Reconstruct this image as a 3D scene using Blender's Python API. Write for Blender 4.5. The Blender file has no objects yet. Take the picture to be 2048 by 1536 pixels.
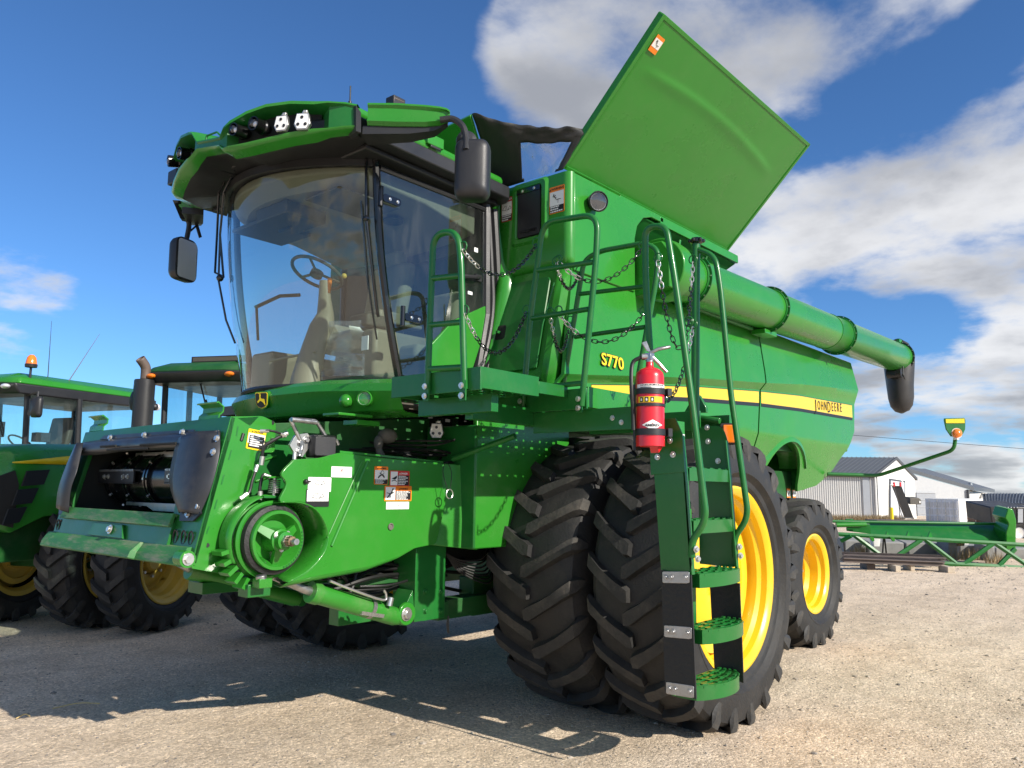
import bpy, math, random
from mathutils import Vector, Matrix
random.seed(7)
S = bpy.context.scene
COL = S.collection
# ------------------------------------------------------------------ camera
FPX, HZ, HEAD, ROLL = 1600.0, 978.0, math.radians(40.8), 0.0128
PITCH = math.atan((HZ - 768) / FPX)
EYE = Vector((0, 0, 1.55))
cf = Vector((math.cos(HEAD) * math.cos(PITCH), math.sin(HEAD) * math.cos(PITCH), math.sin(PITCH)))
r0 = Vector((math.sin(HEAD), -math.cos(HEAD), 0)); u0 = r0.cross(cf)
cr = math.cos(ROLL) * r0 + math.sin(ROLL) * u0
cu = -math.sin(ROLL) * r0 + math.cos(ROLL) * u0
cam = bpy.data.cameras.new('camera'); co = bpy.data.objects.new('camera', cam); COL.objects.link(co)
co.matrix_world = Matrix(((cr.x, cu.x, -cf.x, 0), (cr.y, cu.y, -cf.y, 0), (cr.z, cu.z, -cf.z, EYE.z), (0, 0, 0, 1)))
cam.sensor_width = 36; cam.lens = FPX / 2048 * 36; cam.clip_end = 5000; cam.clip_start = 0.05
S.camera = co

def P(px, py, x=None, y=None, z=None, d=None):
    """survey helper: the point of the given plane (or at the given distance) seen at a measured direction"""
    v = cf + cr * ((px - 1024) / FPX) - cu * ((py - 768) / FPX)
    if d is not None: return EYE + v * d
    i, c = (0, x) if x is not None else ((1, y) if y is not None else (2, z))
    return EYE + v * ((c - EYE[i]) / v[i])

# ------------------------------------------------------------------ sun and sky
SUN_EL, SUN_DIR = math.radians(29.5), Vector((0.03, -1.8, 1.02)).normalized()
S.view_settings.view_transform = 'Standard'; S.view_settings.look = 'None'
S.view_settings.exposure = 0.52; S.view_settings.gamma = 1.0
S.render.engine = 'CYCLES'
sun = bpy.data.lights.new('sun', 'SUN'); sun.energy = 4.6; sun.angle = math.radians(0.53); sun.color = (1, .93, .82)
so = bpy.data.objects.new('sun', sun); COL.objects.link(so)
so.rotation_euler = SUN_DIR.to_track_quat('Z', 'Y').to_euler()
W = bpy.data.worlds.new('World'); S.world = W; W.use_nodes = True
nt = W.node_tree; nt.nodes.clear(); L = nt.links.new
def N(t, tree=None, **k):
    n = (tree or nt).nodes.new(t)
    for a, b in k.items(): setattr(n, a, b)
    return n
def build_world():
    out = N('ShaderNodeOutputWorld'); bg = N('ShaderNodeBackground'); bg.inputs[1].default_value = 1.0
    sky = N('ShaderNodeTexSky'); sky.sky_type = 'NISHITA'; sky.sun_disc = False
    sky.sun_elevation = SUN_EL; sky.sun_rotation = math.atan2(SUN_DIR.x, SUN_DIR.y)
    sky.air_density = 1.0; sky.dust_density = 0.35; sky.ozone_density = 2.2; sky.altitude = 1500
    def mx(t, a, b, f=None, fac=None):
        m = N('ShaderNodeMix', data_type='RGBA', blend_type=t); m.inputs[0].default_value = 1 if f is None else f
        for s, v in ((6, a), (7, b)):
            if hasattr(v, 'links'): L(v, m.inputs[s])
            else: m.inputs[s].default_value = v
        if fac is not None: L(fac, m.inputs[0])
        return m.outputs[2]
    def ma(op, a, b=None, c=None, clamp=False):
        m = N('ShaderNodeMath', operation=op); m.use_clamp = clamp
        for i, v in enumerate((a, b, c)):
            if v is None: continue
            if hasattr(v, 'links'): L(v, m.inputs[i])
            else: m.inputs[i].default_value = v
        return m.outputs[0]
    base = mx('MULTIPLY', sky.outputs[0], (SKY_K * .56, SKY_K * .90, SKY_K * 1.24, 1))
    tc = N('ShaderNodeTexCoord'); sep = N('ShaderNodeSeparateXYZ'); L(tc.outputs['Generated'], sep.inputs[0])
    # a cloud deck: the direction meets a plane overhead
    zz = ma('ADD', ma('MAXIMUM', sep.outputs[2], 0.0), 0.16)
    cx = ma('DIVIDE', sep.outputs[0], zz); cy = ma('DIVIDE', sep.outputs[1], zz)
    cmb = N('ShaderNodeCombineXYZ'); L(cx, cmb.inputs[0]); L(cy, cmb.inputs[1])
    n1 = N('ShaderNodeTexNoise'); n1.inputs['Scale'].default_value = 1.7; n1.inputs['Detail'].default_value = 12; n1.inputs['Roughness'].default_value = .58; n1.inputs['Distortion'].default_value = .12
    L(cmb.outputs[0], n1.inputs['Vector'])
    def blob(px, py, rad, amt):
        d = (P(px, py, d=1) - EYE).normalized()
        vm = N('ShaderNodeVectorMath', operation='DOT_PRODUCT'); L(tc.outputs['Generated'], vm.inputs[0]); vm.inputs[1].default_value = d
        mr = N('ShaderNodeMapRange', interpolation_type='SMOOTHSTEP'); L(vm.outputs['Value'], mr.inputs[0])
        mr.inputs[1].default_value = math.cos(math.radians(rad)); mr.inputs[2].default_value = 1
        mr.inputs[3].default_value = 0; mr.inputs[4].default_value = amt
        return mr.outputs[0]
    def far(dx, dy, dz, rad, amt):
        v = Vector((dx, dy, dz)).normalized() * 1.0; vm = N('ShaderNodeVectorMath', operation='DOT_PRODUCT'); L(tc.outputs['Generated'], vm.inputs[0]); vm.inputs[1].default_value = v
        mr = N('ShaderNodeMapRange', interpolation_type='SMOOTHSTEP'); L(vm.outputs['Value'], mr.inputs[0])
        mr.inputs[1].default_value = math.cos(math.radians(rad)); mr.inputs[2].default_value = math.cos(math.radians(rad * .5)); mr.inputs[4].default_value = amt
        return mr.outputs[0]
    acc = ma('ADD', far(-.6, -.6, .35, 70, .34), far(-.1, -.2, 1, 42, .26))  # unseen clouds behind the camera and overhead, added for neutral fill light
    for a in CLOUDS:
        b = blob(*a); acc = b if acc is None else ma('ADD', acc, b)
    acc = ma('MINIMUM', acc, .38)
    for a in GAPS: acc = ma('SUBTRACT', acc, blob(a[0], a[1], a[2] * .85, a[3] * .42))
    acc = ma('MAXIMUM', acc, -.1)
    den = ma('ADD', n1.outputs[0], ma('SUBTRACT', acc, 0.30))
    mask = N('ShaderNodeMapRange', interpolation_type='SMOOTHSTEP'); L(den, mask.inputs[0])
    mask.inputs[1].default_value = .44; mask.inputs[2].default_value = .64
    # second octave for the grey bellies
    n2 = N('ShaderNodeTexNoise'); n2.inputs['Scale'].default_value = 1.35; n2.inputs['Detail'].default_value = 9; n2.inputs['Roughness'].default_value = .5
    off = N('ShaderNodeVectorMath', operation='ADD'); L(cmb.outputs[0], off.inputs[0]); off.inputs[1].default_value = (7.3, 2.1, 0)
    L(off.outputs[0], n2.inputs['Vector'])
    thick = N('ShaderNodeMapRange', interpolation_type='SMOOTHSTEP'); L(ma('ADD', ma('MULTIPLY', den, .55), ma('MULTIPLY', n2.outputs[0], .75)), thick.inputs[0])
    thick.inputs[1].default_value = .60; thick.inputs[2].default_value = .86
    ccol = mx('MIX', (.64, .64, .645, 1), (.27, .28, .305, 1), fac=thick.outputs[0])
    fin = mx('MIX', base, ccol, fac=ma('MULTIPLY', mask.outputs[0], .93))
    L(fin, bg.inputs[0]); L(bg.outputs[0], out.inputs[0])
SKY_K = 0.088
CLOUDS = [(1250, 20, 11, .34), (1560, 40, 13, .34), (1080, 120, 7, .20), (1000, 20, 5, .12), (1900, -40, 14, .34), (1400, 300, 10, .34), (1750, 440, 13, .36), (2000, 360, 11, .36), (1960, 520, 11, .34), (1560, 520, 8, .34),
          (1960, 690, 7, .32), (1750, 770, 6, .24), (1700, 560, 8, .3), (2080, 600, 8, .3), (10, 530, 7, .20), (60, 600, 4, .12), (0, 745, 4, .16), (270, 810, 3, .18), (1780, 860, 5, .22), (1980, 870, 6, .28), (1900, 940, 5, .24), (650, 10, 9, .13), (560, 60, 5, .05)]
GAPS = [(1560, 300, 4, .16), (1650, 262, 4.5, .22), (1740, 240, 4.5, .22), (1830, 205, 4.5, .22), (1915, 150, 4.5, .22), (1985, 90, 4.5, .20), (2070, 30, 5, .16), (1600, 655, 3.5, .36), (1700, 668, 4, .42), (1810, 660, 4, .42), (1910, 640, 3, .26)]
build_world()

# ------------------------------------------------------------------ materials
def mat(name, base, rough=.5, metal=0, coat=0, spec=.5, bump=0, bscale=40, vary=0, vscale=3, dust=0, trans=0, emit=None, alpha=1, stretch=None):
    m = bpy.data.materials.new(name); m.use_nodes = True
    t = m.node_tree; b = t.nodes['Principled BSDF']; lk = t.links.new
    b.inputs['Base Color'].default_value = (*base, 1); b.inputs['Roughness'].default_value = rough
    b.inputs['Metallic'].default_value = metal; b.inputs['Coat Weight'].default_value = coat
    b.inputs['Coat Roughness'].default_value = .08
    b.inputs['Specular IOR Level'].default_value = spec; b.inputs['Alpha'].default_value = alpha
    b.inputs['Transmission Weight'].default_value = trans
    tc = N('ShaderNodeTexCoord', t)
    vec = tc.outputs['Object']
    if stretch:
        mp = N('ShaderNodeMapping', t); mp.inputs['Scale'].default_value = stretch; lk(vec, mp.inputs[0]); vec = mp.outputs[0]
    col = None
    if vary:
        n = N('ShaderNodeTexNoise', t); n.inputs['Scale'].default_value = vscale; n.inputs['Detail'].default_value = 6; n.inputs['Roughness'].default_value = .65
        lk(vec, n.inputs['Vector'])
        mr = N('ShaderNodeMapRange', t); mr.inputs[1].default_value = .3; mr.inputs[2].default_value = .7
        mr.inputs[3].default_value = 1 - vary; mr.inputs[4].default_value = 1 + vary; lk(n.outputs[0], mr.inputs[0])
        vm = N('ShaderNodeVectorMath', t, operation='SCALE'); vm.inputs[0].default_value = base; lk(mr.outputs[0], vm.inputs['Scale'])
        col = vm.outputs[0]; lk(col, b.inputs['Base Color'])
        rr = N('ShaderNodeMapRange', t); rr.inputs[1].default_value = .3; rr.inputs[2].default_value = .75
        rr.inputs[3].default_value = max(0, rough - .07); rr.inputs[4].default_value = min(1, rough + .12); lk(n.outputs[0], rr.inputs[0]); lk(rr.outputs[0], b.inputs['Roughness'])
    if dust:
        n = N('ShaderNodeTexNoise', t); n.inputs['Scale'].default_value = 5; n.inputs['Detail'].default_value = 9; n.inputs['Roughness'].default_value = .75
        lk(vec, n.inputs['Vector'])
        mr = N('ShaderNodeMapRange', t); mr.inputs[1].default_value = .48; mr.inputs[2].default_value = .75; mr.inputs[3].default_value = 0; mr.inputs[4].default_value = dust; lk(n.outputs[0], mr.inputs[0])
        mx = N('ShaderNodeMix', t, data_type='RGBA'); lk(mr.outputs[0], mx.inputs[0]); mx.inputs[7].default_value = (.30, .25, .19, 1)
        if col: lk(col, mx.inputs[6])
        else: mx.inputs[6].default_value = (*base, 1)
        lk(mx.outputs[2], b.inputs['Base Color'])
    if bump:
        n = N('ShaderNodeTexNoise', t); n.inputs['Scale'].default_value = bscale; n.inputs['Detail'].default_value = 5; lk(vec, n.inputs['Vector'])
        bp = N('ShaderNodeBump', t); bp.inputs['Strength'].default_value = bump; bp.inputs['Distance'].default_value = .01
        lk(n.outputs[0], bp.inputs['Height']); lk(bp.outputs[0], b.inputs['Normal'])
    if emit: b.inputs['Emission Color'].default_value = (*emit, 1); b.inputs['Emission Strength'].default_value = 1
    return m
def glassmat(name, tint, refl=1.0, rough=.0, dirt=0.0):
    m = bpy.data.materials.new(name); m.use_nodes = True; t = m.node_tree; t.nodes.clear(); lk = t.links.new
    o = N('ShaderNodeOutputMaterial', t); tr = N('ShaderNodeBsdfTransparent', t); tr.inputs[0].default_value = (*tint, 1)
    gl = N('ShaderNodeBsdfGlossy', t); gl.inputs['Roughness'].default_value = rough; gl.inputs[0].default_value = (refl, refl, refl, 1)
    ge = N('ShaderNodeNewGeometry', t); dp = N('ShaderNodeVectorMath', t, operation='DOT_PRODUCT'); lk(ge.outputs['Incoming'], dp.inputs[0]); lk(ge.outputs['Normal'], dp.inputs[1])
    def mth(op, a, b=None):
        m_ = N('ShaderNodeMath', t, operation=op)
        for k, v in enumerate((a, b)):
            if v is None: continue
            if hasattr(v, 'links'): lk(v, m_.inputs[k])
            else: m_.inputs[k].default_value = v
        return m_.outputs[0]
    fr = mth('ADD', .085, mth('MULTIPLY', .85, mth('POWER', mth('SUBTRACT', 1.0, mth('ABSOLUTE', dp.outputs['Value'])), 4.5)))
    mx = N('ShaderNodeMixShader', t); lk(fr, mx.inputs[0]); lk(tr.outputs[0], mx.inputs[1]); lk(gl.outputs[0], mx.inputs[2])
    last = mx.outputs[0]
    if dirt:
        df = N('ShaderNodeBsdfDiffuse', t); df.inputs[0].default_value = (.7, .7, .66, 1)
        tc = N('ShaderNodeTexCoord', t); mp = N('ShaderNodeMapping', t); mp.inputs['Scale'].default_value = (3, 3, .8); lk(tc.outputs['Object'], mp.inputs[0])
        n = N('ShaderNodeTexNoise', t); n.inputs['Scale'].default_value = 2.5; n.inputs['Detail'].default_value = 8; n.inputs['Distortion'].default_value = 1.5; lk(mp.outputs[0], n.inputs['Vector'])
        mr = N('ShaderNodeMapRange', t); mr.inputs[1].default_value = .5; mr.inputs[2].default_value = .8; mr.inputs[3].default_value = dirt * .2; mr.inputs[4].default_value = dirt; lk(n.outputs[0], mr.inputs[0])
        m2 = N('ShaderNodeMixShader', t); lk(mr.outputs[0], m2.inputs[0]); lk(last, m2.inputs[1]); lk(df.outputs[0], m2.inputs[2]); last = m2.outputs[0]
    lk(last, o.inputs[0])
    return m
G = (.025, .207, .018)
M = dict(
    green=mat('green_paint', G, .28, coat=.28, spec=.4, vary=.06, vscale=1.4, bump=.025, bscale=1.5, dust=.05),
    green_dusty=mat('green_paint_dusty', G, .42, coat=.2, vary=.1, vscale=3, dust=.28),
    green_worn=mat('green_paint_worn', (.03, .17, .04), .6, vary=.25, vscale=6, dust=1.0, stretch=(3, .6, 3)),
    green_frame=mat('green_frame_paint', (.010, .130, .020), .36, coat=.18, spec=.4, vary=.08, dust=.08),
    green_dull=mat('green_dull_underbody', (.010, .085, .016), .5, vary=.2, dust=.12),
    yellow=mat('yellow_wheel_paint', (.80, .50, .012), .3, coat=.4, vary=.04, bump=.015, bscale=6),
    yellow_old=mat('yellow_wheel_faded', (.62, .42, .06), .5, vary=.12, dust=.25),
    yellow_decal=mat('yellow_decal', (.78, .56, .012), .35),
    rubber=mat('tyre_rubber', (.017, .017, .017), .66, vary=.2, vscale=5, dust=.07, bump=.25, bscale=60),
    rubber_lug=mat('tyre_lug_face', (.034, .033, .031), .8, vary=.25, vscale=9, dust=.22, bump=.3, bscale=50),
    rubber_flap=mat('rubber_flap', (.014, .014, .014), .6, bump=.5, bscale=45, vary=.25, vscale=20),
    black=mat('black_plastic', (.018, .018, .020), .42, bump=.1, bscale=200, vary=.1),
    black_gloss=mat('black_gloss', (.006, .006, .007), .18, coat=.3),
    black_shield=mat('grey_black_steel_shield', (.020, .022, .027), .38, vary=.2, vscale=4, dust=.12),
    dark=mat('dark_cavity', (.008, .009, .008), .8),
    drum=mat('black_drum_steel', (.05, .05, .052), .22, metal=.9, vary=.2, vscale=8),
    steel=mat('bare_steel', (.42, .42, .42), .35, metal=.9, vary=.15, vscale=20),
    zinc=mat('zinc_plated', (.62, .61, .58), .3, metal=.85, vary=.1),
    rust=mat('rusty_spline', (.28, .19, .12), .5, metal=.6, vary=.3, vscale=30),
    chrome=mat('lamp_reflector', (.85, .85, .86), .35, metal=.5),
    beige=mat('beige_interior', (.25, .22, .16), .5, vary=.05),
    beige_dark=mat('taupe_interior', (.085, .075, .057), .6, vary=.08),
    seat=mat('seat_fabric', (.27, .25, .18), .8, vary=.1, bump=.2, bscale=90),
    red=mat('extinguisher_red', (.62, .012, .02), .3, coat=.5, vary=.06),
    white=mat('white_paint', (.78, .78, .76), .5),
    paper=mat('white_decal', (.80, .80, .78), .4),
    orange=mat('orange_decal', (.85, .22, .01), .4),
    reddec=mat('red_decal', (.60, .03, .02), .4),
    ink=mat('black_ink', (.012, .012, .012), .45),
    amber=mat('amber_lens', (.85, .20, .01), .18, coat=.6, spec=.7),
    canvas=mat('black_canvas', (.020, .020, .020), .55, vary=.15, bump=.35, bscale=9),
    boot=mat('black_rubber_boot', (.030, .028, .028), .5, vary=.1),
    glass=glassmat('cab_glass', (.78, .86, .84), 1.0, dirt=.012),
    glass_side=glassmat('door_glass', (.52, .63, .60), 1.2, dirt=.04),
    glass_tr=glassmat('tractor_glass', (.72, .86, .88), 1.0, dirt=.06),
    vinyl=glassmat('clear_vinyl', (.80, .86, .92), 1.0, rough=.12, dirt=.5),
    bag=glassmat('clear_plastic_bag', (.86, .87, .87), 1.4, rough=.08, dirt=.35),
    lens=glassmat('lamp_glass', (.92, .93, .95), 1.0),
    hose=mat('black_hose', (.012, .012, .012), .45),
    rag=mat('grey_rag', (.13, .12, .105), .9, vary=.3, vscale=12),
    metal_roof=mat('grey_roof_metal', (.09, .10, .115), .5, vary=.08),
    wall_white=mat('white_steel_wall', (.70, .69, .66), .6, vary=.04),
    wall_grey=mat('grey_steel_wall', (.36, .38, .41), .5, vary=.05),
    wall_grey_light=mat('light_grey_steel_wall', (.50, .51, .52), .5, vary=.05),
    trim=mat('dark_trim', (.07, .07, .075), .5),
    container=mat('container_paint', (.62, .64, .68), .5, vary=.08, dust=.1),
    wood=mat('crate_wood', (.22, .12, .07), .8, vary=.25, vscale=8),
    woodpale=mat('pale_timber', (.50, .42, .32), .8, vary=.2),
    rusty_steel=mat('brown_steel_beam', (.10, .075, .065), .65, vary=.25, dust=.2),
    concrete=mat('grey_concrete', (.24, .24, .23), .85, vary=.25, vscale=2.5, bump=.4, bscale=14),
    drygrass=mat('dry_grass', (.26, .19, .10), .9, vary=.3),
    stone=mat('pale_gravel_stone', (.42, .36, .29), .85, vary=.35, vscale=.9),
    stone_dark=mat('grey_gravel_stone', (.20, .18, .16), .85, vary=.3, vscale=.9),
    straw=mat('straw', (.62, .46, .20), .7),
    silver_stack=mat('stack_elbow', (.12, .090, .075), .6, metal=.3, vary=.3),
)
def striped():
    m = mat('reflective_stripe', (.80, .52, .01), .3, coat=.3); t = m.node_tree; lk = t.links.new; b = t.nodes['Principled BSDF']
    tc = N('ShaderNodeTexCoord', t); sp = N('ShaderNodeSeparateXYZ', t); lk(tc.outputs['UV'], sp.inputs[0])
    mu = N('ShaderNodeMath', t, operation='MULTIPLY'); lk(sp.outputs[1], mu.inputs[0]); mu.inputs[1].default_value = 6.5
    fr = N('ShaderNodeMath', t, operation='FRACT'); lk(mu.outputs[0], fr.inputs[0])
    lt = N('ShaderNodeMath', t, operation='LESS_THAN'); lk(fr.outputs[0], lt.inputs[0]); lt.inputs[1].default_value = .16
    mx = N('ShaderNodeMix', t, data_type='RGBA'); mx.inputs[6].default_value = (.78, .52, .010, 1); mx.inputs[7].default_value = (.60, .36, .006, 1)
    lk(lt.outputs[0], mx.inputs[0]); lk(mx.outputs[2], b.inputs['Base Color'])
    return m
M['stripe'] = striped()
def clampcol(): pass

# ------------------------------------------------------------------ object helpers
def wm(o):
    m = o.matrix_basis.copy()
    return m if o.parent is None else wm(o.parent) @ o.matrix_parent_inverse @ m
def link(o, parent=None):
    COL.objects.link(o)
    if parent is not None: o.parent = parent; o.matrix_parent_inverse = wm(parent).inverted()
    return o
def thing(name, label, cat, loc=(0, 0, 0), group=None):
    o = bpy.data.objects.new(name, None); COL.objects.link(o); o.location = loc
    o['label'] = label; o['category'] = cat
    if group: o['group'] = group
    return o
def tag(o, label=None, cat=None, group=None, kind=None):
    for k, v in (('label', label), ('category', cat), ('group', group), ('kind', kind)):
        if v: o[k] = v
    return o
class MB:
    def __init__(s): s.v = []; s.f = []; s.m = []; s.mats = []; s.uv = {}; s.sm = []
    def mi(s, m):
        m = M[m] if isinstance(m, str) else m
        if m not in s.mats: s.mats.append(m)
        return s.mats.index(m)
    def add(s, vs, fs, m):
        o = len(s.v); k = s.mi(m); s.v += [tuple(v) for v in vs]
        for f in fs: s.f.append([i + o for i in f]); s.m.append(k)
        return s
    def box(s, lo, hi, m, rot=None, c=None):
        x0, y0, z0 = lo; x1, y1, z1 = hi
        vs = [Vector(p) for p in ((x0, y0, z0), (x1, y0, z0), (x1, y1, z0), (x0, y1, z0), (x0, y0, z1), (x1, y0, z1), (x1, y1, z1), (x0, y1, z1))]
        if rot is not None: vs = [rot @ v for v in vs]
        if c is not None: vs = [v + Vector(c) for v in vs]
        return s.add(vs, [(0, 3, 2, 1), (4, 5, 6, 7), (0, 1, 5, 4), (1, 2, 6, 5), (2, 3, 7, 6), (3, 0, 4, 7)], m)
    def prism(s, pts, off, m, m2=None):
        """closed polygon extruded by the vector off"""
        n = len(pts); a = [Vector(p) for p in pts]; b = [p + Vector(off) for p in a]
        s.add(a + b, [list(range(n))[::-1], list(range(n, 2 * n))], m)
        s.add(a + b, [(i, (i + 1) % n, (i + 1) % n + n, i + n) for i in range(n)], m2 or m)
        return s
    def loft(s, rings, m, close=True, caps=False, cols=None):
        n = len(rings[0]); vs = [p for r in rings for p in r]; fs = []
        for i in range(len(rings) - 1):
            for j in range(n if close else n - 1):
                fs.append((i * n + j, i * n + (j + 1) % n, (i + 1) * n + (j + 1) % n, (i + 1) * n + j))
        if caps: fs += [list(range(n))[::-1], [(len(rings) - 1) * n + j for j in range(n)]]
        return s.add(vs, fs, m)
    def tube(s, pts, r, m, seg=10, caps=True, close=False):
        pts = [Vector(p) for p in pts]; n = len(pts); rad = r if isinstance(r, (list, tuple)) else [r] * n
        t0 = (pts[1] - pts[0]).normalized(); up = Vector((0, 0, 1)) if abs(t0.z) < .9 else Vector((1, 0, 0))
        a = t0.cross(up).normalized(); rings = []
        for i, p in enumerate(pts):
            if close: t = (pts[(i + 1) % n] - pts[i - 1]).normalized()
            elif i == 0: t = t0
            elif i == n - 1: t = (pts[-1] - pts[-2]).normalized()
            else: t = ((pts[i + 1] - p).normalized() + (p - pts[i - 1]).normalized()).normalized()
            a = (a - t * a.dot(t)).normalized(); b = t.cross(a)
            rings.append([p + (a * math.cos(2 * math.pi * k / seg) + b * math.sin(2 * math.pi * k / seg)) * rad[i] for k in range(seg)])
        if close: rings.append(rings[0])
        return s.loft(rings, m, True, caps and not close)
    def lathe(s, prof, c, axis, m, seg=48, arc=None, mats=None):
        """prof: (radius, along) pairs around the axis through c"""
        ax = Vector(axis).normalized(); up = Vector((0, 0, 1)) if abs(ax.z) < .9 else Vector((1, 0, 0))
        a = ax.cross(up).normalized(); b = ax.cross(a); c = Vector(c)
        full = arc is None; a0, a1 = (0, 2 * math.pi) if full else arc
        ns = seg if full else seg + 1
        for i in range(len(prof) - 1):
            vs = []; (r1, h1), (r2, h2) = prof[i], prof[i + 1]
            for k in range(ns):
                th = a0 + (a1 - a0) * k / seg; d = a * math.cos(th) + b * math.sin(th)
                vs += [c + ax * h1 + d * r1, c + ax * h2 + d * r2]
            fs = [(2 * k, 2 * ((k + 1) % ns), 2 * ((k + 1) % ns) + 1, 2 * k + 1) for k in range(seg)]
            s.add(vs, fs, mats[i] if mats else m)
        return s
    def cyl(s, p0, p1, r, m, seg=14): return s.tube([p0, p1], r, m, seg)
    def ball(s, c, r, m, n=8, sc=(1, 1, 1)):
        rings = []
        for i in range(n + 1):
            th = math.pi * i / n; rr = math.sin(th) * r + 1e-5
            rings.append([(c[0] + rr * math.cos(2 * math.pi * k / (2 * n)) * sc[0], c[1] + rr * math.sin(2 * math.pi * k / (2 * n)) * sc[1], c[2] + math.cos(th) * r * sc[2]) for k in range(2 * n)])
        return s.loft(rings, m)
    def split(s, name, parent=None, **k):
        """one object for each separate piece"""
        par = list(range(len(s.v)))
        def find(i):
            while par[i] != i: par[i] = par[par[i]]; i = par[i]
            return i
        for f in s.f:
            for i in f[1:]: par[find(i)] = find(f[0])
        key = {}
        for i, v in enumerate(s.v):      # pieces that touch count as one
            q = tuple(round(c, 4) for c in v)
            if q in key: par[find(i)] = find(key[q])
            else: key[q] = i
        groups = {}
        for f, m in zip(s.f, s.m): groups.setdefault(find(f[0]), []).append((f, m))
        out = []
        for g in groups.values():
            b = MB(); b.mats = list(s.mats); ids = {}
            for f, m in g:
                for i in f:
                    if i not in ids: ids[i] = len(b.v); b.v.append(s.v[i])
                b.f.append([ids[i] for i in f]); b.m.append(m)
            out.append(b.build(name, parent, **k))
        return out
    def build(s, name, parent=None, bevel=0, smooth=True, angle=32, seg=2, solid=0, sub=0, weld=True):
        me = bpy.data.meshes.new(name); me.from_pydata(s.v, [], s.f)
        for m in s.mats: me.materials.append(m)
        me.polygons.foreach_set('material_index', s.m)
        import bmesh
        bm = bmesh.new(); bm.from_mesh(me)
        if weld:
            bmesh.ops.remove_doubles(bm, verts=bm.verts, dist=1e-5)
            lv = [v for v in bm.verts if not v.link_faces]
            if lv: bmesh.ops.delete(bm, geom=lv, context='VERTS')
        bmesh.ops.recalc_face_normals(bm, faces=bm.faces)
        bm.to_mesh(me); bm.free()
        if smooth:
            me.polygons.foreach_set('use_smooth', [True] * len(me.polygons)); me.set_sharp_from_angle(angle=math.radians(angle))
        me.update()
        o = link(bpy.data.objects.new(name, me), parent)
        if sub: md = o.modifiers.new('sub', 'SUBSURF'); md.levels = sub; md.render_levels = sub
        if solid: md = o.modifiers.new('solid', 'SOLIDIFY'); md.thickness = solid; md.offset = 0
        if bevel:
            md = o.modifiers.new('bevel', 'BEVEL'); md.width = bevel; md.segments = seg; md.limit_method = 'ANGLE'; md.angle_limit = math.radians(35); md.harden_normals = False
        return o
def bez(pts, n=8, closed=False):
    """Catmull-Rom through the points"""
    p = [Vector(q) for q in pts]; out = []
    m = len(p)
    for i in range(m if closed else m - 1):
        a = p[(i - 1) % m] if closed or i > 0 else p[i] * 2 - p[i + 1]
        b = p[i]; c = p[(i + 1) % m]; d = p[(i + 2) % m] if closed or i + 2 < m else c * 2 - b
        for k in range(n):
            t = k / n; out.append(.5 * ((2 * b) + (c - a) * t + (2 * a - 5 * b + 4 * c - d) * t * t + (3 * b - 3 * c + d - a) * t ** 3))
    if not closed: out.append(p[-1])
    return out
def fillet(pts, r, n=5):
    """polyline with rounded corners"""
    p = [Vector(q) for q in pts]; out = [p[0]]
    for i in range(1, len(p) - 1):
        a = (p[i - 1] - p[i]); c = (p[i + 1] - p[i]); rr = min(r, a.length * .49, c.length * .49)
        s0 = p[i] + a.normalized() * rr; s1 = p[i] + c.normalized() * rr
        for k in range(n + 1):
            t = k / n; out.append(s0 * (1 - t) ** 2 + p[i] * 2 * t * (1 - t) + s1 * t * t)
    return out + [p[-1]]
def rrect(w, h, r, n=4):
    o = []
    for cx, cy, a0 in ((w / 2 - r, h / 2 - r, 0), (-w / 2 + r, h / 2 - r, 90), (-w / 2 + r, -h / 2 + r, 180), (w / 2 - r, -h / 2 + r, 270)):
        for k in range(n + 1):
            a = math.radians(a0 + 90 * k / n); o.append((cx + r * math.cos(a), cy + r * math.sin(a)))
    return o
def frame(o, u, v):
    """local (a,b,c) -> world; u right, v up, n towards the viewer"""
    o, u, v = Vector(o), Vector(u).normalized(), Vector(v).normalized(); n = u.cross(v).normalized(); v = n.cross(u)
    return lambda a, b, c=0: o + u * a + v * b + n * c
def text(s, size, mt, fr, parent, name='lettering', depth=.002, align='CENTER', sx=1, shear=0, offset=0):
    cu_ = bpy.data.curves.new('t', 'FONT'); cu_.body = s; cu_.size = size; cu_.align_x = align; cu_.align_y = 'CENTER'; cu_.extrude = depth; cu_.shear = shear; cu_.offset = offset; cu_.resolution_u = 3
    tmp = bpy.data.objects.new('t', cu_); COL.objects.link(tmp)
    bpy.context.view_layer.update()
    me = bpy.data.meshes.new_from_object(tmp.evaluated_get(bpy.context.evaluated_depsgraph_get())); bpy.data.objects.remove(tmp)
    for v in me.vertices: v.co = fr(v.co.x * sx, v.co.y, v.co.z)
    me.materials.clear(); me.materials.append(M[mt])
    return link(bpy.data.objects.new(name, me), parent)
def bolts(mb, pts, n, r=.012, h=.01, m='zinc'):
    n = Vector(n).normalized()
    for p in pts:
        p = Vector(p); mb.cyl(p, p + n * h * .4, r * 1.5, m, 12); mb.cyl(p + n * h * .4, p + n * h * 1.3, r, m, 6)

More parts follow.
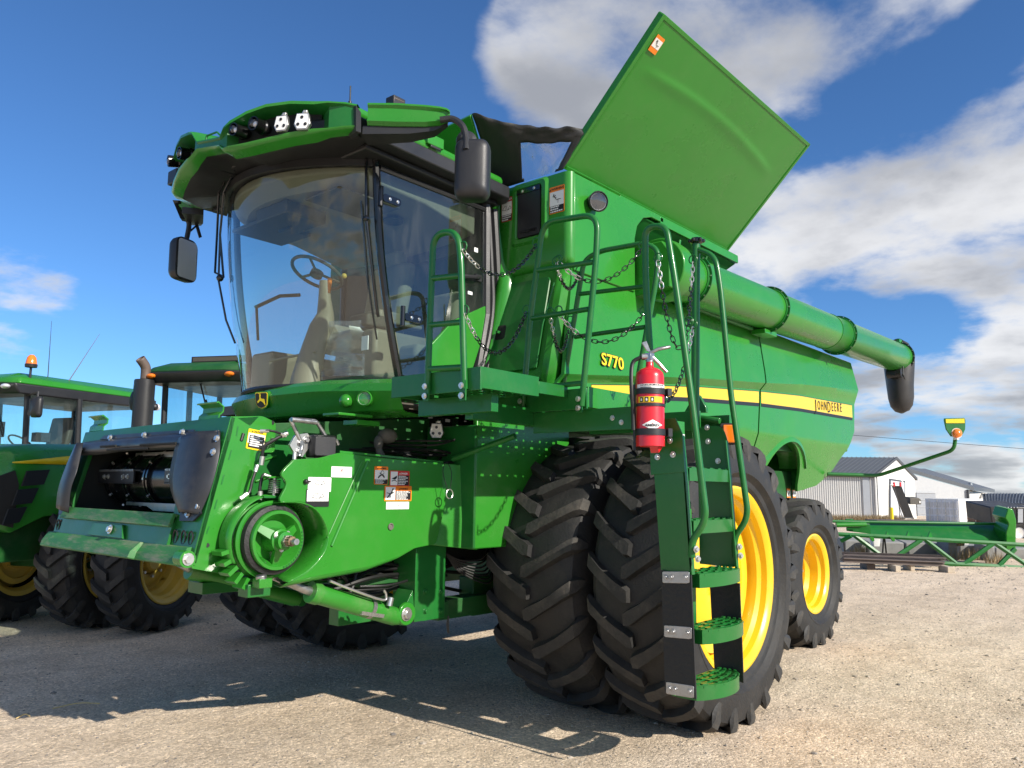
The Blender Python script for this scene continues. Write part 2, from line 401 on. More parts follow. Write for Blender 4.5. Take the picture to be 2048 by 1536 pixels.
# ================================================================== GROUND
def gz(x, y):
    d = math.hypot(x, y)
    return 0.0 if d < 24 else -.0190 * (min(d, 95) - 24)
def ground():
    rings = [0, 1, 2, 3, 4, 6, 8, 10, 13, 16, 20, 24, 30, 40, 55, 75, 95, 200, 600, 3000]; seg = 72; vs = [(0, 0, 0)]; fs = []
    for r in rings[1:]:
        for k in range(seg):
            a = 2 * math.pi * k / seg; x, y = r * math.cos(a), r * math.sin(a); vs.append((x, y, gz(x, y)))
    for k in range(seg): fs.append((0, 1 + k, 1 + (k + 1) % seg))
    for i in range(len(rings) - 2):
        for k in range(seg):
            a = 1 + i * seg; b = a + seg; fs.append((a + k, b + k, b + (k + 1) % seg, a + (k + 1) % seg))
    m = bpy.data.materials.new('gravel_ground'); m.use_nodes = True; t = m.node_tree; lk = t.links.new; b = t.nodes['Principled BSDF']; b.inputs['Roughness'].default_value = .92; b.inputs['Specular IOR Level'].default_value = .2
    tc = N('ShaderNodeTexCoord', t)
    def noise(sc, de, ro=.6):
        n = N('ShaderNodeTexNoise', t); n.inputs['Scale'].default_value = sc; n.inputs['Detail'].default_value = de; n.inputs['Roughness'].default_value = ro; lk(tc.outputs['Object'], n.inputs['Vector']); return n.outputs[0]
    big = noise(.35, 5); mid = noise(2.2, 7, .68); fine = noise(110, 6, .8)
    vo = N('ShaderNodeTexVoronoi', t); vo.inputs['Scale'].default_value = 62; lk(tc.outputs['Object'], vo.inputs['Vector'])
    vo2 = N('ShaderNodeTexVoronoi', t); vo2.inputs['Scale'].default_value = 95; lk(tc.outputs['Object'], vo2.inputs['Vector'])
    def ramp(inp, stops):
        r = N('ShaderNodeValToRGB', t); e = r.color_ramp.elements
        e[0].position, e[0].color = stops[0][0], (*stops[0][1], 1); e[1].position, e[1].color = stops[-1][0], (*stops[-1][1], 1)
        for p_, c_ in stops[1:-1]: q = e.new(p_); q.color = (*c_, 1)
        lk(inp, r.inputs[0]); return r.outputs[0]
    c1 = ramp(mid, [(.3, (.58, .465, .345)), (.5, (.71, .578, .435)), (.72, (.79, .655, .505))])
    c2 = ramp(fine, [(.32, (.66, .65, .64)), (.5, (1.0, 1, 1)), (.68, (1.3, 1.29, 1.27))])
    c4 = ramp(big, [(.3, (.90, .895, .89)), (.5, (1, 1, 1)), (.7, (1.05, 1.045, 1.04))])
    sp = N('ShaderNodeSeparateColor', t); lk(vo.outputs['Color'], sp.inputs[0])
    c3 = ramp(sp.outputs[0], [(0, (.74, .73, .71)), (.6, (1, 1, 1)), (.92, (1.2, 1.19, 1.17)), (1, (1.5, 1.48, 1.44))])
    def mul(a, c):
        x = N('ShaderNodeMix', t, data_type='RGBA', blend_type='MULTIPLY'); x.inputs[0].default_value = 1; lk(a, x.inputs[6]); lk(c, x.inputs[7]); return x.outputs[2]
    mp = N('ShaderNodeMapping', t); mp.inputs['Rotation'].default_value = (0, 0, .25); mp.inputs['Scale'].default_value = (.10, 1.5, 1); lk(tc.outputs['Object'], mp.inputs[0])
    tr_ = N('ShaderNodeTexNoise', t); tr_.inputs['Scale'].default_value = 1.1; tr_.inputs['Detail'].default_value = 4; tr_.inputs['Distortion'].default_value = .4; lk(mp.outputs[0], tr_.inputs['Vector'])
    c5 = ramp(tr_.outputs[0], [(.36, (.93, .925, .92)), (.5, (1.0, 1.0, 1.0)), (.64, (1.05, 1.045, 1.04))])
    lk(mul(mul(mul(mul(c1, c2), c3), c4), c5), b.inputs['Base Color'])
    bp = N('ShaderNodeBump', t); bp.inputs['Strength'].default_value = .45; bp.inputs['Distance'].default_value = .010; lk(vo.outputs['Distance'], bp.inputs['Height']); bp.invert = True
    bp2 = N('ShaderNodeBump', t); bp2.inputs['Strength'].default_value = .7; bp2.inputs['Distance'].default_value = .012; lk(fine, bp2.inputs['Height']); lk(bp.outputs[0], bp2.inputs['Normal'])
    bp3 = N('ShaderNodeBump', t); bp3.inputs['Strength'].default_value = .8; bp3.inputs['Distance'].default_value = .05; lk(mid, bp3.inputs['Height']); lk(bp2.outputs[0], bp3.inputs['Normal'])
    lk(bp3.outputs[0], b.inputs['Normal'])
    mb = MB(); mb.add(vs, fs, m); tag(mb.build('ground', smooth=True), kind='structure')
    # loose stones lying on the yard
    rnd = random.Random(3)
    ico = [(0, 0, 1), (.89, 0, .45), (.28, .85, .45), (-.72, .53, .45), (-.72, -.53, .45), (.28, -.85, .45), (.72, .53, -.3), (-.28, .85, -.3), (-.89, 0, -.3), (-.28, -.85, -.3), (.72, -.53, -.3)]
    fi = [(0, 1, 2), (0, 2, 3), (0, 3, 4), (0, 4, 5), (0, 5, 1), (1, 6, 2), (2, 7, 3), (3, 8, 4), (4, 9, 5), (5, 10, 1), (2, 6, 7), (3, 7, 8), (4, 8, 9), (5, 9, 10), (1, 10, 6)]
    mb = MB(); mb.mi('stone'); mb.mi('stone_dark')
    V, F_, MM = [], [], []
    cnt = 0
    while cnt < 16000:
        a = math.radians(rnd.uniform(2, 82)); r = 2.2 + 22 * rnd.random() ** 1.7
        x, y = r * math.cos(a), r * math.sin(a); s = rnd.uniform(.0025, .0075) * (1 + r * .05) * (2.0 if rnd.random() < .035 else 1)
        if r > 16: s *= 1.4
        rot = rnd.uniform(0, 6.28); ca, sa = math.cos(rot), math.sin(rot); sx, sy, sz = s * rnd.uniform(.8, 1.5), s * rnd.uniform(.7, 1.1), s * rnd.uniform(.45, .8)
        o = len(V)
        for p in ico:
            q = (p[0] * sx * rnd.uniform(.8, 1.2), p[1] * sy * rnd.uniform(.8, 1.2)); V.append((x + q[0] * ca - q[1] * sa, y + q[0] * sa + q[1] * ca, gz(x, y) + p[2] * sz + sz * .15))
        k = 0 if rnd.random() < .72 else 1
        for f in fi: F_.append([i + o for i in f]); MM.append(k)
        cnt += 1
    mb.v, mb.f, mb.m = V, F_, MM
    tag(mb.build('gravel', smooth=False, weld=False), 'loose pale gravel stones scattered over the yard', 'gravel', kind='stuff')
    for (px, py, px2, py2, r_) in ((105, 1417, 200, 1407, .004), (32, 1437, 60, 1432, .004)):
        a, b_ = P(px, py, z=.01), P(px2, py2, z=.012); mid_ = (a + b_) / 2 + Vector((.02, .03, .01))
        tag(MB().tube(bez([a, mid_, b_], 5), r_, 'straw', 5).build('straw_stalk'), 'dry golden straw stalk lying on the sunlit gravel' if px > 100 else 'short brown twig lying on the gravel near the left edge', 'straw' if px > 100 else 'twig')
ground()

# ================================================================== WHEELS
def tyre_mesh(R, Rr, w, nl, lug=.045, lag=.21, mt='rubber', seg=96, facing=1):
    """axle along Y, outer side at -Y, front of wheel at -X turning forward (front goes down)"""
    mb = MB(); h = w / 2
    Rc = R - lug
    prof = [(Rr - .01, -h * .72), (Rr + .02, -h * .80), (Rr + .045, -h * .88), (Rr + .055, -h * .915), (Rr + .07, -h * .93), (Rr + .09, -h * .935), (Rr + (Rc - Rr) * .35, -h * 1.04), (Rr + (Rc - Rr) * .36, -h * 1.055), (Rr + (Rc - Rr) * .38, -h * 1.055), (Rr + (Rc - Rr) * .39, -h * 1.042), (Rr + (Rc - Rr) * .62, -h * 1.03), (Rc - .085, -h * .985), (Rc - .03, -h * .93), (Rc - .004, -h * .80), (Rc + .004, -h * .4), (Rc + .008, 0)]
    prof = prof + [(r, -a) for r, a in prof[-2::-1]]
    mb.lathe(prof, (0, 0, 0), (0, 1, 0), mt, seg)
    def pt(ph, y, r):   # ph measured so that it grows in the turning direction
        return Vector((-math.cos(ph) * r, y, -math.sin(ph) * r))
    pitch = 2 * math.pi / nl
    for sgn in (-1, 1):
        for k in range(nl):
            p0 = k * pitch + (pitch / 2 if sgn > 0 else 0)
            # stations from the centre line outwards and over the shoulder
            st = [(-.06, .085, -.02, R), (.06, .115, .04, R), (.30, .098, .26, R), (.60, .094, .56, R - .003), (.86, .100, .86, R - .012), (.955, .108, .97, R - .028)]
            rings = []
            for (t, wd, lg, rr) in st:
                y = sgn * h * t * 1.02; ph = p0 - lag * lg; d = wd * .40 / R; d2 = wd * .56 / R; rb = Rc - .01
                rings.append([pt(ph + d2, y, rb), pt(ph + d, y, rr), pt(ph - d, y, rr), pt(ph - d2, y, rb)])
            # tail down the sidewall
            y = sgn * h * 1.0; ph = p0 - lag * 1.02
            rings.append([pt(ph + .065 / R, y * .97, Rc - .05), pt(ph + .04 / R, y * 1.035, R - .075), pt(ph - .04 / R, y * 1.035, R - .075), pt(ph - .065 / R, y * .97, Rc - .05)])
            y = sgn * h * 1.0; ph = p0 - lag * 1.08
            rings.append([pt(ph + .04 / R, y * 1.0, Rc - .11), pt(ph + .02 / R, y * 1.03, Rc - .13), pt(ph - .02 / R, y * 1.03, Rc - .13), pt(ph - .04 / R, y * 1.0, Rc - .11)])
            mb.loft([r_[:2] for r_ in rings], mt, close=False); mb.loft([r_[2:] for r_ in rings], mt, close=False); mb.loft([r_[1:3] for r_ in rings], 'rubber_lug', close=False)
            mb.add(rings[0], [(0, 1, 2, 3)], mt)
    return mb
def rim_mesh(Rr, w, dish, mt, hubr=.16, steps=True):
    """dish = how far in from the outer lip the centre disc sits"""
    mb = MB(); h = w / 2 * .80
    prof = [(Rr - .02, -h + .02), (Rr + .015, -h + .004), (Rr + .03, -h - .006), (Rr + .032, -h - .018), (Rr + .015, -h - .022), (Rr - .01, -h - .012), (Rr - .028, -h + .008), (Rr - .032, -h + .05), (Rr - .055, -h + .075), (Rr - .06, -h + .16), (Rr - .095, -h + .20), (Rr - .10, -h + dish)]
    mb.lathe(prof, (0, 0, 0), (0, 1, 0), mt, 72)
    y0 = -h + dish
    mb.lathe([(Rr - .10, y0), (Rr - .16, y0 + .015), (Rr * .62, y0 - .02), (Rr * .45, y0 - .045), (hubr + .03, y0 - .045), (hubr, y0 - .03), (hubr, y0 + .02), (.01, y0 + .02)], (0, 0, 0), (0, 1, 0), mt, 56)
    mb.lathe([(Rr - .05, y0 + .05), (Rr - .06, h * .7), (Rr - .02, h), (Rr + .03, h + .01)], (0, 0, 0), (0, 1, 0), mt, 56)
    return mb, y0
def wheel(parent, c, R, Rr, w, nl, dish, flip=False, ymat='yellow', lugh=.055, tyre_me=None, label=None, lag=.21, nb=10, rotz=0):
    """part wheel (hub and bolts) > tire, rim"""
    c = Vector(c)
    hub = MB(); rm, y0 = rim_mesh(Rr, w, dish, ymat)
    hub.lathe([(.01, y0 - .10), (.10, y0 - .10), (.12, y0 - .08), (.13, y0 - .02), (.13, y0 + .05)], (0, 0, 0), (0, 1, 0), ymat, 24)
    for k in range(nb):
        a = 2 * math.pi * k / nb; q = Vector((math.cos(a) * .175, y0 - .05, math.sin(a) * .175)); hub.cyl(q, q + Vector((0, -.03, 0)), .016, 'zinc', 6)
    if tyre_me is None:
        to = tyre_mesh(R, Rr, w, nl, lugh, lag).build('tire', None, angle=28); tm = to.data; bpy.data.objects.remove(to)
    else: tm = tyre_me
    ho = hub.build('wheel', parent); ho.location = c; ho.rotation_euler = (0, 0, rotz)
    if flip: ho.scale = (1, -1, 1)
    ro = rm.build('rim', ho); ro.matrix_parent_inverse = Matrix()
    to = link(bpy.data.objects.new('tire', tm), ho); to.matrix_parent_inverse = Matrix()
    to.rotation_euler = (0, random.uniform(0, .3), 0)
    if label: ho['label'] = label
    return ho, tm

# ================================================================== COMBINE HARVESTER
CY = 5.08            # centre line of the machine
YS = 3.5             # its near side panels
H = thing('combine_harvester', 'big green combine harvester with raised tank lid, glass cab and bare feeder house', 'combine harvester', (5.2, CY, 0))
FZ, RZ = .965, .70
o_, TM = wheel(H, (5.22, 2.73, .96), 1.0, .60, .60, 22, .13, label='outer left drive wheel behind the ladder', nb=12)
wheel(H, (5.20, 3.50, .96), 1.01, .60, .74, 22, .40, label='inner left drive wheel', nb=12)
wheel(H, (5.22, 2 * CY - 3.59, .96), 1.0, .60, .60, 22, .30, flip=True, tyre_me=TM, label='inner right drive wheel under the cab', nb=12)
wheel(H, (5.22, 2 * CY - 2.73, .96), 1.0, .60, .60, 22, .30, flip=True, tyre_me=TM, label='outer right drive wheel in deep shade', nb=12)
o_, TM2 = wheel(H, (8.50, 3.39, .72), .775, .375, .58, 18, .26, label='small rear steering wheel', lugh=.05, lag=.28, nb=8)
wheel(H, (8.50, 2 * CY - 3.39, .72), .775, .375, .58, 18, .26, flip=True, tyre_me=TM2, nb=8)

# ---- chassis and hull behind the panels
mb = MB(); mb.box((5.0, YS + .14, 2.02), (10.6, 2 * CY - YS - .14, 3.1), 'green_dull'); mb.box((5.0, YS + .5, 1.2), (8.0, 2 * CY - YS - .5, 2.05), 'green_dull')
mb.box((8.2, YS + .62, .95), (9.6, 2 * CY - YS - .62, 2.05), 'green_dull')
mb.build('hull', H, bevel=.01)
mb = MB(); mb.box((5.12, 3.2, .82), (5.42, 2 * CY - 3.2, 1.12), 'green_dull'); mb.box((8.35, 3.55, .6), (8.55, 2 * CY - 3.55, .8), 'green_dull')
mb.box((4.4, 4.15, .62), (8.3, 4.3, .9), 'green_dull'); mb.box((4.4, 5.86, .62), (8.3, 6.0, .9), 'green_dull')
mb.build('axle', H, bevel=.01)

# ---- side panels
def cur(x, pts):
    if x <= pts[0][0]: a, b = pts[0], pts[1]
    elif x >= pts[-1][0]: a, b = pts[-2], pts[-1]
    else:
        for a, b in zip(pts, pts[1:]):
            if a[0] <= x <= b[0]: break
    return a[1] + (b[1] - a[1]) * (x - a[0]) / (b[0] - a[0])
BANDT = [(4.4, 2.36), (5.0, 2.415), (5.8, 2.50), (6.7, 2.585), (8.0, 2.69), (9.2, 2.80), (11.2, 2.93)]
STRT = [(4.4, 2.29), (5.03, 2.35), (5.84, 2.43), (6.73, 2.51), (8.02, 2.60), (9.18, 2.665), (11.1, 2.715)]
STRB = [(4.4, 2.23), (5.03, 2.285), (5.84, 2.345), (6.73, 2.41), (8.02, 2.48), (9.18, 2.52), (11.1, 2.55)]
ACX, ACZ, ACR = 8.92, 1.42, .70
def botz(x):
    if x < 6.2: return 2.02
    if x < 7.4: return 2.02 - (x - 6.2) * .16
    if x >= 9.62: return cur(x, [(9.62, 1.56), (10.2, 1.64), (10.65, 1.84), (10.93, 2.2), (11.2, 2.5)])
    if abs(x - ACX) < ACR: return max(ACZ + math.sqrt(ACR ** 2 - (x - ACX) ** 2), 1.56 if x > ACX else 1.83)
    return 1.83 if x < ACX else 1.56
def yof(x, z, top):
    bt, st = cur(x, BANDT), cur(x, STRT) + .02
    if z >= bt: return YS - .055 + (z - bt) / max(.01, top - bt) * .085
    if z >= st: return YS - .055 + .055 * (bt - z) / max(1e-3, bt - st)
    fold = 2.16
    y = YS if z > fold else YS + (fold - z) * .28
    if x > 10.2 and z < fold: y += (x - 10.2) * .25 * (fold - z)
    return y
def side_panel(name, x0f, x1f, xs, top=3.315, label=None):
    mb = MB(); rings = []
    for i, t in enumerate(xs):
        col = []
        xm = x0f(2.6) + (x1f(2.6) - x0f(2.6)) * t
        zb = botz(xm); bt, st = cur(xm, BANDT), cur(xm, STRT) + .02; tp = top
        zs = [top, top - .012] + [top + (bt - top) * k / 5 for k in range(1, 5)] + [bt + .012, bt, (bt + st) / 2, st, st - .012, cur(xm, STRB), max(zb + .04, 2.2), max(zb + .03, 2.16), max(zb + .02, 2.12), zb + (max(zb + .02, 2.12) - zb) * .5, zb]
        for z in zs:
            x = x0f(z) + (x1f(z) - x0f(z)) * t
            col.append(Vector((x, yof(x, z, tp) + (.012 if z == top else 0), z)))
        inner = [p + Vector((0, .03, 0)) for p in reversed(col)]
        rings.append(col + inner)
    mb.loft(rings, 'green', close=True, caps=True)
    return mb.build(name, H, angle=24, label=label) if False else tag(mb.build(name, H, angle=24), label)
front_x = lambda z: 4.76 - max(0, 3.2 - z) * .235
gapx = lambda z: 8.055 + (.05 if z > 2.75 else (0 if z < 2.6 else .05 * (z - 2.6) / .15)) - max(0, 2.6 - z) * .16
sp1 = side_panel('side_panel', front_x, lambda z: gapx(z), [k / 22 for k in range(23)], label='long front side panel lettered S770')
sp2 = side_panel('side_panel', lambda z: gapx(z) + .03, lambda z: 11.12 - (0 if z > 2.9 else (2.9 - z) * .12) - (max(0, 2.18 - z)) * .2, [k / 44 for k in range(45)], label='rear side panel cut out over the steering wheel')
# flange of the wheel arch and the liner behind it
arc = [Vector((ACX + math.cos(math.radians(a)) * ACR, yof(ACX + math.cos(math.radians(a)) * ACR, ACZ + math.sin(math.radians(a)) * ACR, 3.24) - .012, ACZ + math.sin(math.radians(a)) * ACR)) for a in range(36, 168, 6)]
arc = [P(1632, 985, y=YS + .1), P(1634, 965, y=YS + .08)] + arc[1:] if False else arc
mb = MB(); mb.loft([[p + Vector((0, .006, 0)) + (p - Vector((ACX, p.y, ACZ))).normalized() * .07, p + Vector((0, -.012, 0)) + (p - Vector((ACX, p.y, ACZ))).normalized() * .03, p + Vector((0, -.012, 0)), p + Vector((0, .32, 0)), p + Vector((0, .32, 0)) + (p - Vector((ACX, p.y, ACZ))).normalized() * .03, p + Vector((0, .02, 0)) + (p - Vector((ACX, p.y, ACZ))).normalized() * .06] for p in arc], 'green', close=True, caps=True)
mb.build('arch_flange', sp2)
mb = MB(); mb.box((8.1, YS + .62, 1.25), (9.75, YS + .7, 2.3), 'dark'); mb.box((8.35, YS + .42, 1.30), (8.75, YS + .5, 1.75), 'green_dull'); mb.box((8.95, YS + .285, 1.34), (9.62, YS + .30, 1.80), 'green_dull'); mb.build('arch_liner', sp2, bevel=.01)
mb = MB(); mb.prism([(9.55, YS + .20, 1.58), (9.75, YS + .20, 1.58), (10.6, YS + .30, 1.9), (9.6, YS + .20, 2.15)], (0, .5, 0), 'green'); mb.build('lower_fairing', sp2, bevel=.01)
mb = MB(); mb.box((11.0, YS + .1, 2.1), (11.08, 2 * CY - YS - .1, 3.2), 'green'); mb.box((4.9, YS + .12, 3.10), (11.05, 2 * CY - YS - .12, 3.18), 'green_frame'); mb.build('rear_hood', H, bevel=.02)
# stripe
def stripe():
    mb = MB(); xs = [4.98 + (11.0 - 4.98) * k / 60 for k in range(61)]
    me = bpy.data.meshes.new('stripe'); V, F_, UV, MI = [], [], [], []
    for seg in ((4.98, 8.03), (8.09, 10.99)):
        n = 30; o = len(V)
        for k in range(n + 1):
            x = seg[0] + (seg[1] - seg[0]) * k / n; t, b = cur(x, STRT), cur(x, STRB)
            if seg[0] < 5 and k < 3: b = b + (t - b) * (.62, .3, .05)[k]
            V += [(x, YS - .0035, t), (x, YS - .0035, b)]; UV += [(x, 1), (x, 0 if not (seg[0] < 5 and k < 3) else (.62, .3, .05)[k])]
        for k in range(n): F_.append((o + 2 * k, o + 2 * k + 1, o + 2 * k + 3, o + 2 * k + 2)); MI.append(0)
        o = len(V)
        for k in range(n + 1):
            x = seg[0] + (seg[1] - seg[0]) * k / n; b = cur(x, STRB)
            if seg[0] < 5 and k < 2: b2 = b - .0; 
            V += [(x, YS - .0033, b), (x, YS - .0033, b - (.036 if not (seg[0] < 5 and k < 2) else (.004, .02)[k]))]; UV += [(x, 0), (x, 0)]
        for k in range(n): F_.append((o + 2 * k, o + 2 * k + 1, o + 2 * k + 3, o + 2 * k + 2)); MI.append(1)
        o = len(V)
        for k in range(n + 1):
            x = seg[0] + (seg[1] - seg[0]) * k / n; b = cur(x, STRT)
            V += [(x, YS - .0032, b + .006), (x, YS - .0032, b)]; UV += [(x, 0), (x, 0)]
        for k in range(n): F_.append((o + 2 * k, o + 2 * k + 1, o + 2 * k + 3, o + 2 * k + 2)); MI.append(1)
    me.from_pydata(V, [], F_); me.materials.append(M['stripe']); me.materials.append(M['ink']); me.polygons.foreach_set('material_index', MI)
    u = me.uv_layers.new()
    for l in me.loops: u.data[l.index].uv = UV[l.vertex_index]
    link(bpy.data.objects.new('stripe', me), sp1)
stripe()
for ch, sz, px_, zz, sx_ in (('J', .195, 9.66, 2.592, 1.35), ('O', .158, 9.765, 2.600, .72), ('H', .158, 9.88, 2.606, .72), ('N', .158, 9.99, 2.611, .72), ('D', .195, 10.11, 2.606, .80), ('E', .158, 10.235, 2.622, .82), ('E', .158, 10.335, 2.627, .82), ('R', .158, 10.44, 2.632, .82), ('E', .158, 10.545, 2.637, .82)):
    text(ch, sz, 'ink', frame((px_, YS - .0075, zz), (1, 0, .035), (0, 0, 1)), sp2, 'lettering', .001, offset=.0, sx=sx_)
s7 = frame((5.19, yof(5.19, 2.54, 3.315) - .008, 2.545), (1, 0, -.02), (0, .15, 1))
text('S770', .140, 'ink', s7, sp1, 'lettering', .001, shear=.1, offset=.007, sx=1.15)
s7 = frame((5.19, yof(5.19, 2.54, 3.315) - .0105, 2.545), (1, 0, -.02), (0, .15, 1))
text('S770', .140, 'yellow_decal', s7, sp1, 'lettering', .001, shear=.1, offset=.0025, sx=1.15)
mb = MB(); mb.lathe([(.0, 0), (.035, 0), (.035, -.004), (.0, -.004)], P(1523, 915, y=YS + .07), (0, 1, 0), 'ink', 20); mb.build('latch_hole', sp2)

# ---- grain tank: side wall, sloped underside, ledge, front box
TX0, TX1, TZ = 4.76, 7.60, 3.97
mb = MB()
pts = [(TX0, 3.2), (5.62, 3.2), (5.62, 3.66), (5.66, 3.78), (5.76, 3.88), (5.90, 3.925), (6.1, 3.925), (6.1, TZ), (TX0, TZ)]
mb.prism([(x, YS, z) for x, z in pts], (0, .03, 0), 'green'); mb.build('tank_side', H, bevel=.006)
mb = MB(); mb.prism([(6.05, YS, 3.90), (7.62, YS, 3.90), (7.62, YS, TZ), (6.05, YS, TZ)], (0, .03, 0), 'green')
mb.box((5.4, YS + .002, TZ - .012), (7.62, YS + .5, TZ + .012), 'green'); mb.build('tank_ledge', H, bevel=.004)
mb = MB()
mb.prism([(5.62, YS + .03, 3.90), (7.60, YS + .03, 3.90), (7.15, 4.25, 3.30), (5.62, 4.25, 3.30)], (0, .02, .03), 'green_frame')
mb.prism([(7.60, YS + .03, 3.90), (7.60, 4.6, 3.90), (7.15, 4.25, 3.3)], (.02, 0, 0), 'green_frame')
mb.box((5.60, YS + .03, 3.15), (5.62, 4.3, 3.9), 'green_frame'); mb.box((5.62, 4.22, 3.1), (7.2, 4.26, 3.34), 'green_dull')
mb.prism([(6.45, YS + .03, 3.87), (6.45, YS + .36, 3.58), (6.45, YS + .1, 3.5)], (.03, 0, 0), 'green'); mb.prism([(7.0, YS + .03, 3.87), (7.0, YS + .40, 3.56), (7.0, YS + .2, 3.45)], (.03, 0, 0), 'green_frame')
mb.build('tank_underside', H, bevel=.004)
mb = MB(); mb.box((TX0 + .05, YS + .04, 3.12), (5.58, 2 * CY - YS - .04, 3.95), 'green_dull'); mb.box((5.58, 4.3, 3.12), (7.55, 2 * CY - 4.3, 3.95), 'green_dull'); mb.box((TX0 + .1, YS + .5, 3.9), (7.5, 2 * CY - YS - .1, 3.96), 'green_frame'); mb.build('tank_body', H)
# front box with rounded corner: cross-section in plan swept down
def frontbox():
    z0, z1 = 3.235, 3.975; x = 4.70
    plan = [(x + .06, YS)] + [(x + .06 - .06 * math.sin(math.radians(a)), YS + .06 - .06 * math.cos(math.radians(a))) for a in range(0, 91, 15)] + [(x, 4.10), (x + .0, 4.22), (x + .05, 4.28), (x + .2, 4.31)]
    mb = MB(); rings = []
    for z, dx in ((z1, 0), (z1 - .01, 0), (3.50, 0), (3.30, .0), (3.26, .012), (z0, .05)):
        rings.append([Vector((a + dx, b + dx * .3, z)) for a, b in plan])
    mb.loft(rings, 'green', close=False); mb.add(rings[0] + [Vector((5.0, 4.31, z1)), Vector((5.0, YS, z1))], [list(range(len(plan) + 2))], 'green')
    mb.add(rings[-1] + [Vector((5.0, 4.31, z0)), Vector((5.0, YS, z0))], [list(range(len(plan) + 2))[::-1]], 'green_frame')
    o = mb.build('front_box', H, angle=40)
    # vent surround and black vent
    f = frame(P(1060, 425, x=x), (0, -1, 0), (0, 0, 1)); 
    w, h = .235, .40
    mb = MB(); a = [f(u, v, .0) for u, v in rrect(w + .14, h + .12, .04)]; b = [f(u, v, .022) for u, v in rrect(w + .10, h + .08, .04)]; c = [f(u, v, .022) for u, v in rrect(w + .03, h + .02, .03)]; d = [f(u, v, .003) for u, v in rrect(w, h, .02)]
    mb.loft([a, b, c, d], 'green'); mb.build('vent_surround', o)
    mb = MB(); mb.loft([[f(u, v, .003) for u, v in rrect(w, h, .015)], [f(u, v, .02) for u, v in rrect(w - .01, h - .01, .015)]], 'black', caps=True)
    mb.box((-.085, -.165, 0), (.085, -.145, .028), 'black_gloss', Matrix(((0, 0, -1), (-1, 0, 0), (0, 1, 0))), f(0, 0, 0)); mb.box((-w / 2, .16, 0), (w / 2, .2, .026), 'black_gloss', Matrix(((0, 0, -1), (-1, 0, 0), (0, 1, 0))), f(0, 0, 0))
    bolts(mb, [f(-.06, .18, .026), (f(.06, .18, .026))], (-1, 0, 0), .008, .006); mb.build('black_vent', o)
    return o
fb = frontbox()
# inclined front wall with the service door, and the bright rounded column beside the cab
mb = MB()
mb.prism([(4.74, YS + .09, 3.24), (4.53, YS + .14, 2.35), (4.53, 4.4, 2.35), (4.74, 4.4, 3.24)], (.04, 0, 0), 'green')
mb.build('front_wall', H)
mb = MB(); pl = []
for z, x in ((3.25, 4.74), (2.95, 4.67), (2.55, 4.575), (2.2, 4.50)):
    pl.append([Vector((x + .10, YS + .02, z)), Vector((x + .03, YS + .03, z)), Vector((x - .01, YS + .065, z)), Vector((x - .015, YS + .12, z)), Vector((x + .03, YS + .16, z))])
mb.loft(pl, 'green', close=False); mb.build('corner_post', H, solid=.008)
mb = MB(); ring = []
for (px, py, x, w) in ((986, 372, 4.72, .07), (984, 450, 4.72, .07), (992, 520, 4.72, .075), (1000, 560, 4.70, .10), (985, 640, 4.66, .12), (962, 700, 4.60, .14), (938, 760, 4.52, .16)):
    p = P(px, py, x=x - .06)
    ring.append([p + Vector((.12, w, 0)), p + Vector((.03, w * .7, 0)), p + Vector((.0, w * .2, 0)), p + Vector((.01, -w * .3, 0)), p + Vector((.06, -w * .7, 0)), p + Vector((.14, -w * .8, 0))])
rr = []
for a, b in zip(ring, ring[1:]):
    for k in range(3): rr.append([p.lerp(q, k / 3) for p, q in zip(a, b)])
rr.append(ring[-1]); mb.loft(rr, 'green', close=False); mb.build('curved_column', H, solid=.01, angle=60)
f = frame((4.63, 3.93, 2.80), (0, -1, 0), (.21, 0, .89))
mb = MB(); mb.loft([[f(u, v, .003) for u, v in rrect(.50, .76, .04)], [f(u, v, .016) for u, v in rrect(.49, .75, .04)]], 'green_frame', caps=True)
sd = mb.build('service_door', H)
mb = MB(); mb.loft([[f(-.17 + u * .10, -.04 + v * .10, .017) for u, v in rrect(1, 1.2, .2)], [f(-.17 + u * .095, -.04 + v * .095, .019) for u, v in rrect(1, 1.2, .2)]], 'dark', caps=True); mb.box((-.03, -.01, 0), (.03, .01, .02), 'green_frame', None, f(-.18, -.05, .02)); mb.build('latch', sd)
mb = MB(); mb.tube([P(1108, 565, x=4.62), P(1085, 650, x=4.57), P(1072, 735, x=4.52)], .006, 'green_frame'); mb.build('door_seam', sd)
# work lamp on the tank side
def worklamp(parent, c, n, r, name='work_lamp', hexa=False, housing='black'):
    c, n = Vector(c), Vector(n).normalized(); mb = MB()
    mb.lathe([(r * .55, -.10), (r * .9, -.05), (r, 0), (r * 1.05, .012), (r * .95, .02), (r * .90, .008), (r * .0, .004)], c, n, housing, 28)
    o = mb.build(name, parent)
    mb = MB(); mb.lathe([(r * .86, .010), (r * .6, -.012), (r * .3, -.03), (.001, -.034)], c, n, 'chrome', 28); mb.ball(tuple(c - n * .018), r * .2, 'paper', 6); mb.build('reflector', o)
    mb = MB(); mb.lathe([(r * .9, .012), (r * .6, .022), (r * .3, .027), (.001, .028)], c, n, 'lens', 28); mb.build('lens', o)
    return o
f = P(1196, 403, y=YS); mb = MB(); mb.cyl(f + Vector((-.05, .0, 0)), f + Vector((-.05, -.06, 0)), .02, 'black'); mb.build('lamp_bracket', H)
worklamp(H, P(1196, 403, y=YS - .08), (-.50, -.83, -.22), .078)

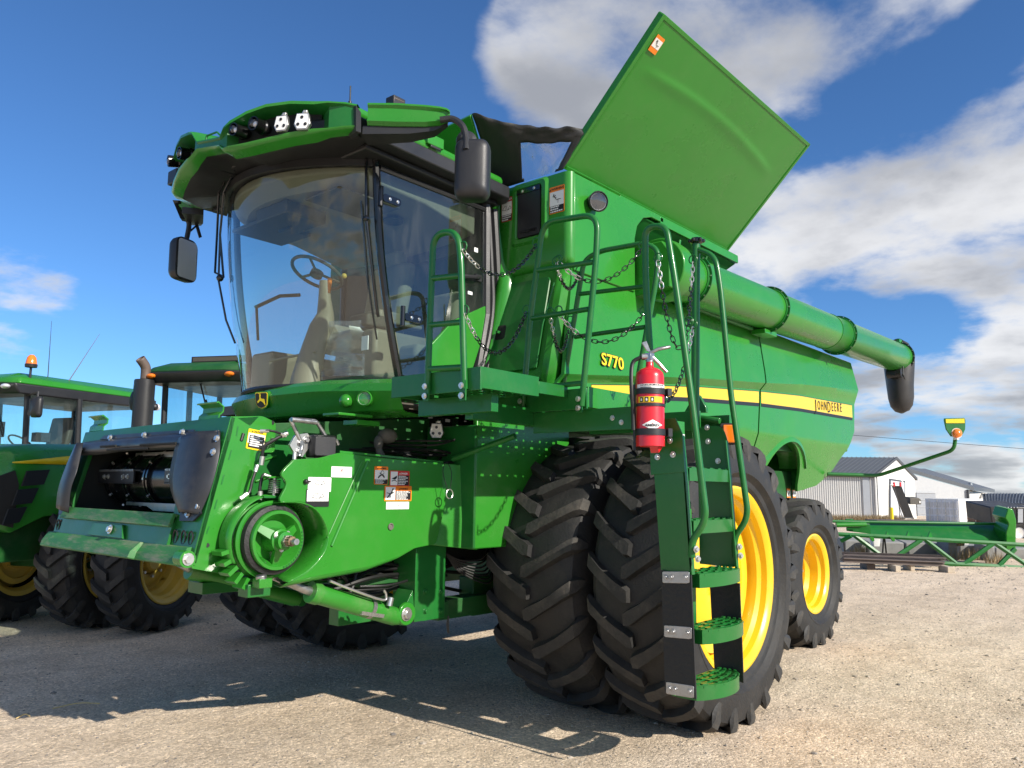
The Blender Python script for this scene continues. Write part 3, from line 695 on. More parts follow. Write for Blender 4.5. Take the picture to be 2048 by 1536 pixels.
# ---- the raised tank lid
def lid():
    U0, U1 = 4.74, 7.53; hy, hz = 3.58, 4.03; ty, tz = 2.70, 4.93
    d = Vector((0, ty - hy, tz - hz)); n = Vector((0, -(tz - hz), -(hy - ty))).normalized()   # outward and down
    def ridge(s, t):
        # a long stamped arc below the free edge
        if s < .03 or s > .93: return 0
        a = .655 + .115 * math.sin(math.pi * (s * .86 + .12)) ** .9 - .03 * s
        e = t - a; k = min(1, (s - .03) / .1, (.93 - s) / .12)
        return .009 * k * (math.exp(-(e / .022) ** 2) if e > 0 else math.exp(-(e / .05) ** 2))
    mb = MB(); NX, NY = 48, 70; rings = []
    for i in range(NX + 1):
        s = i / NX; row = []
        for j in range(NY + 1):
            t = j / NY
            e = min(1, min(s, 1 - s) / .02, min(t, 1 - t) / .03)
            row.append(Vector((U0 + (U1 - U0) * s, hy, hz)) + d * t + n * (ridge(s, t) + .006 * math.sin(s * math.pi) * math.sin(t * math.pi)))
        rings.append(row)
    mb.loft(rings, 'green', close=False)
    o = mb.build('tank_lid', H, angle=60, solid=.006); o['label'] = 'large square tank lid raised and leaning outwards'
    mb = MB(); A = [Vector((U0, hy, hz)), Vector((U1, hy, hz)), Vector((U1, hy, hz)) + d, Vector((U0, hy, hz)) + d]
    for a, b in ((0, 3), (3, 2), (2, 1), (0, 1)):
        p, q = A[a], A[b]; t = (q - p).normalized(); w = n.cross(t) * .016
        mb.prism([p - w - n * .05 - t * .01, p + w - n * .05 - t * .01, p + w + n * .008 - t * .01, p - w + n * .008 - t * .01], q - p + t * .02, 'green')
    mb.build('lid_hem', o, bevel=.003)
    return o, (lambda s, t, k: Vector((U0 + (U1 - U0) * s, hy, hz)) + d * t + n * k), d.normalized(), n
LID, lidpt, lidd, lidn = lid()
# front lid leaning over the cab roof, and the canvas gusset with its clear window
fl = [(4.70, 4.30, 4.0), (4.70, 5.86, 4.0), (4.30, 5.72, 4.38), (4.17, 4.06, 4.38)]
mb = MB(); mb.prism(fl, (.02, 0, .025), 'green'); mb.build('front_tank_lid', H, bevel=.004)
def canvas():
    mb = MB(); NU, NV = 36, 16
    B = lambda u: Vector((4.715, 4.28 + (YS + .08 - 4.28) * u, 4.0))
    T0, T1 = Vector((4.20, 4.06, 4.40)), lidpt(0, .26, -.02)
    T = lambda u: T0.lerp(T1, u) + Vector((0, 0, .006 * math.sin(u * 17) + .004 * math.sin(u * 41) - .03 * math.sin(math.pi * u)))
    V = []; F_ = []
    wu0, wu1, wv0, wv1 = .42, .92, .0, .70
    for i in range(NU + 1):
        for j in range(NV + 1):
            u, v = i / NU, j / NV; p = B(u).lerp(T(u), v)
            w = .020 * math.sin(u * 9 + v * 7) * v * (1 - u * .5) + .010 * math.sin(u * 31 + v * 25) * max(0, v - .7) * 3 + .010 * math.sin(u * 23 - v * 31) * max(0, v - .7) * 3
            if wu0 - .03 < u < wu1 + .03 and wv0 < v < wv1 + .05: w *= .25
            V.append(p + Vector((-w, -w * .3, 0)))
    def inwin(i, j):
        u, v = (i + .5) / NU, (j + .5) / NV
        if not (wu0 < u < wu1 and wv0 < v < wv1): return False
        du = min(u - wu0, wu1 - u) * .9; dv = min(v - wv0, wv1 - v) * .5
        return not (du < .025 and dv < .02)
    fa, fb_ = [], []
    for i in range(NU):
        for j in range(NV):
            q = (i * (NV + 1) + j, (i + 1) * (NV + 1) + j, (i + 1) * (NV + 1) + j + 1, i * (NV + 1) + j + 1)
            (fb_ if inwin(i, j) else fa).append(q)
    c = MB().add(V, fa, 'canvas').build('canvas_gusset', H, angle=80, solid=.004)
    MB().add(V, fb_, 'vinyl').build('clear_window', c, angle=80)
canvas()
# ---- unloading auger
def auger():
    p0, p1 = Vector((5.95, 3.36, 3.405)), Vector((12.75, 3.36, 3.575)); ax = (p1 - p0).normalized(); Lg = (p1 - p0).length; r = .213
    mb = MB(); mb.lathe([(.001, 0), (r, 0), (r, Lg * .55), (r + .006, Lg * .55), (r + .006, Lg * .552), (r, Lg * .553), (r, Lg - .02), (r + .012, Lg - .02), (r + .012, Lg), (r - .01, Lg), (r - .02, Lg - .3)], p0, ax, 'green', 56)
    o = mb.build('unloading_auger', H, angle=50)
    up = Vector((0, 0, 1)); sd = ax.cross(up).normalized(); up = sd.cross(ax)
    for t in (.045, .30, .612, .995):
        c = p0 + ax * Lg * t; mb = MB()
        mb.lathe([(r + .001, -.03), (r + .008, -.03), (r + .012, -.006), (r + .034, -.006), (r + .034, .006), (r + .012, .006), (r + .008, .03), (r + .001, .03)], c, ax, 'green_frame', 56)
        if t > .9: mb = MB().lathe([(r + .012, -.01), (r + .03, -.01), (r + .03, .012), (r + .012, .012)], c, ax, 'black', 56)
        for k in range(16):
            a = 2 * math.pi * k / 16; q = c + (sd * math.cos(a) + up * math.sin(a)) * (r + .023); mb.cyl(q - ax * .014, q + ax * .014, .0075, 'zinc', 6)
        mb.build('flange', o)
    # saddle under the second flange and elbow housing at the tank
    mb = MB(); c = p0 + ax * Lg * .30; mb.box((-.14, -.03, -.05), (.16, .12, -.0), 'green', None, c + Vector((0, 0, -r - .01))); mb.box((-1.9, .02, -.03), (-.2, .06, 0), 'green_frame', None, c + Vector((0, .05, -r + .0))); mb.build('saddle', o, bevel=.005)
    mb = MB(); mb.lathe([(.001, 0), (.26, 0), (.265, .10), (.255, .20), (.215, .24)], p0 - ax * .22, ax, 'green', 48)
    mb.prism([p0 + Vector((-.30, .22, .20)), p0 + Vector((-.30, -.10, .20)), p0 + Vector((-.30, -.17, .10)), p0 + Vector((-.30, -.17, -.20)), p0 + Vector((-.30, .22, -.24))], (.12, 0, 0), 'green')
    mb.build('elbow_housing', o, bevel=.01)
    # rubber spout: a flattened boot hanging from the end
    e = p1
    rings = [[e + Vector((cx + math.cos(a) * a_, math.sin(a) * b_, cz + .10 * math.cos(a) * (1 if cz > -.2 else .3))) for a in [2 * math.pi * k / 24 for k in range(24)]] for cx, cz, a_, b_ in ((-.02, .20, .05, .10), (.03, .17, .10, .16), (.04, .06, .17, .205), (.05, -.08, .20, .215), (.04, -.26, .205, .20), (.04, -.42, .205, .185), (.06, -.60, .20, .175), (.07, -.72, .18, .15), (.09, -.79, .12, .10), (.10, -.805, .04, .04))]
    # keep the ring phase continuous: the first ones face +x, the last ones face down
    mb = MB(); mb.loft(rings, 'boot', caps=True); mb.cyl(e + Vector((-.22, -.1, -.26)), e + Vector((-.22, .1, -.26)), .07, 'black', 14); mb.box((-.3, -.03, -.30), (-.02, .03, -.24), 'black', None, e)
    mb.tube(bez([e + Vector((-.3, -.14, -.18)), e + Vector((-.36, -.16, -.33)), e + Vector((-.25, -.15, -.36)), e + Vector((-.2, -.1, -.28))], 5), .009, 'hose', 6)
    mb.build('rubber_spout', o, angle=50)
    mb = MB(); mb.box((-.06, -.02, 0), (.08, .02, .05), 'green', None, e + Vector((-.08, -.05, r))); mb.build('hook', o)
    return o
auger()
# ---- extremity lamp arm at the rear
def arm():
    a, b, c, d = P(1655, 948, x=10.2), P(1757, 951, x=10.6), P(1908, 900, x=10.6), P(1911, 872, x=10.6)
    mb = MB(); mb.tube(fillet([a, b, c, d], .07, 6), .022, 'green_frame', 12); o = mb.build('warning_lamp_arm', H)
    f = frame(P(1911, 856, x=10.55), cr, (0, 0, 1)); k = (P(1934, 856, x=10.55) - P(1911, 856, x=10.55)).length / 23
    sh = [(-23, 22), (22, 23), (24, 18), (22, -3), (13, -19), (-11, -19), (-21, -3), (-24, 18)]
    mb = MB(); mb.prism([f(x * k, y * k, 0) for x, y in sh], f(0, 0, -.02) - f(0, 0, 0), 'green_frame'); q = mb.build('reflector_plate', o, bevel=.004)
    mb = MB(); mb.prism([f(x * k, y * k, .002) for x, y in ((-21, 20), (21, 21), (21, 11), (-21, 11))], f(0, 0, .003) - f(0, 0, 0), 'yellow_decal'); mb.build('reflective_strip', q)
    mb = MB(); c = f(2 * k, -12 * k, .0)
    n = f(0, 0, 1) - f(0, 0, 0); mb.lathe([(.001, .05), (5 * k, .046), (9 * k, .03), (10.5 * k, .0)], c, n, 'amber', 24); q2 = mb.build('amber_lamp', o)
    mb = MB(); mb.lathe([(10.6 * k, 0), (12 * k, .004), (12 * k, -.02), (10 * k, -.02)], c, n, 'white', 24); mb.box((-.05, -.01, -.012), (.05, .03, 0), 'white', None, c + Vector((0, 0, -12 * k))); mb.build('lamp_ring', q2)
arm()

# ---- landing and walkway decks
def perforated(mb, x0, x1, y0, y1, z, m='green_frame', pitch=.085):
    """deck sheet with real holes in rows: built as strips of quads around each hole"""
    nx, ny = max(1, int((x1 - x0) / pitch)), max(1, int((y1 - y0) / pitch))
    for i in range(nx):
        for j in range(ny):
            a, b = x0 + (x1 - x0) * i / nx, x0 + (x1 - x0) * (i + 1) / nx; c, d = y0 + (y1 - y0) * j / ny, y0 + (y1 - y0) * (j + 1) / ny
            h = .10 if (i + j) % 2 else .19
            ia, ib, ic, id_ = a + (b - a) * (.5 - h), a + (b - a) * (.5 + h), c + (d - c) * (.5 - h), c + (d - c) * (.5 + h)
            mb.add([(a, c, z), (b, c, z), (b, d, z), (a, d, z), (ia, ic, z), (ib, ic, z), (ib, id_, z), (ia, id_, z)], [(0, 1, 5, 4), (1, 2, 6, 5), (2, 3, 7, 6), (3, 0, 4, 7)], m)
mb = MB()
mb.box((3.10, 2.90, 2.075), (3.115, 3.62, 2.20), 'green_frame')                    # front edge of the landing
mb.box((3.115, 2.90, 2.085), (3.60, 2.915, 2.200), 'green_frame'); mb.box((3.60, 2.90, 2.105), (3.88, 2.915, 2.175), 'green_frame')
mb.box((3.115, 3.60, 2.08), (4.6, 3.62, 2.18), 'green_frame')
mb.box((3.88, 2.76, 2.03), (3.895, 3.58, 2.155), 'green_frame')                    # front edge of the second deck
mb.box((3.895, 2.76, 2.04), (4.85, 2.775, 2.165), 'green')
mb.box((3.30, 3.0, 1.98), (3.36, 3.6, 2.08), 'green_frame'); mb.box((3.36, 3.2, 1.95), (4.7, 3.26, 2.06), 'green_frame')
mb.box((3.92, 2.36, 1.90), (3.935, 3.2, 2.03), 'green_frame'); mb.box((4.53, 2.36, 1.93), (4.545, 3.2, 2.05), 'green_frame')
bolts(mb, [P(488 / 2.793 + 820, 1440 / 2.793 + 300, x=3.88), P(1130 / 2.793 + 820, 1497 / 2.793 + 300, x=3.92), P(1180 / 2.793 + 820, 1521 / 2.793 + 300, x=3.92), P(1002, 828, x=3.88)], (-1, 0, 0), .011, .008)
deck = mb.build('landing_frame', H, bevel=.003)
mb = MB(); perforated(mb, 3.115, 3.88, 2.915, 3.60, 2.14); perforated(mb, 3.895, 4.85, 2.775, 3.50, 2.10); perforated(mb, 3.5, 4.6, 3.62, 4.2, 2.14, pitch=.11)
mb.build('deck_plate', deck, solid=.004, smooth=False)
mb = MB(); mb.tube([P(905, 918, y=3.9), P(1030, 872, y=3.4)], .02, 'green_frame', 8); mb.build('deck_brace', deck)
# ---- guard rails
def rail_frame(name, pts, rungs, r=.019, feet=()):
    mb = MB(); mb.tube(fillet(pts, .11, 7), r, 'green_frame', 12)
    for a, b in rungs: mb.tube([a, b], r * .88, 'green_frame', 12)
    for q in feet:
        q = Vector(q); mb.box((-.012, -.022, -.09), (-.002, .022, .02), 'green_frame', None, q); bolts(mb, [q + Vector((-.02, 0, -.01)), q + Vector((-.02, 0, -.065))], (-1, 0, 0), .012, .01)
    return mb.build(name, H)
X1 = 3.085
R1L, R1R = lambda z: Vector((X1, 3.30 - (2.95 - z) * -.0, z)), lambda z: Vector((X1, 3.035 + (z - 2.1) * .02, z))
def RX(x, pts): return [P(a, b, x=x) for a, b in pts]
rail_frame('guard_rail', RX(X1, [(855, 780), (860, 640), (867, 468), (915, 462), (922, 520), (929, 778)]), [RX(X1, [(865, 557), (920, 551)]), RX(X1, [(860, 650), (925, 644)]), RX(X1, [(857, 738), (929, 734)])], feet=RX(X1, [(855, 770), (928, 768)]))
X2 = 3.865
rail_frame('guard_rail', RX(X2, [(1045, 815), (1060, 640), (1086, 445), (1196, 428), (1192, 520), (1163, 812)]), [RX(X2, [(1074, 541), (1188, 524)]), RX(X2, [(1062, 637), (1178, 618)]), RX(X2, [(1048, 778), (1165, 766)])], feet=RX(X2, [(1044, 800), (1160, 795)]))
X3 = 4.62
rail_frame('guard_rail', RX(X3, [(1122, 795), (1140, 690), (1168, 520), (1200, 502), (1290, 486), (1317, 500), (1312, 560), (1266, 810)]), [RX(X3, [(1160, 588), (1296, 572)]), RX(X3, [(1150, 674), (1290, 654)])], feet=[])
# ladder hand rails
rail_frame('hand_rail', RX(3.935, [(1300, 700), (1291, 560), (1290, 455), (1332, 450), (1350, 560), (1382, 790), (1413, 1040), (1384, 1082), (1384, 1115)]), [])
mb = MB(); mb.tube(RX(4.5, [(1392, 488), (1390, 860)]), .026, 'green_frame', 14); mb.tube(fillet(RX(4.5, [(1394, 498), (1430, 512), (1440, 570), (1462, 790), (1497, 1035), (1468, 1075), (1471, 1115)]), .09, 7), .018, 'green_frame', 12)
o = mb.build('hand_rail', H)
mb = MB(); q = P(1393, 482, x=4.5); mb.lathe([(.001, .02), (.03, .018), (.042, .006), (.042, -.012), (.02, -.02), (.018, -.05), (.0, -.05)], q, (0, 0, 1), 'black_gloss', 16)
for k in range(6): mb.ball((q.x + .042 * math.cos(k * 1.047), q.y + .042 * math.sin(k * 1.047), q.z), .014, 'black_gloss', 5)
mb.build('star_knob', o)
# chains
def chain(a, b, sag, n_=None, mt='zinc', parent=None):
    a, b = Vector(a), Vector(b); L_ = (b - a).length; n = 40
    pts = [a.lerp(b, k / n) + Vector((0, 0, -sag * 4 * (k / n) * (1 - k / n))) for k in range(n + 1)]
    acc = [0]
    for p, q in zip(pts, pts[1:]): acc.append(acc[-1] + (q - p).length)
    link_l = .046; cnt = int(acc[-1] / (link_l * .72)); mb = MB()
    def at(s):
        for i in range(n):
            if acc[i + 1] >= s: return pts[i].lerp(pts[i + 1], (s - acc[i]) / max(1e-9, acc[i + 1] - acc[i]))
        return pts[-1]
    for i in range(cnt):
        s = acc[-1] * (i + .5) / cnt; p = at(s); t = (at(min(acc[-1], s + .01)) - at(max(0, s - .01))).normalized()
        side = t.cross(Vector((0, 0, 1))); side = side.normalized() if side.length > .1 else Vector((1, 0, 0)); nn = side.cross(t)
        w = side if i % 2 else nn; hl, hw = link_l / 2, .0115
        loop = [p + t * (hl - hw) * sx_ + (t * math.cos(an) + w * math.sin(an)) * hw for sx_, ans in ((1, (-90, -30, 30, 90)), (-1, (90, 150, 210, 270))) for an in map(math.radians, ans)]
        mb.tube(loop, .0034, 'zinc' if (i < 5) else 'black_gloss', 5, close=True)
    for q in (a, b): mb.tube([q + Vector((0, math.cos(t_) * .028, math.sin(t_) * .028 + .02)) for t_ in [k * math.pi / 6 for k in range(12)]], .0045, 'green_frame', 6, close=True)
    return mb.build('safety_chain', H, weld=False)
chain(P(926, 500, x=X1), P(1072, 490, x=X2), .17)
chain(P(930, 628, x=X1), P(1052, 625, x=X2), .24)
chain(P(1117, 525, x=X2), P(1285, 495, x=4.3), .17)
chain(P(1117, 627, x=X2), P(1287, 628, x=4.3), .18)
chain(P(1112, 528, x=X2), P(1158, 545, x=X3), .14)
chain(P(1100, 630, x=X2), P(1140, 645, x=X3), .22)
chain(P(1316, 522, x=4.1), P(1378, 650, x=4.2), .30)
chain(P(1386, 525, x=4.45), P(1376, 650, x=4.3), .02)
chain(P(1386, 655, x=4.45), P(1325, 805, x=4.0), .12)
# ---- boarding ladder
LX0, LX1 = 3.93, 4.50
lad = MB()
def yl(px, py, x): return P(px, py, x=x)
# folded-sheet side stringers (planes x = const)
a = [yl(1305, 905, LX0), yl(1325, 838, LX0), yl(1352, 838, LX0), yl(1363, 870, LX0), yl(1370, 945, LX0), yl(1384, 1150, LX0), yl(1322, 1142, LX0)]
lad.prism(fillet(a, .05, 4), (.006, 0, 0), 'green_frame')
for p, q in ((a[4], a[5]), (a[3], a[4])): lad.prism([p, q, q + Vector((0, .012, 0)), p + Vector((0, .012, 0))], (.035, 0, 0), 'green_frame')
lad.prism([yl(1301, 895, LX0) , yl(1330, 838, LX0) , yl(1352, 836, LX0), yl(1366, 868, LX0), yl(1370, 944, LX0), yl(1303, 950, LX0)], (-.008, 0, 0), 'green_frame')
bolts(lad, [yl(1315, 914, LX0 - .008), yl(1346, 909, LX0 - .008), yl(1340, 881, LX0 - .008)], (-1, 0, 0), .012, .012)
b = [Vector((LX1, p.y, p.z)) for p in a]
b[0].y = b[1].y = b[6].y = max(b[0].y, 2.36)
lad.prism(fillet(b, .05, 4), (-.006, 0, 0), 'green_frame')
for p, q in ((b[4], b[5]), (b[3], b[4])): lad.prism([p, q, q + Vector((0, .012, 0)), p + Vector((0, .012, 0))], (-.03, 0, 0), 'green_frame')
bolts(lad, [yl(1414, 855, LX1 - .012), yl(1416, 883, LX1 - .012), yl(1436, 922, LX1 - .012)], (-1, 0, 0), .012, .01)
for q in (yl(1385, 1098, LX0), yl(1388, 1117, LX0), yl(1472, 1093, LX1), yl(1474, 1111, LX1)): bolts(lad, [q + Vector((-.004, -.022, 0))], (-.3, -1, 0), .013, .012)
lad.box((LX0 + .03, 2.27, 1.45), (LX0 + .24, 2.28, 1.95), 'green'); lad.box((LX0 + .03, 2.25, 1.05), (LX0 + .27, 2.26, 1.45), 'green')
ladder = lad.build('boarding_ladder', H, bevel=.0015, seg=1)
def step(z, yb, yf, bulge=0.0, deep=.075, holes=True):
    mb = MB(); x0, x1 = LX0 + .07, LX1 - .012; n = 14
    front = [Vector((x0 + (x1 - x0) * k / n, yf - bulge * math.sin(math.pi * (k / n)) ** .7, z)) for k in range(n + 1)]
    back = [Vector((p.x, yb, z)) for p in front]
    # front apron
    mb.loft([[p + Vector((0, .006, 0)), p, p - Vector((0, 0, deep)), p - Vector((0, -.006, deep))] for p in front], 'green_frame')
    mb.box((x0, yb, z - deep * .9), (x1, yb + .006, z), 'green_frame'); mb.box((x0 - .004, yf, z - deep), (x0, yb, z - .002), 'green_frame'); mb.box((x1, yf, z - deep), (x1 + .004, yb, z - .002), 'green_frame')
    # tread: a grid of bars with teeth
    for k in range(1, n, 2):
        p = front[k]; mb.box((p.x - .005, p.y, z - .012), (p.x + .005, yb, z - .001), 'green_frame')
    for k in range(4):
        t = (k + .5) / 4
        for i in range(n):
            p, q = front[i].lerp(back[i], t), front[i + 1].lerp(back[i + 1], t)
            mb.prism([p + Vector((0, -.008, -.006)), q + Vector((0, -.008, -.006)), q + Vector((0, .008, -.006)), p + Vector((0, .008, -.006))], (0, 0, .008 + (.006 if i % 3 == 1 else 0)), 'green_frame')
    return mb.build('step', ladder)
zs = [P(1440, 1362, x=4.2).z, P(1440, 1245, x=4.2).z, P(1440, 1137, x=4.22).z, P(1430, 1035, x=4.22).z, P(1420, 932, x=4.22).z]
step(P(1435, 1372, x=4.2).z + .03, 2.25, 2.13, .08); step(P(1430, 1250, x=4.2).z, 2.22, 2.09, .06); step(P(1425, 1142, x=4.2).z, 2.24, 2.10, .04); step(P(1415, 1040, x=4.2).z, 2.27, 2.13, .01, .07); step(P(1410, 938, x=4.2).z, 2.30, 2.15, .01, .07)
# rubber flaps that carry the two lower steps
def flap(x, q, sgn):
    mb = MB(); mb.prism(q, (.010, 0, 0), 'rubber_flap'); o = mb.build('rubber_flap', ladder)
    mb = MB(); t = (q[1] - q[0]); w = (q[3] - q[0])
    for s in (.04, .49, .955):
        p0 = q[0].lerp(q[3], s); p1 = q[1].lerp(q[2], s); u = (p1 - p0)
        f = frame((p0 + p1) / 2, -u if sgn < 0 else u, w); 
        c = (p0 + p1) / 2; hh = .027
        mb.prism([c + Vector((0, a_ * u.length * .45, b_ * hh + a_ * (u.z * .45))) for a_, b_ in ((-1, -1), (-.8, -1.15), (.9, -1.15), (1, -1), (1, 1), (.9, 1.15), (-.9, 1.15), (-1, 1))], (-.005, 0, 0), 'steel')
        bolts(mb, [c + Vector((-.005, a_ * u.length * .45, a_ * u.z * .45)) for a_ in (-.7, .35, .75)], (-1, 0, 0), .011, .006, 'steel')
    mb.split('clamp_plate', o, bevel=.002)
flap(LX0, [yl(1322, 1140, LX0 - .014), yl(1382, 1150, LX0 - .014), yl(1392, 1398, LX0 - .014), yl(1330, 1384, LX0 - .014)], -1)
c_ = [yl(1418, 1200, LX1), yl(1476, 1160, LX1), yl(1487, 1370, LX1), yl(1430, 1345, LX1)]
c_ = [Vector((LX1 + .002, 2.30, 1.02)), Vector((LX1 + .002, 2.11, 1.02)), Vector((LX1 + .002, 2.10, .46)), Vector((LX1 + .002, 2.28, .50))]
mb = MB(); mb.prism(c_, (.010, 0, 0), 'rubber_flap'); mb.build('rubber_flap', ladder)
mb = MB(); mb.box((LX0 + .03, 2.24, .46), (LX0 + .26, 2.26, 1.05), 'green_frame'); mb.box((LX0 + .26, 2.245, .70), (LX0 + .30, 2.265, 1.02), 'green_frame'); mb.build('riser_plate', ladder, bevel=.003)
# amber marker lamp on the ladder post
mb = MB(); f = frame(P(1459, 868, x=4.62), (.55, -.84, 0), (0, 0, 1)); mb.prism([f(a_, b_, 0) for a_, b_ in rrect(.085, .11, .01)], f(0, 0, .03) - f(0, 0, 0), 'amber'); mk = mb.build('marker_lamp', H, bevel=.006)
mb = MB(); mb.prism([f(a_, b_, -.012) for a_, b_ in rrect(.105, .135, .012)], f(0, 0, .01) - f(0, 0, 0), 'black'); mb.box((-.01, -.01, -.02), (.01, .3, .12), 'green_frame', None, f(0, 0, -.03)); mb.build('lamp_base', mk)
mb = MB(); mb.prism([P(1368, 800 + 25, x=4.75), P(1385, 770 + 25, x=4.75), P(1398, 765 + 25, x=4.75), P(1412, 790 + 25, x=4.75), P(1412, 825, x=4.75)], (.03, 0, 0), 'green_frame'); mb.tube([P(1360, 830, x=4.6), P(1440, 842, x=4.6)], .02, 'green_frame'); mb.build('ladder_hinge', H, bevel=.003)

# ================================================================== FIRE EXTINGUISHER
def extinguisher():
    c = P(1300, 812, x=3.80); zt = P(1300, 737, x=3.80).z; zb = P(1298, 893, x=3.80).z; r = .078; x, y = c.x, c.y
    E_ = thing('fire_extinguisher', 'red fire extinguisher with white label strapped upright beside the boarding ladder', 'fire extinguisher', (x, y, zb))
    mb = MB(); h = zt - zb
    mb.lathe([(.001, .01), (r - .01, .01), (r, 0), (r, h - .05), (r * .93, h - .025), (r * .7, h - .006), (r * .32, h + .006), (.022, h + .01), (.02, h + .035), (.001, h + .035)], (x, y, zb), (0, 0, 1), 'red', 40); mb.build('cylinder', E_, angle=50)
    f = lambda a, z, k=0: Vector((x + (r + k) * math.cos(a), y + (r + k) * math.sin(a), zb + z))
    A0 = math.radians(235)      # towards the viewer
    def band(name, z0, z1, a0, a1, m, k=.0008, n=20):
        mb = MB(); mb.loft([[f(a0 + (a1 - a0) * i / n, z0, k), f(a0 + (a1 - a0) * i / n, z1, k)] for i in range(n + 1)], m, close=False); return mb.build(name, E_)
    H_ = h
    lab = band('instruction_label', H_ * .40 + .11, H_ * .78, A0 - 1.45, A0 + 1.45, 'paper')
    band('class_label', H_ * .545, H_ * .62, A0 - 1.3, A0 + .55, 'yellow_decal', .0016)
    for s_ in range(3):
        a = A0 - 1.02 + s_ * .38
        mb = MB(); mb.loft([[f(a - .12 + .24 * i / 4, H_ * .553, .0024), f(a - .12 + .24 * i / 4, H_ * .612, .0024)] for i in range(5)], 'ink', close=False); mb.build('class_symbol', lab)
        mb = MB(); mb.add([f(a - .05, H_ * .565, .0032), f(a + .05, H_ * .565, .0032), f(a + .06, H_ * .585, .0032), f(a, H_ * .603, .0032), f(a - .06, H_ * .59, .0032)], [(0, 1, 2, 3, 4)], 'paper'); mb.build('class_mark', lab)
    band('class_symbol_bar', H_ * .757, H_ * .775, A0 - 1.1, A0 + .7, 'ink', .0016)
    for z_ in (.735, .72, .705):
        band('label_print', H_ * z_, H_ * z_ + .003, A0 - 1.1, A0 - .3, 'ink', .0018, 6); band('label_print', H_ * z_, H_ * z_ + .002, A0 + .35, A0 + 1.1, 'ink', .0018, 6)
    fr_ = lambda u, v, w: f(A0 - .25 + u / r, H_ * .766 + v, .0026 + w)
    text('INSTRUCTIONS', .018, 'paper', fr_, lab, 'lettering', .0002)
    # maker's white diamond
    mb = MB(); n = 10; q = []
    for i in range(n + 1):
        t = i / n; a = A0 - 1.0 + 1.5 * t; hh = .028 * (1 - abs(2 * t - 1)) + .0004; q.append([f(a, H_ * .262 - hh, .001), f(a, H_ * .262 + hh, .001)])
    mb.loft(q, 'paper', close=False); dm = mb.build('diamond_badge', E_)
    text('AMEREX', .0175, 'ink', lambda u, v, w: f(A0 - .25 + u / r * 1.25, H_ * .255 + v, .002 + w), dm, 'lettering', .0002, offset=.0006)
    text('A', .012, 'reddec', lambda u, v, w: f(A0 - .25 + u / r, H_ * .279 + v, .002 + w), dm, 'lettering', .0002)
    for z_, w_ in ((.655, .032), (.50, .016), (.135, .036)):
        mb = MB(); mb.lathe([(r + .001, 0), (r + .005, 0), (r + .005, w_), (r + .001, w_)], (x, y, zb + H_ * z_), (0, 0, 1), 'black', 36)
        if w_ > .02: mb.box((-.012, -.03, -.004), (.016, .014, w_ + .004), 'black', Matrix.Rotation(math.radians(-20), 3, 'Z'), f(A0 + 1.35, H_ * z_, .012))
        mb.build('strap', E_)
    mb = MB(); mb.prism([f(A0 + .3, 0, -.02), f(A0 + 1.3, 0, -.01), f(A0 + 1.1, -.03, -.03), f(A0 + .8, -.035, -.03)], (0, .05, 0), 'red'); mb.box((-.03, .075, -.02), (.03, .09, H_ * .8), 'black', None, (x, y, zb)); mb.build('bracket', E_)
    top = Vector((x, y, zt + .035)); mb = MB(); rt = cr * 1.0; rt.z = 0
    mb.cyl(top, top + Vector((0, 0, .05)), .021, 'steel', 14); mb.box((-.02, -.02, .01), (.02, .02, .05), 'steel', None, top); mb.cyl(top + Vector((0, 0, .03)), top - rt * .045 + Vector((0, 0, .03)), .018, 'steel')
    mb.tube([top + Vector((0, 0, .05)), top + rt * .05 + Vector((0, 0, .075)), top + rt * .115 + Vector((0, 0, .088))], [.010, .011, .010], 'steel', 8)
    mb.tube([top + Vector((0, 0, .045)), top + rt * .05 + Vector((0, 0, -.005)), top + rt * .095 + Vector((0, 0, -.055))], [.010, .010, .009], 'steel', 8)
    mb.prism([top + Vector((0, 0, .06)) - rt * .01, top + rt * .008 + Vector((0, 0, .06)), top - rt * .015 + Vector((0, 0, .12)), top - rt * .04 + Vector((0, 0, .11))], (0, .006, 0), 'steel')
    mb.build('valve_and_handle', E_, bevel=.001, seg=1)
    mb = MB(); mb.tube(bez([top - rt * .045 + Vector((0, 0, .03)), top - rt * .095 + Vector((0, 0, -.01)), f(A0 - 1.6, H_ * .75, .03), f(A0 - 1.65, H_ * .45, .02), f(A0 - 1.6, H_ * .2, .02)], 8), .011, 'hose', 8); mb.build('hose', E_)
extinguisher()

# ================================================================== CAB
def wsx(t, s): return (3.13 - .21 * s) + (.52 - .08 * s) * t * t - .05 * math.sin(math.pi * s)
HW = .90
def wsp(t, s, k=0): return Vector((wsx(t, s) - k, CY + HW * t, 2.24 + (3.80 - 2.24) * s))
mb = MB(); mb.loft([[wsp(-1 + 2 * i / 28, j / 12) for j in range(13)] for i in range(29)], 'glass', close=False)
ws = mb.build('windshield', H, angle=80)
# frame posts, sills
mb = MB()
for sg in (-1, 1):
    mb.tube([wsp(sg, j / 10) + Vector((.01, 0, 0)) for j in range(11)], .028, 'black_gloss', 8)
    mb.tube([(4.52, CY + sg * HW, 2.9), (4.50, CY + sg * HW, 3.80)], .04, 'black', 8)
    mb.tube([(4.52, CY + sg * HW, 2.9), (4.40, CY + sg * HW, 2.3)], .04, 'black', 8)
mb.tube([wsp(-1 + 2 * i / 24, 0) for i in range(25)], .02, 'black', 6)
mb.loft([[wsp(-1 + 2 * i / 24, 1, .012), wsp(-1 + 2 * i / 24, .965, .012), wsp(-1 + 2 * i / 24, .965, -.02), wsp(-1 + 2 * i / 24, 1, -.02)] for i in range(25)], 'black')
mb.build('cab_frame', H)
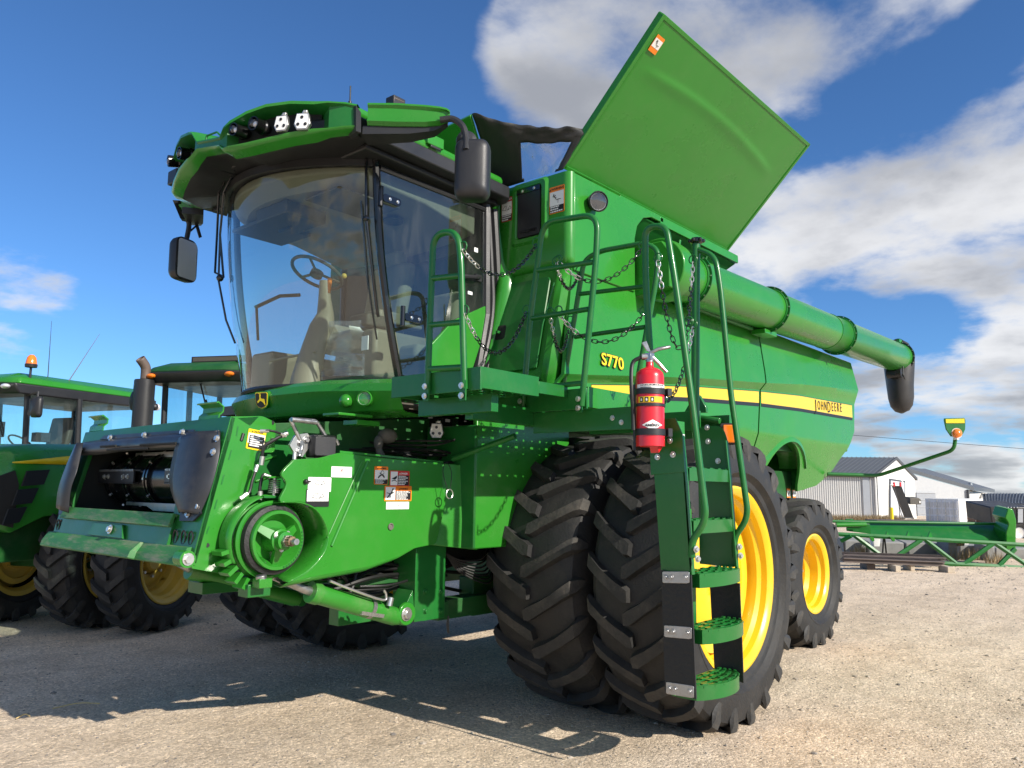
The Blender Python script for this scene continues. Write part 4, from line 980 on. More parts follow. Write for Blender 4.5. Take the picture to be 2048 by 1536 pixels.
# door glass and the painted lower corner of the door
YD = CY - HW - .01
def PY(px, py, y=YD): return P(px, py, y=y)
dg = [wsp(-1, .975) + Vector((.04, 0, 0)), (4.48, YD, 3.74), (4.52, YD, 2.98), PY(905, 648), PY(862, 690), PY(850, 758), PY(806, 752), wsp(-1, .5) + Vector((.03, 0, 0))]
dg = [Vector((Vector(p).x, YD, Vector(p).z)) for p in dg]
mb = MB(); mb.add(dg, [list(range(len(dg)))], 'glass_side'); door = mb.build('door', H, smooth=False)
lp = [PY(857, 692), PY(905, 641), (4.54, YD, 2.99), (4.50, YD, 2.8), (4.36, YD, 2.45), (4.28, YD, 2.28), PY(851, 762)]
lp = [Vector((Vector(p).x, YD - .012, Vector(p).z)) for p in lp]
mb = MB(); mb.prism(fillet(lp + [lp[0]], .05, 4)[:-1], (0, .03, 0), 'green'); mb.build('door_panel', door, bevel=.006)
mb = MB(); e = [(4.50, YD - .01, 3.78), (4.55, YD - .01, 3.3), (4.57, YD - .01, 2.95), (4.50, YD - .01, 2.6), (4.36, YD - .01, 2.24)]
mb.tube(bez(e, 6), .022, 'black', 8); mb.tube(bez([Vector(q) + Vector((.10, .03, 0)) for q in e], 6), .035, 'black', 8)
mb.tube([p + Vector((0, -.004, 0)) for p in dg[3:7]], .006, 'black', 6); mb.tube([(3.40, YD, 3.745), (4.48, YD, 3.745)], .02, 'black', 6); mb.build('door_seal', door)
for (px, py) in ((782, 401), (825, 637)):
    q = PY(px, py, YD - .012); mb = MB(); mb.prism([q + Vector((a_, 0, b_)) for a_, b_ in rrect(.16, .055, .02)], (0, -.014, 0), 'black_gloss'); mb.tube([q + Vector((-.10, -.01, .07)), q + Vector((-.10, -.01, -.07))], .017, 'black_gloss', 8)
    bolts(mb, [q + Vector((-.02, -.014, 0)), q + Vector((.05, -.014, 0))], (0, -1, 0), .008, .006); mb.build('hinge', door)
mb = MB(); q = PY(955, 556, YD - .02); mb.tube([q + Vector((-.22, 0, -.03)), q + Vector((-.05, -.03, -.01)), q + Vector((.02, 0, .01))], .017, 'black', 8); mb.box((-.02, 0, -.02), (.05, .02, .03), 'black', None, q); mb.build('door_handle', door)
for (px, py, w, h, m_) in ((952, 500, .04, .035, 'paper'), (940, 586, .05, .025, 'paper')):
    q = PY(px, py, YD - .006); mb = MB(); mb.prism([q + Vector((a_, 0, b_)) for a_, b_ in rrect(w, h, .003)], (0, -.002, 0), m_); mb.build('glass_sticker', door)
# far side and rear windows
mb = MB(); mb.add([(3.5, CY + HW, 2.45), (4.48, CY + HW, 2.6), (4.48, CY + HW, 3.74), (3.40, CY + HW, 3.74)], [(0, 1, 2, 3)], 'glass'); mb.build('side_window', H)
mb = MB(); xr = 4.50
mb.box((xr, 4.20, 2.15), (xr + .04, 5.96, 2.95), 'beige_dark'); mb.box((xr, 4.20, 3.45), (xr + .04, 5.96, 3.82), 'beige_dark'); mb.box((xr, 4.20, 2.95), (xr + .04, 4.38, 3.45), 'beige_dark'); mb.box((xr, 5.45, 2.95), (xr + .04, 5.96, 3.45), 'beige_dark')
mb.box((3.3, 4.22, 2.10), (4.5, 5.94, 2.17), 'beige_dark'); mb.build('cab_shell', H)
# headliner with its console and vents
mb = MB(); rings = []
for k in range(17):
    t = -.93 + 1.86 * k / 16; xf = wsx(t, .95) + .06; y = CY + HW * t; e = .05 * t * t
    rings.append([Vector((xf, y, 3.76)), Vector((xf, y, 3.70 + e * .6)), Vector((xf + .12, y, 3.62 + e)), Vector((3.9, y, 3.60 + e)), Vector((4.44, y, 3.50 + e)), Vector((4.44, y, 3.78))])
mb.loft(rings, 'beige', close=True, caps=True); mb.box((3.15, 4.9, 3.52), (3.5, 5.3, 3.62), 'beige_dark'); hl = mb.build('headliner', H, bevel=.01)
mb = MB(); mb.box((3.2, 4.35, 3.585), (3.75, 4.75, 3.60), 'beige_dark'); mb.cyl((3.9, 4.6, 3.60), (3.9, 4.6, 3.575), .08, 'beige_dark', 20); mb.box((3.24, 5.38, 3.57), (3.7, 5.8, 3.60), 'beige_dark'); mb.split('overhead_vent', hl, bevel=.005)
# operator seat under its plastic bag, buddy seat, console, steering
mb = MB(); mb.prism([(3.72, 4.86, 2.62), (4.22, 4.86, 2.60), (4.22, 4.86, 2.74), (3.75, 4.86, 2.76)], (0, .52, 0), 'seat')
mb.prism([(4.18, 4.88, 2.72), (4.30, 4.88, 2.72), (4.44, 4.88, 3.42), (4.30, 4.88, 3.42)], (0, .48, 0), 'seat'); mb.box((4.30, 4.98, 3.40), (4.42, 5.26, 3.56), 'seat')
seat = mb.build('operator_seat', H, bevel=.05, seg=3)
mb = MB()
for k, (w, h) in enumerate(((.20, .05), (.23, .05), (.20, .05), (.23, .05), (.21, .05))): mb.box((3.98 - w, 5.1 - w, 2.20 + k * .055), (3.98 + w, 5.1 + w, 2.20 + k * .055 + h), 'beige_dark')
mb.build('seat_bellows', seat, bevel=.02, seg=3)
mb = MB(); mb.box((3.85, 4.66, 2.80), (4.30, 4.82, 2.90), 'beige'); mb.box((3.85, 5.42, 2.80), (4.30, 5.58, 2.90), 'beige'); mb.box((3.70, 4.62, 2.74), (3.9, 4.84, 2.84), 'beige_dark'); mb.split('armrest', seat, bevel=.02, seg=3)
mb = MB(); mb.prism([(3.95, 4.36, 2.50), (4.32, 4.36, 2.50), (4.32, 4.36, 2.62), (3.97, 4.36, 2.62)], (0, .32, 0), 'seat'); mb.prism([(4.28, 4.36, 2.60), (4.38, 4.36, 2.60), (4.46, 4.36, 3.10), (4.37, 4.36, 3.10)], (0, .32, 0), 'seat'); mb.build('buddy_seat', H, bevel=.035, seg=3)
mb = MB(); mb.box((3.72, 4.55, 2.35), (4.3, 4.70, 2.72), 'beige'); mb.box((3.5, 5.55, 2.2), (4.3, 5.85, 2.62), 'beige'); mb.build('side_console', H, bevel=.03, seg=3)
rnd = random.Random(5); mb = MB(); rings = []
for k in range(9):
    z = 2.36 + k * .052; rings.append([(3.78 + math.cos(a) * (.20 + .05 * rnd.random()), 4.92 + math.sin(a) * (.22 + .06 * rnd.random()), z + .02 * rnd.random()) for a in [2 * math.pi * i / 14 for i in range(14)]])
mb.loft(rings, 'bag'); bag = mb.build('seat_plastic_bag', seat, angle=20)
mb = MB(); q = P(730, 686, x=3.5); mb.box((-.003, -.035, -.05), (.003, .035, .05), 'paper', None, q); mb.build('tag', bag)
mb = MB(); col = [((3.42, 4.98, 2.16), .115, .14), ((3.44, 4.98, 2.36), .10, .12), ((3.50, 4.98, 2.60), .085, .10), ((3.56, 4.98, 2.76), .09, .10), ((3.60, 5.0, 2.86), .06, .07), ((3.61, 5.03, 2.98), .045, .055), ((3.62, 5.06, 3.13), .035, .04)]
mb.loft([[(c[0] + math.cos(a) * rx, c[1] + math.sin(a) * ry, c[2]) for a in [2 * math.pi * k / 16 for k in range(16)]] for c, rx, ry in col], 'beige', caps=True); stc = mb.build('steering_column', H, angle=60)
mb = MB(); n = Vector((.42, 0, .9)).normalized(); u_ = Vector((0, 1, 0)); v_ = n.cross(u_); c = P(634, 546, x=3.62)
ringp = [c + (u_ * math.cos(a) + v_ * math.sin(a)) * .205 for a in [2 * math.pi * k / 32 for k in range(32)]]; mb.tube(ringp, .014, 'beige_dark', 8, close=True)
for k in (0, 11, 21): mb.tube([c, ringp[k]], .011, 'beige_dark', 6)
mb.cyl(c - n * .03, c + n * .012, .05, 'beige_dark', 16); mb.ball(tuple(ringp[20] + n * .05), .022, 'yellow_old', 6); mb.build('steering_wheel', stc)
mb = MB(); q = P(659, 573, x=3.55); mb.tube([q + Vector((0, 0, .06)), q + Vector((0, 0, -.05))], [.018, .010], 'orange', 8); mb.build('orange_tag', stc)
mb = MB(); q = Vector((3.40, 4.98, 2.32)); mb.tube([P(540, 722, x=3.38), P(632, 703, x=3.44)], .010, 'beige', 8); mb.box((-.06, .12, -.14), (.02, .25, -.1), 'steel', None, q); mb.build('pedals', stc)
mb = MB(); mb.tube([P(510, 615, x=3.7), P(560, 592, x=3.9), P(600, 590, x=4.0)], .016, 'beige_dark', 8); mb.tube([P(513, 615, x=3.7), P(516, 680, x=3.7)], .012, 'beige_dark', 8); mb.build('grab_bar', H)
mb = MB(); mb.box((-.01, -.075, -.022), (.01, .075, .022), 'black', None, P(570, 457, x=3.35)); mb.tube([P(545, 405, x=3.4), P(545, 450, x=3.35), P(570, 457, x=3.35)], .008, 'black', 6); mb.build('mirror_inside', H, bevel=.004)
# ---- roof
RZ0, RZ1 = 3.83, 3.935
VS = [  # y, x front, z top, z bottom, pocket depth
    (3.93, 3.00, 3.985, 3.815, 0.0), (3.99, 2.95, 4.0, 3.81, .0), (4.08, 2.885, 4.01, 3.80, .02), (4.16, 2.835, 4.015, 3.79, .13), (4.30, 2.75, 4.03, 3.775, .16), (4.46, 2.675, 4.03, 3.755, .16), (4.58, 2.61, 3.995, 3.735, .16), (4.70, 2.56, 3.945, 3.73, .13), (4.76, 2.55, 3.915, 3.735, .02),
    (4.83, 2.565, 3.875, 3.785, 0.0), (4.97, 2.57, 3.90, 3.815, 0.0), (5.14, 2.565, 3.93, 3.845, 0.0), (5.20, 2.555, 4.005, 3.80, .02), (5.26, 2.56, 4.03, 3.79, .13), (5.42, 2.585, 4.06, 3.77, .16),
    (5.60, 2.64, 4.06, 3.75, .16), (5.76, 2.70, 4.04, 3.73, .13), (5.85, 2.77, 4.03, 3.73, .02), (5.98, 2.92, 4.0, 3.76, 0.0), (6.12, 3.05, 3.98, 3.80, 0.0)]
def visor():
    n = len(VS); tops, pock, low, under = [], [], [], []
    for i, (y, x, zt, zb, pd) in enumerate(VS):
        a, b = VS[max(0, i - 1)], VS[min(n - 1, i + 1)]; t = Vector((b[1] - a[1], b[0] - a[0], 0)).normalized(); nn = Vector((-t.y, t.x, 0))
        nn = nn if nn.x < 0 else -nn
        q = Vector((x, y, 0)); Z = lambda k, z: q - nn * k + Vector((0, 0, z))
        hgt = zt - zb; m_ = .030 if pd > .05 else .02
        tops.append([Z(.55, zt + .035), Z(.22, zt + .025), Z(.05, zt + .008), Z(.018, zt), Z(0, zt - .010), Z(.0, zt - m_)])
        pock.append([Z(.0, zt - m_), Z(.012 + pd, zt - m_ - .01 - pd * .1), Z(.012 + pd, zb + m_ + .005 + pd * .1), Z(0, zb + m_)])
        low.append([Z(0, zb + m_), Z(.004, zb + .012), Z(.02, zb), Z(.085, zb - .008 - (.018 if pd > .05 else 0))])
        under.append([Z(.085, zb - .008 - (.018 if pd > .05 else 0)), Z(.20, zb + .02), Z(.42, min(3.80, zb + .05)), Z(.62, 3.80)])
    mb = MB(); mb.loft(tops, 'green', close=False); mb.loft(low, 'green', close=False); rf = mb.build('roof_visor', H, angle=50)
    mb = MB(); mb.loft(pock, 'green_frame', close=False)
    for i in range(n - 1):
        if VS[i][4] > .05 or VS[i + 1][4] > .05: pass
    mb.build('lamp_pocket', rf, angle=30)
    mb = MB(); mb.loft(under, 'black', close=False); mb.build('visor_underside', rf, angle=60)
    for sg in (0, 1):
        st = [s_ for s_ in VS if (s_[0] < 5.0) == (sg == 0) and s_[4] > .1]; mb = MB(); r_ = []
        for (y, x, zt, zb, pd) in st:
            r_.append([(x + .10, y + (.05 if sg == 0 else -.05), zt - .045), (x + .10, y + (.05 if sg == 0 else -.05), zb + .05)])
        mb.loft(r_, 'dark', close=False); mb.build('pocket_liner', rf)
    return rf
rf = visor()
mb = MB()
plan = [(3.05, 3.97), (4.60, 4.02), (4.66, 4.10), (4.66, 2 * CY - 4.10), (4.60, 2 * CY - 4.02), (3.05, 2 * CY - 3.97), (2.90, 5.9), (2.85, CY), (2.90, 4.26)]
mb.prism([(x, y, RZ0) for x, y in plan], (0, 0, .105), 'black'); mb.prism([(x, y, 3.79) for x, y in [(3.2, 4.08), (4.58, 4.12), (4.58, 2 * CY - 4.12), (3.2, 2 * CY - 4.08)]], (0, 0, .04), 'black')
rs = mb.build('roof_base', H, bevel=.012)
mb = MB(); mb.prism([(3.02, 3.985, RZ1), (4.55, 4.05, RZ1), (4.62, 4.14, RZ1), (4.62, 2 * CY - 4.14, RZ1), (4.55, 2 * CY - 4.05, RZ1), (3.02, 2 * CY - 3.985, RZ1), (2.8, CY, RZ1)], (0, 0, .075), 'green'); mb.build('roof_cap', rs, bevel=.03, seg=3)
mb = MB(); q = P(868, 285, y=4.0); mb.box((-.07, -.012, -.03), (.09, .05, .05), 'green', None, q); mb.box((-.04, -.014, -.05), (.06, .0, -.028), 'black', None, q); mb.build('roof_latch', rs, bevel=.008)
# left wing that carries the mirror
def wing(y0, x0, y1, x1, sg):
    a, b = Vector((x0, y0, 0)), Vector((x1, y1, 0)); t = (b - a).normalized(); n = Vector((t.y, -t.x, 0)); n = n if n.x * -1 + n.y * -sg > 0 else -n
    if (n.x > 0): n = -n
    L_ = (b - a).length; rg = []
    for s, zt, zb, th in ((0, 3.975, 3.835, .16), (.35, 3.975, 3.83, .16), (.7, 3.965, 3.83, .14), (.88, 3.955, 3.84, .11), (.96, 3.945, 3.86, .07), (1.0, 3.93, 3.89, .03)):
        q = a + t * L_ * s; Z = lambda k, z: q - n * k + Vector((0, 0, z)); m_ = .028 * (1 if s < .9 else .4)
        rg.append([Z(th, zt), Z(.0, zt), Z(0, zt - .012), Z(.018, zt - m_), Z(.018, zb + m_ + .006), Z(-.002, zb + m_), Z(-.002, zb + m_ - .008), Z(.02, zb), Z(th, zb)])
    mb = MB(); mb.loft(rg, 'green', caps=True); o = mb.build('roof_wing', H, angle=30)
    mb = MB(); mb.loft([[a + t * L_ * s - n * .03 + Vector((0, 0, zb + .004)), a + t * L_ * s - n * .03 + Vector((0, 0, zb - dz)), a + t * L_ * s - n * th + Vector((0, 0, zb - dz)), a + t * L_ * s - n * th + Vector((0, 0, zb + .004))] for s, zb, dz, th in ((-.06, 3.83, .05, .2), (.5, 3.83, .045, .16), (.8, 3.835, .03, .12), (.97, 3.86, .01, .07))], 'black', caps=True); mb.build('wing_underside', o)
    return o
wing(3.86, 3.03, 3.46, 3.37, 1)
w2 = wing(2 * CY - 3.86, 3.03, 2 * CY - 3.50, 3.30, -1)
mb = MB(); mb.prism([P(712, 210, y=3.92), P(722, 225, y=3.90), P(722, 265, y=3.90), P(712, 262, y=3.92)], (.02, .1, 0), 'black'); mb.build('visor_gasket', H)
# big side mirror on its bent arm
def mirror(c, face, w, h, arm, label=None, small=False):
    f = frame(c, face.cross(Vector((0, 0, 1))) * -1, Vector((0, 0, 1)) + face * .02)
    mb = MB(); rg = []
    for k, (s_, d) in enumerate(((.90, -.035), (1.0, -.028), (1.0, .0), (.97, .035), (.86, .062), (.6, .076), (.25, .082), (.01, .083))):
        rg.append([f(u, v, d) for u, v in rrect(w * s_, h * (1 - (1 - s_) * .6), min(w, h) * .28 * s_ * (1 if s_ > .3 else .8), 5)])
    mb.loft(rg, 'black', caps=True); o = mb.build('side_mirror', H, angle=50)
    if label: o['label'] = label
    mb = MB(); mb.add([f(u, v, -.036) for u, v in rrect(w * .86, h * .9, .03)], [list(range(20))], 'chrome'); mb.build('mirror_glass', o)
    mb = MB(); mb.tube(bez(arm, 8), .021, 'black', 10); mb.build('mirror_arm', o)
    return o
mc = P(945, 342, y=3.36); back = Vector((-.80, -.60, 0)).normalized()
mirror(mc, back, .225, .40, [P(880, 240, y=3.50), P(905, 238, y=3.44), P(925, 252, y=3.38), P(932, 275, y=3.36), P(932, 300, y=3.34)], 'big black mirror hanging left of the cab')
mb = MB(); q = P(925, 262, y=3.42); mb.lathe([(.001, .03), (.04, .028), (.065, .01), (.07, -.012), (.001, -.012)], q + Vector((.1, .06, -.01)), Vector((-.7, -.7, .1)), 'black', 24); mb.tube([q, q + Vector((.1, .06, 0))], .012, 'black'); mb.build('round_mirror', H)
m2 = P(368, 520, y=6.45)
mirror(m2, Vector((-.35, .94, 0)).normalized(), .25, .37, [P(372, 435, y=6.45), P(378, 450, y=6.45), P(372, 485, y=6.45)], 'dark mirror on the far side of the cab')
mb = MB(); mb.prism([P(345, 400, y=6.35), P(382, 402, y=6.35), P(388, 430, y=6.4), P(378, 440, y=6.4), P(360, 436, y=6.4)], (.05, .06, 0), 'black'); mb.tube([P(372, 470, y=6.45), P(392, 452, y=6.45)], .008, 'black'); mb.prism([P(388, 440, y=6.45), P(394, 440, y=6.45), P(404, 474, y=6.45), P(399, 476, y=6.45)], (0, .01, 0), 'rubber_flap'); mb.build('mirror_bracket', H)
# lamps in the visor pockets
def projector(c, n, r=.042):
    c, n = Vector(c), Vector(n).normalized(); mb = MB()
    mb.lathe([(.001, -.15), (r * .6, -.14), (r * .7, -.11), (r * 1.0, -.10), (r * 1.12, -.09), (r * 1.12, -.08), (r * .98, -.07), (r * 1.0, -.005), (r * 1.02, .0), (r * .9, .0), (r * .8, -.03), (.001, -.03)], c, n, 'drum', 28)
    o = mb.build('work_lamp', rf); mb = MB(); mb.ball(tuple(c - n * .012), r * .68, 'lens', 8); mb.ball(tuple(c - n * .03), r * .5, 'chrome', 7); mb.build('lens', o); return o
def ledpanel(c, u, s=1):
    f = frame(c, u, (0.0, 0, 1)); k = .052 * s; sh = [(-.72, 1), (.72, 1), (1.0, -.35), (.62, -1.05), (-.62, -1.05), (-1.0, -.35)]
    mb = MB(); mb.prism([f(x * k, y * k, 0) for x, y in sh], f(0, 0, -.03) - f(0, 0, 0), 'steel'); mb.cyl(f(0, k * 1.25, -.02), f(k * .5, k * 1.25, -.02), .014, 'zinc'); mb.cyl(f(0, k, -.02), f(0, k * 1.3, -.02), .010, 'zinc'); o = mb.build('work_lamp', rf, bevel=.003)
    mb = MB(); mb.prism([f(x * k * .86, y * k * .86, .001) for x, y in sh], f(0, 0, .002) - f(0, 0, 0), 'paper')
    q = mb.build('reflector', o); mb = MB()
    for x, y in ((0, .45), (-.45, -.4), (.45, -.4)): mb.lathe([(k * .2, .006), (k * .17, .004), (.001, .0035)], f(x * k, y * k, 0), f(0, 0, 1) - f(0, 0, 0), 'drum', 16)
    mb.split('diode', q)
projector(P(466, 258, y=4.66), (-.95, -.15, -.08)); projector(P(506, 246, y=4.52), (-.95, -.2, -.05), .045)
ledpanel(P(562, 246, y=4.335), (.45, -.9, 0)); ledpanel(P(604, 242, y=4.20), (.55, -.83, 0), 1.05)
projector(P(336, 322, x=2.70), (-.9, .3, -.12), .045); projector(P(358, 306, x=2.62), (-.95, .1, -.1), .045)
mb = MB(); mb.box((-.03, -.08, -.07), (.06, .06, .04), 'black', None, P(350, 352, x=2.74)); mb.build('lamp_housing', rf, bevel=.01)
mb = MB(); mb.tube(fillet([P(412, 284, x=2.62), P(413, 272, x=2.62), P(434, 264, x=2.64), P(440, 270, x=2.64)], .01, 3), .007, 'green_frame'); mb.build('roof_grab', rf)
mb = MB(); mb.tube([P(700, 206, y=4.3), P(701, 172, y=4.3)], .0055, 'black', 6); mb.cyl(P(700, 208, y=4.3), P(700, 203, y=4.3), .012, 'black'); mb.build('antenna', H)
mb = MB(); mb.box((-.05, -.04, -.03), (.05, .04, .035), 'black', None, P(791, 208, y=3.78)); mb.box((-.045, -.042, .0), (.045, .042, .012), 'silver_stack', None, P(791, 206, y=3.78)); mb.build('receiver', H, bevel=.008)
# ---- fascia under the windscreen
FP_ = [(5.80, 3.42), (5.66, 3.30), (5.45, 3.22), (5.2, 3.16), (4.9, 3.135), (4.6, 3.145), (4.3, 3.17), (4.05, 3.205), (3.85, 3.24), (3.72, 3.27)]
FPP = bez([Vector((x, y, 0)) for y, x in FP_], 4)
mb = MB(); rg = []
for i, p in enumerate(FPP):
    a, b = FPP[max(0, i - 1)], FPP[min(len(FPP) - 1, i + 1)]; t = (b - a).normalized(); nn = Vector((t.y, -t.x, 0)); nn = nn if nn.x < 0 else -nn
    e = max(0, (4.4 - p.y)) * .02; zt = 2.255 - e * 2.2; zb = 2.015 + e * .3 + max(0, p.y - 5.2) * .05; pk = .05 if p.y > 4.4 else .05 - (4.4 - p.y) * .03
    F = lambda k, z: p + nn * k + Vector((0, 0, z))
    rg.append([F(-.45, zt + .01), F(-.05, zt), F(.02, zt - .035), F(pk, zt - .085), F(pk - .02, (zt + zb) / 2 - .03), F(pk - .05, zb + .012), F(pk - .075, zb), F(-.30, zb - .01)])
mb.loft(rg, 'green', close=False); fa = mb.build('front_fascia', H, angle=24)
def hitfas(px, py):
    lo = None
    for k in range(len(FPP) - 1):
        for u in range(10):
            p = FPP[k].lerp(FPP[k + 1], u / 10) + Vector((-.035, 0, 0)); d = P(px, py, x=p.x)
            if lo is None or abs(d.y - p.y) < lo[0]: lo = (abs(d.y - p.y), d, (FPP[k + 1] - FPP[k]).normalized())
    return lo[1], lo[2]
# emblem: black shield, yellow outline and a leaping deer
q, tx = hitfas(533, 801); tx = Vector((.33, -.94, 0))
f = frame(q + Vector((-.035, 0, 0)), tx, (-.15, 0, 1)); k = .105
shd = [(-.42, .5), (.42, .5), (.5, .42), (.44, -.30), (.30, -.46), (.0, -.56), (-.30, -.46), (-.44, -.30), (-.5, .42)]
mb = MB(); mb.prism([f(x * k * 1.1, y * k * 1.12, -.03) for x, y in shd], f(0, 0, .034) - f(0, 0, 0), 'green'); mb.prism([f(x * k, y * k, .003) for x, y in shd], f(0, 0, .004) - f(0, 0, 0), 'yellow_decal'); mb.prism([f(x * k * .92, y * k * .93, .0065) for x, y in shd], f(0, 0, .0025) - f(0, 0, 0), 'ink'); em = mb.build('emblem', fa)
deer = [(-.34, -.10), (-.28, -.20), (-.20, -.14), (-.12, -.06), (-.02, -.06), (.10, -.12), (.20, -.20), (.30, -.34), (.34, -.32), (.30, -.16), (.27, -.04), (.28, .04), (.22, .08), (.08, .08), (-.04, .12), (-.06, .22), (-.02, .34), (-.07, .40), (-.12, .34), (-.16, .30), (-.13, .24), (-.14, .12), (-.18, .02), (-.26, -.02)]
mb = MB(); mb.prism([f(x * k * .95, y * k, .0095) for x, y in deer], f(0, 0, .0015) - f(0, 0, 0), 'yellow_decal'); mb.tube([f(-.1 * k, .38 * k, .01), f(-.2 * k, .46 * k, .01)], .0015, 'yellow_decal', 4); mb.tube([f(-.08 * k, .38 * k, .01), f(-.02 * k, .48 * k, .01)], .0015, 'yellow_decal', 4); mb.build('leaping_deer', em)
for (px, py, lamp) in ((733, 799, 1), (692, 802, 0)):
    q, t = hitfas(px, py); n = Vector((-.83, -.52, .05)).normalized()
    if lamp: worklamp(fa, q + n * .03, n, .047, housing='green')
    else: mb = MB(); mb.ball(tuple(q + n * .0), .045, 'green', 8); mb.build('lamp_blank', fa)
# wipers
mb = MB()
mb.tube([wsp(-.985, .99, .05), wsp(-.985, .72, .07), wsp(-.985, .35, .06), wsp(-.97, .30, .03)], .010, 'black_gloss', 8); mb.tube([wsp(-.95, .80, .05), wsp(-.95, .45, .05), wsp(-.95, .2, .04)], .006, 'black_gloss', 6)
mb.ball(tuple(wsp(-.985, .72, .07)), .022, 'black_gloss', 5); mb.build('wiper', H)
mb = MB(); a_ = P(462, 335, x=2.86)
mb.tube([P(466, 330, x=2.88), P(438, 385, x=2.95), P(434, 470, x=3.0), P(430, 545, x=3.02), P(446, 553, x=3.02)], .009, 'black_gloss', 6); mb.tube([P(474, 330, x=2.88), P(448, 385, x=2.95), P(440, 470, x=3.0), P(447, 555, x=3.02)], .009, 'black_gloss', 6)
mb.tube([P(440, 470, x=3.0), P(437, 560, x=3.02), P(452, 640, x=3.04), P(470, 686, x=3.05)], .008, 'black_gloss', 6); mb.ball(tuple(P(440, 556, x=3.02)), .028, 'black_gloss', 6); mb.build('wiper', H)
# ---- cavity under the cab: frame, hoses, lamp, rag
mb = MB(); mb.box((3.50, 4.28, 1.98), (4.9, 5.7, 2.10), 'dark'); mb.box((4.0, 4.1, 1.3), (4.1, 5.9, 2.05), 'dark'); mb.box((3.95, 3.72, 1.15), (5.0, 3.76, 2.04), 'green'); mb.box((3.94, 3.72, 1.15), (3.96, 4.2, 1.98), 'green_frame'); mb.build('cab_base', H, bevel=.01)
rnd = random.Random(11)
for k in range(13):
    y = rnd.uniform(3.95, 4.2); z = rnd.uniform(1.70, 1.86); x = rnd.uniform(3.2, 3.5); mb = MB()
    pts = [Vector((x, y + .2, z)), Vector((x + .3, y, z + rnd.uniform(-.08, .06))), Vector((x + .6, y - .05, z + rnd.uniform(-.1, .08))), Vector((4.05, y + rnd.uniform(-.1, .2), z + rnd.uniform(-.15, .1)))]
    mb.tube(bez(pts, 6), rnd.choice((.010, .013, .008)), 'hose', 6); mb.build('hydraulic_hose', H)
mb = MB(); mb.ball(tuple(P(775, 872, y=4.05)), .055, 'rag', 8, (1.3, 1, .9)); mb.ball(tuple(P(757, 885, y=4.05)), .035, 'rag', 7, (.8, 1, 1.4)); mb.tube(bez([P(760, 880, y=4.05), P(758, 900, y=4.05), P(766, 915, y=4.05)], 4), .022, 'rag', 8); mb.tube([P(815, 895, y=4.1), P(812, 915, y=4.1)], .025, 'rag', 7); mb.split('hose_cover', H, angle=60)
ledpanel(P(873, 861, y=4.0), (.6, -.8, 0), .95)
mb = MB(); mb.box((-.13, -.06, -.008), (.13, .1, .008), 'green', None, P(700, 831, y=3.95)); mb.box((-.06, -.04, -.04), (.12, .1, -.008), 'green', None, P(722, 838, y=3.95)); mb.build('cab_step', H, bevel=.004)

# ================================================================== FEEDER HOUSE
FN = Vector((-1, 0, .225)).normalized(); YF0, YF1 = 4.10, 6.06
def PF(px, py, off=0.0):
    """meets the sloping front face of the feeder house (off = how far in front of it)"""
    v = cf + cr * ((px - 1024) / FPX) - cu * ((py - 768) / FPX); q = Vector((2.17, 0, 1.13)) + FN * off
    return EYE + v * ((q - EYE).dot(FN) / v.dot(FN))
def FZY(y, z, off=0.0): return Vector((2.17 + (z - 1.13) * .225, y, z)) + FN * off
def Z7(a, b): return (a * .42955, 640 + b * .42969)     # readings taken on an enlarged crop
def F7(a, b, off=0.0): return PF(*Z7(a, b), off)
fh = MB()
# hollow casing: floor, roof and walls running back and up
def slab(y0, y1, za0, za1, xb, zb0, zb1, m): 
    a = [FZY(y0, za0, -.03), FZY(y1, za0, -.03), FZY(y1, za1, -.03), FZY(y0, za1, -.03)]; b = [Vector((xb, y0, zb0)), Vector((xb, y1, zb0)), Vector((xb, y1, zb1)), Vector((xb, y0, zb1))]
    fh.add(a + b, [(0, 1, 2, 3), (7, 6, 5, 4), (0, 4, 5, 1), (1, 5, 6, 2), (2, 6, 7, 3), (3, 7, 4, 0)], m)
slab(YF0 + .16, YF1 - .16, 1.28, 1.33, 4.3, 1.45, 1.50, 'green_frame'); slab(YF0 + .16, YF1 - .16, 1.80, 1.86, 4.3, 2.02, 2.08, 'green_frame')
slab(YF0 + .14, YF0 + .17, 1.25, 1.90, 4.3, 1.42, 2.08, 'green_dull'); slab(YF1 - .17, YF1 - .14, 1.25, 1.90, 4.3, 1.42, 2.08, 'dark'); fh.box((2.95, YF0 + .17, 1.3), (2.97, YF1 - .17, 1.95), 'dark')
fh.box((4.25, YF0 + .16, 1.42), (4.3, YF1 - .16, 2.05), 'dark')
feeder = fh.build('feeder_house', H, bevel=.003)
# front frame: side plates, top beam
mb = MB()
def strip(pts, off0, th, m, nm=None):
    """flat sheet lying parallel to the front face"""
    mb.prism([Vector(p) for p in pts], FN * th, m)
top = [PF(165, 868), PF(462, 833), PF(460, 870), PF(455, 905), PF(170, 925)]
mb.prism([FZY(YF0, 1.935), FZY(YF1, 1.915), FZY(YF1, 1.80), FZY(YF0, 1.80)], FN * -.03, 'green_frame')
mb.prism([FZY(YF0, 1.80), FZY(YF0 + .42, 1.80), FZY(YF0 + .30, 1.14), FZY(YF0, 1.14)], FN * -.03, 'green_frame')
mb.prism([FZY(YF1, 1.80), FZY(YF1 - .18, 1.80), FZY(YF1 - .16, 1.14), FZY(YF1, 1.14)], FN * -.03, 'green_frame')
mb.build('front_frame', feeder, bevel=.004)
mb = MB()
P4 = lambda px, py: P(px, py, y=YF0)
sp = [P4(462, 833), P4(525, 832), P4(552, 845), P4(549, 905), P4(520, 905), P4(478, 1075), P4(455, 1142), P4(415, 1140), P4(384, 1130)]
mb.prism(fillet(sp + [sp[0]], .02, 3)[:-1], (0, .012, 0), 'green'); 
